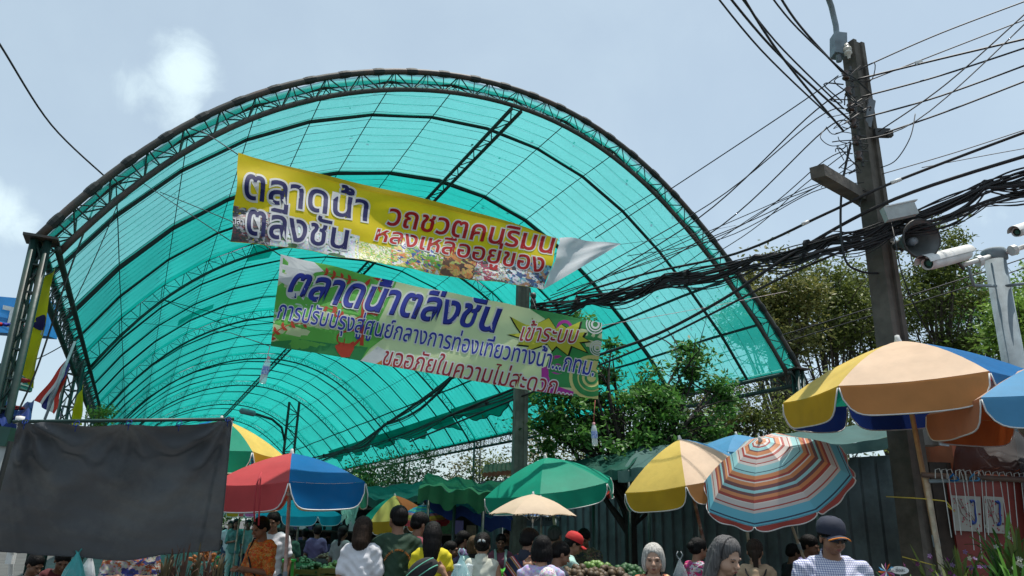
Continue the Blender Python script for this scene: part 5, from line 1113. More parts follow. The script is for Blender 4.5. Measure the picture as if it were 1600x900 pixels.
    V, Q = nets(allp, sub, xs, ys, zs, .022 * s); body = mesh_np('body', V, Q, skin, t)
    # clothes
    cxs, cys = np.arange(lo[0], hi[0], .0135 / res), np.arange(lo[1], hi[1], .0135 / res)
    def wr(X, Y_, Z): return .0038 * np.sin(X * 62 + Z * 20 + px + 3 * np.sin(Z * 11)) * np.clip((1.32 * s + dz - Z) * 5, 0, 1) + .003 * np.sin(Z * 78 - np.abs(X) * 60 + 2 * np.sin(X * 17)) + .0015 * np.sin(Y_ * 90 + Z * 40) + .003
    infl = [('e', p[1], tuple(r + .016 * s for r in p[2])) if p[0] == 'e' else ('c', p[1], p[2], p[3] + .012 * s, p[4] + .012 * s) for p in tors] + [('c', L(P(0, -.01, 1.30)), L(P(0, -.01, 1.12)), .075 * s, .10 * s), ('c', L(P(0, 0, 1.1)), L(P(0, 0, .82)), .125 * bw, .148 * bw)]
    infl += [('c', L(P(-.08, -.01, 1.32)), sh[0], .050 * s, .040 * s), ('c', L(P(.08, -.01, 1.32)), sh[1], .050 * s, .040 * s)]
    if sleeve == 'none': infl = infl[:-2] + [('c', L(P(-.06, -.01, 1.32)), L(P(-.12, -.01, 1.315)), .05 * s, .05 * s), ('c', L(P(.06, -.01, 1.32)), L(P(.12, -.01, 1.315)), .05 * s, .05 * s)]
    czs = np.arange(dz + .74 * s, dz + 1.46 * s + .05, .0125 / res); nk = L(P(0, .028, 1.405))
    V, Q = nets(infl + slv, [('e', nk, (.078 * s, .085 * s, .05 * s)), ('z<', dz + .77 * s)], cxs, cys, czs, .03 * s, wr); so_ = mesh_np('shirt', V, Q, shirt or fab('grey', (.2, .2, .2)), t)
    if collar:
        V, Q = nets([('c', L(P(0, -.02, 1.35)), L(P(0, -.012, 1.395)), .074 * s, .066 * s)], [('e', L(P(0, .10, 1.39)), (.035 * s, .10 * s, .09 * s)), ('c', L(P(0, 0, 1.3)), L(P(0, 0, 1.5)), .055 * s, .056 * s)], cxs, cys, np.arange(dz + 1.28 * s, dz + 1.5 * s, .009), .01); mesh_np('collar', V, Q, collar, so_)
    if lower and pants:
        pp_ = [('e', P(0, 0, .87), (hwp + .012, .13 * bw, .12 * s))] + [('c', p[1], p[2], p[3] + .014, p[4] + .02) for i, p in enumerate(legs) if i % 3 < 2]
        if skirt: pp_ = [('c', P(0, 0, .88), P(0, .01, .42), .15 * s, .2 * s)]
        V, Q = nets(pp_, [('z>', dz + .93 * s), ('z<', dz + .085 * s)], cxs, cys, np.arange(dz + .04, dz + .97 * s, .017), .02, wr); mesh_np('trousers' if not skirt else 'skirt', V, Q, pants, t)
    if lower:
        V, Q = nets([('c', p[1], p[2], p[3] + .006, p[4] + .006) for i, p in enumerate(legs) if i % 3 == 2], [('z>', dz + .06 * s)], cxs, np.arange(lo[1] - .05, hi[1] + .2, .012), np.arange(dz - .03, dz + .1, .01), .01); mesh_np('shoes', V, Q, mat('shoe', (.03, .025, .022), .6), t)
    # hair
    def strand(X, Y_, Z):
        a = np.arctan2(X - pv[0], Y_ - pv[1]); return .0016 * np.sin(a * 38 + Z * 10) + .0012 * np.sin(a * 83 - Z * 14) + .001 * np.sin(a * 23 + 1)
    cap = [He(0, -.016, .124, .083, .101, .088)]; cut = [('e', Hd(0, .095, .045), (.068 * s, .075 * s, .085 * s), Mi), ('e', Hd(0, .03, -.03), (.10 * s, .12 * s, .07 * s), Mi)]
    if age: cut[0] = ('e', Hd(.006, .105, .058), (.066 * s, .08 * s, .098 * s), Mi)
    yr = (-.2, .2); zl = .03
    if hair == 'short': cap += [He(0, -.05, .075, .074, .062, .055)]; cut += [('e', Hd(-.085, .02, .05), (.02 * s, .03 * s, .05 * s), Mi), ('e', Hd(.085, .02, .05), (.02 * s, .03 * s, .05 * s), Mi)]
    if hair == 'bob': sub_z = [('z<', pv[2] - .012 * s)]; cap += [He(-.066, -.02, .06, .03, .06, .085), He(.066, -.02, .06, .03, .06, .085), He(0, -.055, .055, .082, .055, .09)]; cut = cut[:1]; zl = -.08
    if hair in ('shoulder', 'long'):
        Ld = .06 if hair == 'shoulder' else .36; cap += [('c', Hd(0, -.055, .08), Hd(0, -.075, -.02) - np.array([0, 0, .02]), .086 * s, .080 * s), ('c', Hd(0, -.07, .0), Hd(0, -.085, 0) + np.array([0, -.01, -Ld * .55]) * s, .078 * s, .066 * s), ('c', Hd(-.02, -.085, 0) + np.array([0, -.01, -Ld * .5]) * s, Hd(.01, -.09, 0) + np.array([0, -.01, -Ld]) * s, .05 * s, .016 * s), ('c', Hd(-.062, -.02, .09), Hd(-.066, -.035, -.03), .03 * s, .02 * s), ('c', Hd(.062, -.02, .09), Hd(.066, -.035, -.03), .03 * s, .02 * s)]; cut = cut[:1]; zl = -.3 - Ld
    if hair == 'wavy': cap += [('c', Hd(-.058, -.02, .1), Hd(-.085, -.03, -.06), .04 * s, .035 * s), ('c', Hd(.058, -.02, .1), Hd(.085, -.03, -.06), .04 * s, .035 * s), ('c', Hd(0, -.07, .08), Hd(0, -.09, -.07), .07 * s, .06 * s), He(0, -.01, .15, .085, .09, .075)]; cut = cut[:1]; zl = -.2
    if hair == 'tied': cap += [He(0, -.06, .07, .07, .055, .06), ('c', Hd(0, -.10, .06), Hd(.005, -.12, -.10), .034 * s, .022 * s), ('c', Hd(.005, -.12, -.10), Hd(.01, -.115, -.16), .022 * s, .008 * s)]; zl = -.25
    if hair == 'bun': cap += [He(0, -.05, .075, .074, .06, .055), He(0, -.115, .10, .042, .036, .042)]
    hb = [np.array(p[1]) for p in cap if p[0] == 'e'] + [np.array(p[2]) for p in cap if p[0] == 'c'] + [np.array(p[1]) for p in cap if p[0] == 'c']
    hlo, hhi = np.min(hb, 0) - .13 * s, np.max(hb, 0) + .13 * s; fr = .0068 / res
    if hair != 'none':
        V, Q = nets(cap, cut + (sub_z if hair == 'bob' else []), np.arange(hlo[0], hhi[0], fr), np.arange(hlo[1], hhi[1], fr), np.arange(hlo[2], hhi[2], fr), .02, strand); mesh_np('hair', V, Q, hm, t)
    # eyes, brows, lips
    for sg in (-1, 1):
        g = MB(); M_ = Matrix.Translation(Vector(Hd(sg * .031, .0835, .0825))) @ Matrix(RM.tolist()).to_4x4() @ Matrix.Diagonal((.0135 * s, .006 * s, .0042 * s if age else .0052 * s, 1)); g.lathe([(math.cos(a), math.sin(a)) for a in np.linspace(-PI / 2, PI / 2, 7)], 10, M_); g.build('eye', eyew, t, True)
        g = MB(); g.tube([Hd(sg * .018, .0925, .100), Hd(sg * .034, .0915, .104), Hd(sg * .050, .080, .099)], .0028 * s, 5); g.build('eyebrow', browm if not age else HDG, t, True)
    g = MB(); g.tube([Hd(-.024, .0865, .020), Hd(-.010, .0955, .0235), Hd(0, .0965, .0222), Hd(.010, .0955, .0235), Hd(.024, .0865, .020)], [.001, .0042 * s, .004 * s, .0042 * s, .001], 6); g.tube([Hd(-.020, .0865, .017), Hd(0, .094, .0145), Hd(.020, .0865, .017)], [.001, .0048 * s, .001], 6); g.build('lips', lipm, t, True)
    return dict(t=t, Hd=Hd, L=L, P=P, s=s, sh=sh, RM=RM, dz=dz)
def inw(D, p): return D['t'].matrix_local @ Vector(p)
def band(D, pts, r, m, name, n=6): g = MB(); g.tube(pts, r, n); return g.build(name, m, D['t'], True)
def headcap(D, m, mb, brim_only=False):
    Hd, s = D['Hd'], D['s']; g = MB(); M_ = Matrix.Translation(Vector(Hd(0, -.012, .128))) @ Matrix(D['RM'].tolist()).to_4x4()
    g.lathe([(.093 * s, -.015 * s), (.094 * s, .01 * s), (.086 * s, .05 * s), (.062 * s, .078 * s), (.03 * s, .090 * s), (0, .092 * s)], 20, M_ @ Matrix.Diagonal((1, 1.13, 1, 1))); o = g.build('cap', m, D['t'], True)
    g = MB()
    for dz_ in (0, .006): g.grid(lambda u, v: Vector(Hd((u - .5) * .15 * (1 - .25 * v * v), .075 + .085 * v * math.sin(PI * (.15 + .7 * u)) , .118 - .014 * v - .05 * (u - .5) ** 2 * 4 * .5 - dz_)), 10, 5)
    g.build('brim', mb, o, True); g = MB(); g.lathe([(0, .1 * s), (.008 * s, .093 * s), (.009 * s, .088 * s)], 8, M_); g.build('button', mb, o, True)
white_f = fab('white', (.68, .68, .72)); dgreen_f = fab('dark_green', (.018, .05, .028)); yel_f = fab('bright_yellow', (.62, .52, .01)); cream_f = fab('cream', (.55, .56, .47)); teal_f = fab('teal', (.12, .3, .27)); navy_f = fab('navy', (.015, .02, .04)); pinkd_f = fab('dusty_pink', (.25, .08, .13)); beige_f = fab('beige', (.38, .27, .17)); denim = fab('denim', (.04, .07, .14)); khaki_f = fab('khaki', (.16, .13, .06)); black_f = fab('black', (.015, .015, .017)); mint_f = fab('mint', (.35, .55, .5)); purple_f = fab('purple', (.12, .09, .2))
def printed(name, cols, scale, bgc=None):
    m = collage('fabric_' + name, cols, scale, 2.2); m.node_tree.nodes['Principled BSDF'].inputs['Roughness'].default_value = .85; return m
orange_f = printed('orange_floral', [(.55, .11, .01), (.50, .09, .01), (.55, .30, .08), (.60, .14, .01), (.45, .05, .01), (.5, .2, .04)], 26)
coral_f = printed('coral_floral', [(.50, .10, .05), (.5, .35, .2), (.42, .06, .04), (.15, .04, .05), (.5, .2, .08)], 30)
blossom_f = printed('pink_blossom', [(.42, .40, .42), (.42, .02, .12), (.10, .08, .10), (.45, .42, .45), (.38, .03, .15)], 16)
bluefl_f = printed('blue_floral', [(.32, .30, .27), (.03, .04, .18), (.35, .32, .28), (.3, .08, .03), (.28, .27, .25), (.02, .03, .12)], 13)
lav_f = printed('lavender_dots', [(.36, .38, .55), (.40, .42, .60), (.38, .40, .58), (.36, .38, .56), (.55, .25, .3), (.40, .42, .6)], 55)
camo_f = printed('camouflage', [(.06, .06, .03), (.12, .10, .05), (.03, .03, .03), (.16, .13, .08)], 18)
def wavemat(name, c1, c2, sc, direction='DIAGONAL', grid=False):
    m = bpy.data.materials.new(name); m.use_nodes = True; nt = m.node_tree; b = nt.nodes['Principled BSDF']; b.inputs['Roughness'].default_value = .85
    tcn = N(nt, 'ShaderNodeTexCoord'); last = None
    for i, d in enumerate(['X', 'Z'] if grid else [direction]):
        wv = N(nt, 'ShaderNodeTexWave', wave_type='BANDS', bands_direction=d); wv.inputs['Scale'].default_value = sc; nt.links.new(tcn.outputs['Object'], wv.inputs['Vector']); cr = N(nt, 'ShaderNodeValToRGB'); cr.color_ramp.interpolation = 'CONSTANT'
        if grid: cr.color_ramp.elements[0].color = (*c2[0], 1); cr.color_ramp.elements[1].position = .22; cr.color_ramp.elements[1].color = (*c1, 1)
        else:
            for j, c in enumerate(c2):
                e = cr.color_ramp.elements[j] if j < 2 else cr.color_ramp.elements.new(j / len(c2)); e.position = j / len(c2); e.color = (*c, 1)
        nt.links.new(wv.outputs['Fac'], cr.inputs['Fac'])
        if last is None: last = cr.outputs[0]
        else:
            mx = N(nt, 'ShaderNodeMix', data_type='RGBA', blend_type='MULTIPLY'); mx.inputs['Factor'].default_value = 1; nt.links.new(last, mx.inputs['A']); nt.links.new(cr.outputs[0], mx.inputs['B']); last = mx.outputs['Result']
    nt.links.new(last, b.inputs['Base Color']); return m
plaid_f = wavemat('fabric_fine_check', (.80, .80, .84), [(.30, .33, .52)], 22, grid=True)
redstr_f = wavemat('fabric_bold_stripes', (0, 0, 0), [(.012, .015, .05), (.45, .02, .03), (.5, .5, .45), (.40, .015, .025), (.3, .22, .08), (.012, .015, .05)], 2.6, 'DIAGONAL')

# --- the crowd from left to right
D = person('woman in an orange floral blouse with a black strap, looking down at her hands', 415, 808, 7.2, -128, SK2, 'short', HB, orange_f, black_f, 'half', ('front', 'front'), pitch=18, build=1.12, res=1.1, age=1)
band(D, [D['L'](D['P'](.10, -.09, 1.36)), D['L'](D['P'](.115, .03, 1.39)), D['L'](D['P'](.06, .135, 1.24)), D['L'](D['P'](-.05, .155, 1.08)), D['L'](D['P'](-.15, .09, .92)), D['L'](D['P'](-.12, -.10, .95)), D['L'](D['P'](.02, -.125, 1.15)), D['L'](D['P'](.10, -.09, 1.36))], .009, black_f, 'strap')
person('man in a white T-shirt right behind the woman in orange', 430, 800, 8.3, -160, SK2, 'short', HB, white_f, denim, 'short', ('down', 'down'), pitch=10, male=True)
D = person('woman in a plain white T-shirt with dark shoulder length hair, seen from behind', 569, 808, 6.2, 6, SK1, 'shoulder', HBR, white_f, denim, 'short', ('down', 'down'), yaw=8, pitch=4, res=1.1)
D = person('man in a dark green T-shirt with an orange arc of letters on his back', 624, 791, 6.3, -8, SK2, 'short', HB, dgreen_f, denim, 'short', ('down', 'down'), yaw=-14, male=True, res=1.1)
SHV = np.array([v.co[:] for v in [c for c in D['t'].children if c.name.startswith('shirt')][0].data.vertices])
arc = 'ALERGIE AWARDS CENTER'; om = mat('print_orange', (.5, .16, .02), .7); sD = D['s']
for i, ch in enumerate(arc):
    if ch == ' ': continue
    a = R(62 - 124 * i / (len(arc) - 1)); x = -.115 * math.sin(a) / math.sin(R(62)); z = 1.155 + .085 * (math.cos(a) - math.cos(R(62))) / (1 - math.cos(R(62)))
    p = D['P'](x, 0, z); sel = SHV[(abs(SHV[:, 0] - p[0]) < .016) & (abs(SHV[:, 2] - p[2]) < .016)]; yy = sel[:, 1].min() - .002; text3d(ch, .0235, om, D['t'], (p[0], yy, p[2]), (PI / 2, -a * .75, x * 1.6), 'shirt_letter', .0006, .003)
sbg = at(660, 893, 6.9); t = thing('shoulder_bag', 'black shoulder bag with mint green piping on the dark green T-shirt', 'bag', sbg)
g = MB(); M_ = Matrix.Rotation(R(-35), 4, 'Y') @ Matrix.Diagonal((.15, .06, .10, 1)); g.lathe([(math.cos(a), math.sin(a)) for a in np.linspace(-PI / 2, PI / 2, 9)], 20, M_ @ Matrix.Rotation(PI / 2, 4, 'X')); g.build('bag_body', black_f, t, True)
for k_ in (-1, 1): g = MB(); g.tube([Matrix.Rotation(R(-35), 3, 'Y') @ Vector((.145 * math.cos(a), -.058 * (.45 + .55 * abs(math.sin(a))), k_ * .035 + .02 * math.sin(a))) for a in np.linspace(.25, PI - .25, 14)], .005, 5); g.build('piping', mat('mint_piping', (.15, .5, .35), .6), t, True)
person('man with cropped hair and a red collar turned right, behind the dark green T-shirt', 652, 801, 6.9, 62, SK2, 'short', HB, fab('wine', (.2, .03, .05)), denim, 'short', ('down', 'down'), pitch=14, male=True)
D = person('woman in a bright yellow top with very long black hair down her back', 677, 816, 6.1, 4, SK2, 'long', HB, yel_f, denim, 'cap', ('down', 'down'), res=1.1)
person('man in a teal green T-shirt bending forward beside the yellow top', 716, 846, 7.4, 40, SK2, 'short', HB, fab('bottle_green', (.02, .07, .055)), denim, 'short', ('down', 'reach'), lean=28, pitch=25, male=True, H=1.62)
D = person('woman in a cream sleeveless blouse holding up a plastic bag, hair clipped back', 754, 833, 6.0, 4, SK1, 'bun', HB, cream_f, black_f, 'none', (((-.10, -.01, -.24), (-.12, .03, .17)), 'down'), pitch=5, collar=cream_f, res=1.1)
g = MB(); 
for dx in (-.03, .03): g.tube([D['Hd'](dx, -.128, .11), D['Hd'](dx * .4, -.15, .12)], .012, 6)
g.build('hair_clip', clearp, D['t'], True)
bagc = inw(D, D['sh'][0] + np.array([-.22, .04, -.10]))
def plastic_bag(label, top, w, h, m, group=None):
    t = thing('plastic_bag', label, 'bag', top, group)
    def fb(u, v):
        a = 2 * PI * u; r = w * (.08 + .92 * math.sin(min(1, v * 1.15) * PI / 2) ** 1.3) * (1 if v < .87 else math.sqrt(max(0, 1 - ((v - .87) / .13) ** 2)) * .98 + .02); r *= 1 + .08 * math.sin(5 * a + v * 6) + .05 * math.sin(9 * a)
        return Vector((r * math.cos(a), r * .75 * math.sin(a), -h * v + .01 * math.sin(7 * a) * v))
    g = MB(); g.grid(fb, 28, 20); g.build('bag_film', m, t, True)
    g = MB()
    for sg in (-1, 1): g.tube([Vector((0, 0, -.02)), Vector((sg * .03, 0, .03)), Vector((sg * .012, .01, .06))], .006, 5)
    g.build('handle', m, t, True); return t
filmb = mat('film_blue', (.35, .6, .62), .25, .12, 6, .2, alpha=.62); filmt = mat('film_teal', (.05, .4, .4), .3, .12, 6, .2, alpha=.75); filmw = mat('film_white', (.6, .62, .64), .3, .12, 6, .2, alpha=.7)
plastic_bag('translucent pale blue carrier bag full of clear cups, held by the woman in cream', at(721, 868, 7.0), .12, .36, filmb)
for k_ in range(3):
    g = MB(); g.lathe([(0, -.09), (.03, -.09), (.042, .02), (.046, .02), (.044, .03), (0, .045)], 14); o = g.build('plastic_cup', clearp, None, True); o.location = at(716 + k_ * 8, 888 + 3 * (k_ % 2), 7.0 + .04 * k_); tag(o, ['clear cup in the carrier bag, leftmost', 'clear cup in the middle of the carrier bag', 'clear cup in the carrier bag, nearest the cream blouse'][k_], 'cup')
D = person('vendor in a dusty pink shirt with a pale towel round the neck', 783, 835, 9.2, 180, SK3, 'short', HB, pinkd_f, black_f, 'short', ('front', 'front'), pitch=8)
for sg in (-1, 1): band(D, [D['L'](D['P'](sg * .05, -.07, 1.37)), D['L'](D['P'](sg * .085, .03, 1.385)), D['L'](D['P'](sg * .075, .125, 1.27)), D['L'](D['P'](sg * .07, .15, 1.08))], .02, mint_f, 'towel')
person('dark haired vendor in black standing by the middle pole', 794, 826, 10.2, 200, SK3, 'short', HB, black_f, black_f, 'short', ('down', 'down'))
person('woman in purple among the stalls with dark tied hair left of the clipped hair', 722, 830, 8.6, 70, SK2, 'tied', HB, purple_f, black_f, 'short', ('down', 'down'), pitch=6)
person('woman with light brown hair right behind the cream blouse', 741, 838, 7.6, 10, SK2, 'bob', hairm('light_brown', (.10, .06, .03)), mint_f, black_f, 'short', ('down', 'down'))
person('dark haired shopper just behind the yellow top, only the head showing', 703, 846, 8.4, 100, SK3, 'short', HB, black_f, black_f, 'short', ('down', 'down'))
person('man in a navy polo shirt with bold red stripes, head turned right and down', 823, 826, 6.0, 38, SK2, 'short', HB, redstr_f, denim, 'short', ('down', 'hold'), yaw=20, pitch=16, male=True, res=1.1, collar=navy_f)
D = person('woman in a lavender speckled blouse with a black bob, back to the view', 846, 838, 5.3, 14, SK1, 'bob', HB, lav_f, black_f, 'short', ('up', 'down'), pitch=10, build=1.12, res=1.1)
person('child in a white patterned hood against the lavender blouse', 856, 888, 4.9, 8, SK4, 'bob', printed('white_hood', [(.6, .6, .62), (.55, .55, .6), (.5, .25, .3), (.62, .6, .6)], 40), white_f, black_f, 'short', ('down', 'down'), H=1.25)
person('person with short grey green hair standing behind the beige umbrella stick', 866, 822, 7.8, 30, SK2, 'short', HMG, navy_f, black_f, 'short', ('down', 'down'))
person('person in a navy top leaning right beside the lavender blouse', 868, 846, 6.0, 60, SK2, 'short', HB, navy_f, black_f, 'short', ('down', 'hold'), pitch=22, yaw=10, male=True)
D = person('man in a red baseball cap looking down to the right', 888, 832, 6.8, 78, SK2, 'short', HB, mint_f, black_f, 'short', ('down', 'reach'), pitch=24, male=True); headcap(D, fab('cap_red', (.5, .02, .02)), fab('cap_red', (.5, .02, .02)))
person('vendor in camouflage sleeves facing the view, right of the red cap', 914, 826, 8.2, 196, SK3, 'short', HB, camo_f, black_f, 'half', ('front', 'front'), pitch=24, male=True)
D = person('elderly woman with a straight silver bob and coral blouse facing the view', 1020, 850, 4.9, 176, SK4, 'bob', HG, coral_f, black_f, 'short', ('down', 'down'), yaw=4, pitch=7, build=1.08, res=1.45, age=1, collar=fab('plum', (.08, .03, .05)))
D = person('woman with wavy charcoal hair and a dark hairband, looking down rightward', 1124, 841, 4.1, 138, SK4, 'wavy', HDG, black_f, black_f, 'short', ('down', 'down'), pitch=17, yaw=-8, build=1.1, res=1.45, age=1)
g = MB(); g.tube([Vector(D['Hd'](.092 * math.cos(a), .035 - .02 * math.sin(a), .108 + .112 * math.sin(a))) for a in np.linspace(-.15, PI + .15, 20)], .006, 6); g.build('hairband', black_f, D['t'], True)
person('woman in a pink blossom blouse with a clear bag on her shoulder', 1086, 841, 6.6, 52, SK2, 'bun', HB, blossom_f, black_f, 'short', ('down', 'hold'), pitch=10)
plastic_bag('clear plastic bag hanging beside the pink blossom blouse', at(1062, 872, 7.5), .07, .22, mat('film_clear', (.4, .45, .47), .25, .1, 6, .2, alpha=.4))
D = person('woman in a beige hooded top with brown hair tied low, seen from behind', 1178, 843, 6.2, 2, SK1, 'tied', HBR, beige_f, denim, 'long', ('down', 'down'), res=1.1)
V, Q = nets([('c', D['L'](D['P'](-.09, -.04, 1.33)), D['L'](D['P'](0, -.13, 1.24)), .035, .045), ('c', D['L'](D['P'](.09, -.04, 1.33)), D['L'](D['P'](0, -.13, 1.24)), .035, .045), ('c', D['L'](D['P'](0, -.11, 1.30)), D['L'](D['P'](0, -.13, 1.2)), .05, .03)], [], np.arange(-.25, .25, .012), np.arange(-.3, .15, .012), np.arange(D['P'](0, 0, 1.05)[2], D['P'](0, 0, 1.45)[2], .012)); mesh_np('hood', V, Q, beige_f, D['t'])
for sg in (-1, 1): band(D, [D['L'](D['P'](sg * .115, .0, 1.385)), D['L'](D['P'](sg * .09, -.125, 1.30)), D['L'](D['P'](-sg * .02, -.155, 1.1)), D['L'](D['P'](-sg * .12, -.12, .95))], .007, black_f, 'strap')
person('dark haired person crouched behind the white umbrella pole', 1234, 850, 8.0, 60, SK3, 'short', HB, black_f, black_f, 'short', ('down', 'down'), pitch=15)
person('person in a purple top in deep shade left of the man in the dark cap', 1258, 836, 7.2, 110, SK3, 'bun', HB, purple_f, black_f, 'short', ('down', 'down'), pitch=14)
D = person('man in a fine checked shirt, navy cap and dark sunglasses', 1293, 811, 4.5, 158, SK2, 'short', HB, plaid_f, black_f, 'short', ('down', 'down'), yaw=-4, pitch=10, male=True, build=1.15, res=1.45, collar=plaid_f); headcap(D, navy_f, navy_f)
g = MB(); g.tube([Vector(D['Hd']((u - .5) * .15, .076 + .066 * math.sin(PI * (.15 + .7 * u)), .106 - .05 * (u - .5) ** 2 * 2)) for u in np.linspace(0, 1, 12)], .005, 5); g.build('cap_trim', fab('trim_orange', (.65, .2, .02)), D['t'], True)
gl_m = mat('sunglass', (.008, .008, .01), .08, 0)
g = MB()
for sg in (-1, 1):
    g.grid(lambda u, v: Vector(D['Hd'](sg * (.008 + .05 * u), .112 - .022 * u * u, .098 - .034 * v * (1 - .25 * u))), 6, 4); g.tube([D['Hd'](sg * .058, .092, .095), D['Hd'](sg * .078, .03, .09), D['Hd'](sg * .08, -.01, .09)], .003, 4)
g.tube([D['Hd'](-.012, .112, .096), D['Hd'](.012, .112, .096)], .003, 4); g.build('sunglasses', gl_m, D['t'], True)
# under and behind the grey cloth
person('dark faced vendor with glasses in the shade under the grey cloth', 52, 864, 6.6, 140, SK3, 'short', HB, black_f, black_f, 'short', ('front', 'front'), pitch=25, H=1.45)
D = person('person in a maroon top leaning over under the grey cloth', 95, 850, 6.9, 170, SK3, 'short', HB, fab('maroon', (.1, .015, .02)), black_f, 'long', ('front', 'front'), lean=20, pitch=30, H=1.5)
D = person('vendor in a blue and white floral dress standing under the grey cloth', 217, 815, 6.5, 185, SK3, 'bob', HB, bluefl_f, bluefl_f, 'half', ('front', 'front'), build=1.35, pitch=10)
plastic_bag('bright turquoise carrier bag hanging in the shade under the cloth', at(122, 862, 6.1), .09, .26, filmt)
plastic_bag('pale carrier bag hanging beside the turquoise one under the cloth', at(142, 866, 6.2), .06, .2, filmw)
# walkers far down the lane
person('woman in a grey teal top and pale trousers walking up the lane', 370, 811, 19.5, 172, SK2, 'shoulder', HB, teal_f, mint_f, 'half', ('down', 'front'), step=.1, res=.7)
person('man in a pale mint shirt and jeans walking beside the woman in grey teal', 389, 812, 19.8, 176, SK2, 'short', HB, mint_f, denim, 'short', ('down', 'down'), step=-.1, male=True, res=.7)
person('person in a white shirt just behind the walking couple', 361, 814, 21.5, 178, SK2, 'short', HB, white_f, denim, 'short', ('down', 'down'), step=.1, male=True, res=.6)
rr = random.Random(5); fl_ = [('black', black_f), ('grey', fab('far_grey', (.2, .2, .2))), ('green', fab('far_green', (.03, .09, .06))), ('navy', navy_f), ('purple', purple_f), ('khaki', khaki_f), ('red', fab('far_red', (.35, .03, .03))), ('yellow', yel_f), ('teal', teal_f), ('beige', beige_f)]
pl_ = [(352, 30, 3, 'far down the lane beside the grey cloth edge'), (378, 33, 1, 'far down the lane between the walking couple'), (402, 27, 6, 'far down the lane under the pink umbrella'), (412, 36, 8, 'deep in the far lane left of the woman in orange'), (455, 13.5, 2, 'behind the white pole of the red umbrella'), (447, 11.5, 5, 'seated on the green stool'), (478, 16, 0, 'under the left side of the cyan umbrella'), (497, 14, 4, 'in the shade under the cyan umbrella'), (515, 17, 0, 'under the right side of the cyan umbrella'), (536, 12.8, 1, 'in the dark stall left of the white T-shirt'), (598, 9.5, 8, 'between the white T-shirt and the dark green one'), (545, 19, 3, 'deep in the dark stall behind the white T-shirt')]
for (x, Y, ci, wh_) in pl_:
    person('shopper in a %s top %s' % (fl_[ci][0], wh_), x, 822 + rr.uniform(-3, 6) + (14 if Y < 12 else 0), Y, rr.choice((0, 30, 170, 200, 90, -60)), SK3, rr.choice(('short', 'bob', 'tied')), HB, fl_[ci][1], denim, 'short', ('down', rr.choice(('down', 'front'))), res=.62, H=None if Y > 12 else 1.55)

# ---------------------------------------------------------------- trees
def leafmat(name, c1, c2, transl=.35):
    m = bpy.data.materials.new(name); m.use_nodes = True; nt = m.node_tree; b = nt.nodes['Principled BSDF']; out = nt.nodes['Material Output']; b.inputs['Roughness'].default_value = .5; b.inputs['Specular IOR Level'].default_value = .3
    ge = N(nt, 'ShaderNodeNewGeometry'); cr = N(nt, 'ShaderNodeValToRGB'); cr.color_ramp.elements[0].color = (*c1, 1); cr.color_ramp.elements[1].color = (*c2, 1); cr.color_ramp.elements[1].position = .9
    nt.links.new(ge.outputs['Random Per Island'], cr.inputs['Fac']); nt.links.new(cr.outputs[0], b.inputs['Base Color'])
    t = N(nt, 'ShaderNodeBsdfTranslucent'); nt.links.new(cr.outputs[0], t.inputs[0]); mx = N(nt, 'ShaderNodeMixShader'); mx.inputs[0].default_value = transl; nt.links.new(b.outputs[0], mx.inputs[1]); nt.links.new(t.outputs[0], mx.inputs[2]); nt.links.new(mx.outputs[0], out.inputs[0]); return m
LF_OL = leafmat('leaf_olive', (.045, .07, .016), (.18, .22, .05)); LF_DK = leafmat('leaf_deep', (.018, .07, .02), (.12, .29, .05)); LF_LT = leafmat('leaf_light', (.10, .20, .03), (.24, .38, .07)); LF_DRY = leafmat('leaf_dry', (.09, .09, .035), (.24, .22, .10)); LF_BR = leafmat('leaf_bronze', (.055, .085, .02), (.25, .24, .07))
bark = mat('bark', (.085, .065, .05), .9, .25, 7, .6); bark_d = mat('bark_dark', (.03, .024, .02), .9, .25, 7, .6)
def leaves(pts, size, rng, asp=.45, droop=.2, up=.6):
    n = len(pts); d = rng.normal(size=(n, 3)); d[:, 2] = d[:, 2] * .6 - droop; d /= np.linalg.norm(d, axis=1)[:, None]
    nn = rng.normal(size=(n, 3)); nn[:, 2] += up * 2; s_ = np.cross(d, nn); s_ /= np.linalg.norm(s_, axis=1)[:, None] + 1e-9; L = size * rng.uniform(.6, 1.3, n)[:, None]
    V = np.stack([pts, pts + d * L * .5 + s_ * L * asp * .5, pts + d * L, pts + d * L * .5 - s_ * L * asp * .5], 1).reshape(-1, 3); return V, np.arange(n * 4).reshape(n, 4)
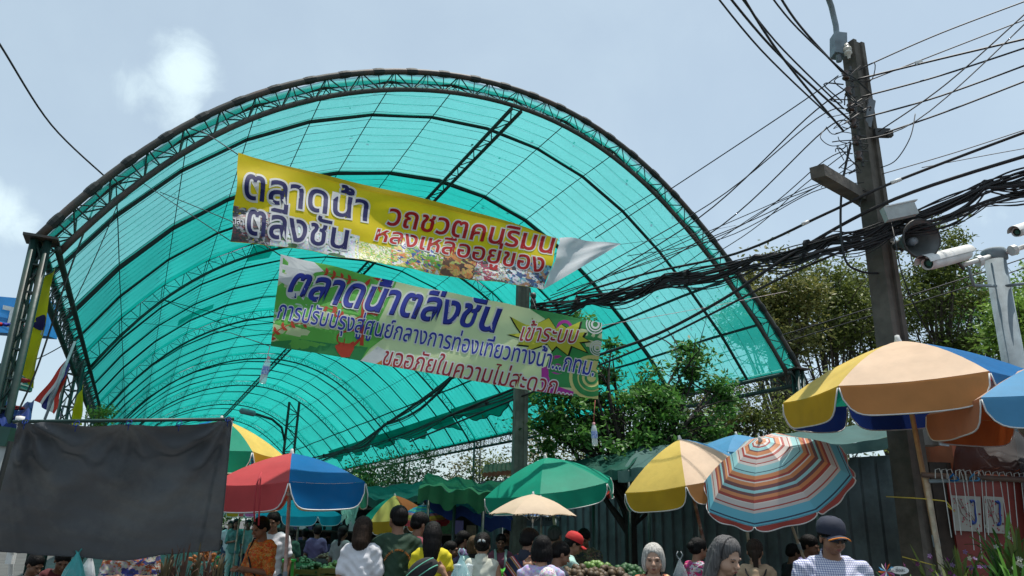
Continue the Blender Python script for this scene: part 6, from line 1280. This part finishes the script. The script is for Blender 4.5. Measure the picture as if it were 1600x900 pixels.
def tree(label, base, hgt, crowns, m, trunk_r, seed, nleaf, lsize, asp=.45, group=None, bk=None, clump=.4, name='tree', trunk_top=None, nbranch=None, cat='tree', hollow=.55):
    """crowns: list of (offset vector from base, radii) ellipsoids filled with leaf clumps"""
    rng = np.random.default_rng(seed); rr = random.Random(seed); base = Vector(base); t = thing(name, label, cat, base, group); bk = bk or bark
    vol = [r[0] * r[1] * r[2] for _, r in crowns]; P = []; tips = []
    tt = Vector(trunk_top) if trunk_top else Vector((rr.uniform(-.3, .3), rr.uniform(-.3, .3), hgt * .45))
    g = MB(); mid = tt * .5 + Vector((rr.uniform(-.15, .15), rr.uniform(-.15, .15), 0)); g.tube(spline([Vector((0, 0, 0)), mid, tt], 5), [trunk_r * (1 - .35 * i / 10) for i in range(11)], 9); g.build('trunk', bk, t, True)
    for (c, r), v in zip(crowns, vol):
        k = max(3, int(nleaf * v / sum(vol) / 160)); cc = rng.normal(size=(k, 3)); cc /= np.linalg.norm(cc, axis=1)[:, None]; cc *= (rng.uniform(hollow ** 3, 1, k) ** (1 / 3))[:, None]; cc = np.array(c) + cc * np.array(r); tips += [Vector(q) for q in cc[:: max(1, k // 7)]]
        for q in cc:
            n = int(160 * rng.uniform(.4, 1.5)); sz = clump * rng.uniform(.6, 1.3); p = rng.normal(size=(n, 3)) * np.array([sz, sz, sz * .55]); P.append(p + q)
    P = np.concatenate(P); V, Q = leaves(P, lsize, rng, asp)
    o = mesh_np('crown', V, Q, m, t); o['kind'] = 'stuff'
    o.data.polygons.foreach_set('use_smooth', [False] * len(Q))
    g = MB()
    for tip in tips[: nbranch or 26]:
        st = tt.lerp(mid, rr.random() * .8); md = st.lerp(tip, .5) + Vector((rr.uniform(-.2, .2), rr.uniform(-.2, .2), rr.uniform(.0, .3) * (tip - st).length * .4)); r0 = trunk_r * rr.uniform(.25, .5)
        C_ = spline([st, md, tip], 5); g.tube(C_, [r0 * (1 - .88 * i / 10) for i in range(11)], 5, False)
        for _ in range(3):
            a = C_[rr.randint(3, 9)]; b = a + Vector((rr.gauss(0, 1), rr.gauss(0, 1), rr.gauss(.4, .7))).normalized() * (tip - st).length * .3; g.tube([a, a.lerp(b, .5) + Vector((0, 0, .05)), b], [r0 * .3, r0 * .2, r0 * .06], 4, False)
    g.build('limbs', bk, t, True, kind='stuff'); return t
def ground_at(px, Y): a = at(px, 800, Y); return Vector((a.x, a.y, 0))
def hz(py, Y, px=800): return at(px, py, Y).z
# tall trees behind the utility pole
for i, (px, Y, ytop, wpx, m_, lab) in enumerate(((1205, 27, 398, 62, LF_BR, 'bronze tinged tree nearest the right end of the arch'), (1285, 30, 400, 62, LF_OL, 'airy olive tree left of the utility pole'), (1355, 33, 405, 58, LF_OL, 'tree directly behind the utility pole'),
        (1455, 29, 350, 62, LF_OL, 'tallest tree, rising behind the horn loudspeaker'), (1525, 34, 425, 62, LF_DK, 'dark tree between the loudspeaker and the steel mast'), (1592, 26, 458, 50, LF_LT, 'fresh light green tree behind the steel mast'), (1640, 31, 400, 60, LF_LT, 'light green tree at the right edge behind the mast'))):
    b = at(px, ytop + 30, Y); b.z = 0; H_ = hz(ytop, Y, px); rw = wpx * Y / 1150; zb = hz(600, Y, px)
    cr = [((0, 0, H_ - rw * .75), (rw * .75, rw * .8, rw * .7)), ((rw * .5, .3, (H_ + zb) * .5 + .6), (rw * .8, rw * .8, rw * .75)), ((-rw * .55, -.2, (H_ + zb) * .5), (rw * .75, rw * .8, rw * .8)), ((rw * .1, .2, zb + 1.6), (rw * .9, rw * .9, rw * .35))]
    tree(lab, b, H_, cr, m_, .2, 40 + i, 11500, .2, .42, 'tall trees behind the utility pole', clump=.38, hollow=.5)
# sparser trees seen under the right eave of the canopy
for i, (px, Y, ytop, wpx, m_, nl, lab) in enumerate(((585, 34, 724, 42, LF_OL, 8000, 'dense tree under the eave, just right of the red and blue umbrella'), (640, 30, 708, 45, LF_DRY, 4200, 'dry leaved tree under the eave, left of the middle pole'), (700, 32, 694, 44, LF_DRY, 2600, 'half bare tree under the eave close left of the middle pole'),
        (762, 30, 682, 42, LF_OL, 2600, 'thin tree under the eave right beside the middle pole'), (842, 27, 664, 46, LF_DRY, 4000, 'pale dry tree under the eave behind the bushy green tree'), (1075, 24, 618, 46, LF_OL, 4200, 'slim tree between the bushy green tree and the arch post'),
        (1130, 26, 606, 46, LF_DRY, 5200, 'brownish tree just inside the right arch post'), (1188, 24, 594, 50, LF_OL, 6000, 'tree right beside the right arch post'), (960, 30, 644, 60, LF_OL, 7000, 'tree far behind the bushy green tree'), (1300, 22, 590, 50, LF_OL, 3000, 'low dark tree above the tan umbrella left side'), (1480, 24, 575, 55, LF_OL, 3500, 'low dark tree behind the blue umbrella panel'))):
    b = at(px, ytop + 30, Y); b.z = 0; H_ = hz(ytop, Y, px); rw = wpx * Y / 1150
    tree(lab, b, H_, [((0, 0, H_ - rw * .7), (rw, rw, rw * .8)), ((rw * .4, 0, H_ - rw * 1.7), (rw * 1.1, rw, rw * .9)), ((-rw * .5, 0, H_ - rw * 1.9), (rw, rw, rw * .8))], m_, .15, 70 + i, nl, .15, .45, 'trees seen under the canopy eave', clump=.42, hollow=.2)
for i, (px, Y, ytop, lab) in enumerate(((150, 62, 700, 'far tree beyond the left row of canopy posts'), (260, 100, 750, 'far tree closing the lane, left of centre'), (330, 104, 740, 'far tree closing the lane behind the grey cloth edge'), (400, 102, 752, 'far tree closing the lane above the walkers'), (470, 98, 745, 'far tree closing the lane behind the cyan umbrella'), (540, 80, 735, 'far tree behind the green tarpaulin roof'), (40, 70, 730, 'far tree low at the left edge'))):
    b = ground_at(px, Y); H_ = hz(ytop, Y, px); rw = 60 * Y / 1150
    tree(lab, b, H_, [((0, 0, H_ * .6), (rw, rw, H_ * .42)), ((rw * .7, 0, H_ * .45), (rw, rw, H_ * .4))], LF_DK, .3, 90 + i, 5000, .4, .5, 'far trees closing the lane', clump=.9)
b = ground_at(132, 15.5); tree('small light green tree peeking between the left posts', b, 4, [((0, 0, hz(655, 15.5, 132) - .1), (.3, .3, .4))], LF_LT, .06, 33, 1600, .07, .5, clump=.1)
# bushy tree right of the middle pole
TY = 11.3; b = ground_at(985, TY)
def rel(px, py, Y): return tuple(at(px, py, Y) - b)
u_ = TY / 1190
crs = [(rel(900, 655, 11.6), (.72, .5, .48)), (rel(985, 645, 11.5), (.85, .6, .62)), (rel(1062, 665, 11.8), (.7, .5, .42)), (rel(940, 560, 11.6), (.45, .3, .3)), (rel(1040, 590, 11.9), (.5, .3, .3)), (rel(870, 610, 11.5), (.3, .3, .4)), (rel(1085, 540, 12), (.2, .2, .25)), (rel(855, 690, 11.4), (.42, .4, .30)), (rel(1010, 585, 11.8), (.35, .3, .35)), (rel(940, 585, 11.6), (.22, .25, .30)), (rel(1072, 560, 12), (.14, .14, .38)), (rel(905, 540, 11.5), (.10, .12, .36)), (rel(1105, 600, 12), (.28, .25, .18)), (rel(960, 700, 11.2), (.8, .5, .25)), (rel(1130, 640, 12.2), (.3, .3, .3)), (rel(905, 498, 11.5), (.16, .12, .08))]
tree('bushy deep green tree in front of the net, right of the lower banner', b, 4, crs, LF_DK, .11, 17, 15500, .10, .42, clump=.13, trunk_top=rel(985, 730, TY), bk=bark_d, nbranch=60, hollow=.0)
# dark climbing stems on the trunk
# ---------------------------------------------------------------- plants and produce
def plant(label, base, n, hgt, m, spread, seed, flowers=None, name='orchid_plant', group='potted orchids on the flower rack', lw=.02):
    rng = random.Random(seed); t = thing(name, label, 'plant', base, group); g = MB()
    for i in range(n):
        a = rng.uniform(0, 2 * PI); L = hgt * rng.uniform(.5, 1.1); sp = spread * rng.uniform(.3, 1); d = Vector((math.cos(a), math.sin(a), 0)); w_ = Vector((-d.y, d.x, 0)) * lw; P = [Vector((0, 0, 0)) + d * .02, d * sp * .5 + Vector((0, 0, L * .65)), d * sp + Vector((0, 0, L * rng.uniform(.7, 1)))]
        C_ = spline(P, 3); k = len(C_); vs = []
        for j, c in enumerate(C_): q = math.sin(PI * (.12 + .88 * j / (k - 1)) ** .8) ** .6 if j < k - 1 else 0.05; vs += [c - w_ * q, c + w_ * q + Vector((0, 0, .004))]
        g.add(vs, [(2 * j, 2 * j + 1, 2 * j + 3, 2 * j + 2) for j in range(k - 1)])
    g.build('leaf_blades', m, t, True, kind='stuff')
    if flowers:
        fm_, nf, fr, z0, z1 = flowers; g = MB()
        for i in range(nf):
            a = rng.uniform(0, 2 * PI); r_ = spread * rng.uniform(.1, 1); c = Vector((r_ * math.cos(a), r_ * math.sin(a), rng.uniform(z0, z1))); nv = Vector((rng.gauss(0, .5), -1, rng.gauss(.3, .4))).normalized(); q = nv.to_track_quat('Z', 'Y').to_matrix()
            for p in range(5):
                aa = 2 * PI * p / 5; e = q @ Vector((math.cos(aa), math.sin(aa), .25)) * fr; s1 = q @ Vector((math.cos(aa + .5), math.sin(aa + .5), .1)) * fr * .7; s2 = q @ Vector((math.cos(aa - .5), math.sin(aa - .5), .1)) * fr * .7
                g.add([c, c + s2, c + e, c + s1], [(0, 1, 2, 3)])
        g.build('blossoms', fm_, t, kind='stuff')
    return t
F_PU = mat('petal_purple', (.14, .03, .22), .6, .2, 20, transl=.3); F_VI = mat('petal_lilac', (.20, .12, .26), .6, .2, 20, transl=.3); F_WH = mat('petal_white', (.34, .36, .30), .6, .1, 20, transl=.3); F_OR = mat('petal_marigold', (.30, .09, .008), .7, .2, 20); F_MG = mat('petal_magenta', (.15, .01, .10), .6, .2, 20)  # orchid petals darkened in colour to stand in for umbrella shade
for i, (px, py, Y, fm_, lab, h) in enumerate(((1505, 885, 5.9, F_VI, 'lilac orchid spray below the phone poster', .36), (1545, 890, 5.8, F_PU, 'vivid purple orchid low beside the lilac spray', .25), (1462, 895, 6.0, F_MG, 'dark magenta orchid beside the rack post', .34), (1572, 860, 5.9, F_WH, 'white orchid cluster near the right edge', .42), (1600, 885, 5.7, F_WH, 'white flowering plant cut by the right edge', .5), (1590, 905, 5.4, F_WH, 'leafy plant low in the right corner', .35), (1490, 905, 5.6, F_PU, 'leafy purple orchid at the bottom right of the crowd', .25), (1420, 915, 5.2, F_MG, 'low leafy pot at the foot of the rack', .25))):
    b_ = at(px, py + 30, Y); plant(lab, b_ - Vector((0, 0, .25)), 34, h + .2, LF_DK if i % 2 else LF_OL, .26, 60 + i, (fm_, 15, .02, .10, h + .16), lw=.013)
pt = tarp('flower_shelf', 'dark shelf under the orchids at the bottom right', 'shelf', [at(1380, 905, 6.6), at(1680, 905, 6.2), at(1680, 935, 5.2), at(1390, 935, 5.4)], dark, .0, .3, seed=31, wr=.004); posts(pt, [(1400, 935, 5.4), (1600, 935, 5.3)], .02)
t = thing('price_tag', 'white oval price tag with a handwritten Thai word among paper pinwheels', 'tag', at(1406, 891, 4.9)); o = t.location
g = MB(); g.lathe([(0, .002), (.055, .002), (.055, -.002), (0, -.002)], 20, Matrix.Rotation(PI / 2, 4, 'X') @ Matrix.Diagonal((1, .42, 1, 1))); g.build('tag_card', white_p, t)
text3d('ช่อละ', .03, mat('ink_dark', (.01, .01, .015), .6), t, Vector((0, -.006, .0)), extr=.0005)
g = MB(); g.tube([Vector((0, 0, -.02)), Vector((0, .01, -.35))], .003, 5); g.build('stick', hk, t)
t = thing('pinwheel', 'small paper pinwheel in mixed colours left of the price tag', 'toy', at(1385, 893, 4.9))
for k in range(12):
    a = 2 * PI * k / 12; g = MB(); e = Vector((math.cos(a), -.1, math.sin(a))) * .055; s_ = Vector((math.cos(a + .3), -.3, math.sin(a + .3))) * .04; g.add([Vector((0, 0, 0)), s_, e], [(0, 1, 2)]); g.build('paper_blade', [white_p, CLB, CO, CP][k % 4], t)
g = MB(); g.tube([Vector((0, .005, 0)), Vector((0, .01, -.35))], .003, 5); g.build('stick', hk, t)
# spiky plants and marigold garlands under the cloth edge
for i, (px, py, Y) in enumerate(((285, 905, 5.6), (305, 902, 5.7), (322, 908, 5.5), (338, 912, 5.3), (268, 900, 5.9), (255, 908, 5.7))):
    plant(['tuft of dry pointed leaves under the cloth, leftmost but two', 'tuft of dry pointed leaves just left of the cloth post', 'tuft of dry pointed leaves at the cloth post foot', 'tuft of dry pointed leaves right of the cloth post', 'tuft of dry pointed leaves beside the floral dress', 'shorter tuft of dry leaves beside the floral dress'][i], at(px, py, Y) - Vector((0, 0, .12)), 26, .34, mat('blade_dry', (.11, .085, .04), .7, .3, 15, transl=.2) if i % 2 else mat('blade_rose', (.10, .05, .035), .7, .3, 15, transl=.2), .10, 80 + i, name='spiky_plant', group='spiky plants under the grey cloth', lw=.008)
t = thing('marigold_garland', 'bright orange marigold garland hanging at the corner of the grey cloth', 'garland', at(322, 868, 6.6))
rr = random.Random(3)
g = MB()
for i in range(40): c = Vector((rr.gauss(0, .055), rr.gauss(0, .03), rr.gauss(-.01, .02))); g.lathe([(0, -.016), (.014, -.008), (.018, 0), (.012, .012), (0, .016)], 7, Matrix.Translation(c) @ Matrix.Rotation(rr.random() * 3, 4, 'X'))
g.build('flower_heads', F_OR, t, kind='stuff')
# crates, baskets, tables with produce
cr_y = mat('crate_yellow', (.15, .13, .02), .5, .1); cr_g = mat('crate_green', (.02, .20, .06), .5, .1); cr_b = mat('crate_grey', (.08, .10, .10), .5, .1); prod = [mat('veg_green', (.02, .09, .02), .6, .3, 20), mat('lime_green', (.16, .28, .06), .5, .3, 20), mat('fruit_brown', (.10, .065, .03), .6, .3, 20), mat('veg_bright', (.06, .38, .02), .6, .3, 20), mat('fruit_red', (.35, .03, .02), .5, .3, 20)]  # produce colours darkened to stand in for the stall shade
def crate(label, c, m, pm, w_=.46, h_=.26, d_=.34, seed=0, heap=.1, name='crate', group='crates of produce in the lane'):
    t = thing(name, label, 'crate', c, group)
    for k in range(3):
        for sgn in (-1, 1):
            g = MB(); g.box(Vector((0, sgn * d_ / 2, .05 + k * h_ / 3)), (w_, .012, h_ / 3 - .025)); g.build('side_slat', m, t); g = MB(); g.box(Vector((sgn * w_ / 2, 0, .05 + k * h_ / 3)), (.012, d_ - .02, h_ / 3 - .025)); g.build('end_slat', m, t)
    g = MB()
    for a in (-1, 1):
        for b in (-1, 1): g.box(Vector((a * w_ / 2, b * d_ / 2, h_ / 2)), (.03, .03, h_))
    g.box(Vector((0, 0, .01)), (w_, d_, .012)); g.build('frame', m, t)
    rr = random.Random(seed); g = MB()
    for i in range(46):
        x, y = rr.uniform(-w_ / 2, w_ / 2) * .9, rr.uniform(-d_ / 2, d_ / 2) * .9; r_ = rr.uniform(.028, .045); z = h_ * .8 + heap * (1 - (2 * x / w_) ** 2) * (1 - (2 * y / d_) ** 2) + rr.uniform(-.01, .02)
        g.lathe([(0, -r_), (r_ * .8, -r_ * .5), (r_, 0), (r_ * .75, r_ * .6), (0, r_ * .9)], 8, Matrix.Translation((x, y, z)) @ Matrix.Rotation(rr.random() * 3, 4, 'Y'))
    g.build('produce', pm, t, True, kind='stuff'); return t
def table(label, c, w_, d_, h_, m, rot=0):
    t = thing('stall_table', label, 'table', Vector((c.x, c.y, 0))); t.rotation_euler = (0, 0, rot)
    g = MB(); g.box((0, 0, h_), (w_, d_, .03)); g.build('tabletop', m, t)
    for a in (-1, 1):
        for b in (-1, 1): g = MB(); g.box((a * (w_ / 2 - .05), b * (d_ / 2 - .05), h_ / 2), (.04, .04, h_)); g.build('leg', m, t)
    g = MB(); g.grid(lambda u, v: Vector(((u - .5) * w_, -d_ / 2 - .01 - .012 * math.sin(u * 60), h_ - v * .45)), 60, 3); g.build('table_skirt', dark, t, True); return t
tw = mat('table_wood', (.08, .06, .04), .7, .2)
specs = [(492, 868, 11.0, cr_y, 0, 'yellow crate of leafy greens in the dark stall, left one'), (532, 866, 10.6, cr_y, 1, 'crate of pale limes beside the white T-shirt'), (470, 858, 13, cr_g, 0, 'green crate of leaves deeper in the dark stall'), (512, 852, 13.5, cr_b, 2, 'grey crate of roots deeper in the dark stall'), (545, 848, 14, cr_g, 0, 'green crate farthest back in the dark stall'),
         (352, 852, 22, cr_g, 3, 'bright green crate beside the far walkers'), (780, 880, 8.6, cr_g, 3, 'crate of bright green vegetables in front of the pink shirted vendor'), (905, 876, 7.4, cr_b, 2, 'plastic covered fruit crate below the camouflage sleeves'), (948, 876, 7.6, cr_b, 2, 'fruit crate left of the silver haired woman'), (980, 872, 8.2, cr_g, 0, 'crate of leaves in front of the dark tree trunk'), (930, 868, 8.4, cr_g, 1, 'crate of limes behind the fruit crates')]
for i, (px, py, Y, m_, pi_, lab) in enumerate(specs):
    c = at(px, py + 18, Y) - Vector((0, 0, .28)); crate(lab, c, m_, prod[pi_], seed=i)
    if c.z > .15:
        table(['table under ' + lab.replace(' of ', ' with ')][0][:90], c - Vector((0, 0, 0)), .62, .5, c.z - .02, tw)
t = thing('stool', 'bright green plastic stool behind the white umbrella pole', 'stool', ground_at(448, 10.6)); sm_ = mat('stool_green', (.06, .42, .05), .4, .05); zt_ = at(448, 876, 10.6).z
g = MB(); g.box((0, 0, zt_), (.3, .3, .03)); g.build('seat', sm_, t)
for a in (-1, 1):
    for b_ in (-1, 1): g = MB(); g.tube([(a * .12, b_ * .12, zt_), (a * .15, b_ * .15, 0)], .022, 6); g.build('leg', sm_, t)
# goods shelves added as dark backdrop for the shade inside the left stalls
for i, (px, Y, w_, lab) in enumerate(((470, 20, 2.2, 'added dark backdrop shelf of goods far back under the cyan umbrella'), (530, 17, 2.4, 'added dark backdrop shelf of goods behind the white T-shirt'), (600, 16, 2.2, 'added dark backdrop shelf of goods behind the dark green T-shirt'), (660, 15.5, 2.2, 'added dark backdrop shelf of goods under the rainbow umbrella'))):
    c = ground_at(px, Y); t = thing('backdrop_shelf', lab, 'shelf', c)
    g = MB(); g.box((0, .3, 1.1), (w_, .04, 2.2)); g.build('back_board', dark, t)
    rr = random.Random(i)
    for z in (.5, .95, 1.4, 1.85):
        g = MB(); g.box((0, 0, z), (w_, .5, .03)); g.build('shelf_board', tw, t)
        x = -w_ / 2 + .15
        while x < w_ / 2 - .1:
            s_ = rr.uniform(.1, .26); hh = rr.uniform(.1, .3); g = MB(); g.box((x + s_ / 2, -.05, z + .016 + hh / 2), (s_ * .9, .25, hh), taper=.9); g.build('goods_box', rr.choice([prod[0], cr_b, mint_f, filmt, prod[2], black_f, purple_f, white_p]), t); x += s_ + .03
stp = mat('road_paint', (.5, .5, .46), .8, .1)
a = ground_at(345, 30); g = MB(); g.box((a.x + .6, a.y, .006), (2.6, .16, .004)); g.build('road_marking', stp, kind='structure')
# low buildings beyond, closing gaps at the horizon
def shop(label, px, Y, w_, h_, m, roof_m, ang=0.):
    c = ground_at(px, Y); t = thing('shop_building', label, 'building', c); t.rotation_euler = (0, 0, ang); g = MB(); g.box((0, 2, h_ / 2), (w_, 4, h_)); g.build('wall', m, t); g = MB(); g.box((0, 1.8, h_ + .12), (w_ + .6, 5, .2)); g.build('roof', roof_m, t)
    for k in range(max(2, int(w_ / 2.4))): x = -w_ / 2 + 1.2 + k * 2.4; g = MB(); g.box((x, -.02, h_ * .62), (1.3, .06, 1.0)); wn = g.build('window', dark, t); g = MB(); g.box((x, -.06, h_ * .62), (.05, .04, 1.0)); g.build('mullion', white_p, wn)
wl = mat('wall_cream', (.3, .28, .22), .8, .15, 2); rf = mat('roof_dark', (.08, .06, .05), .8, .2)
shop('low cream building far beyond the left posts', -40, 40, 14, 3.2, wl, rf, .3)
shop('low building far beyond the fence at right', 1500, 40, 16, 4, wl, rf, -.5); shop('low building hidden behind the trees at right', 1180, 44, 16, 4, wl, rf, -.5)
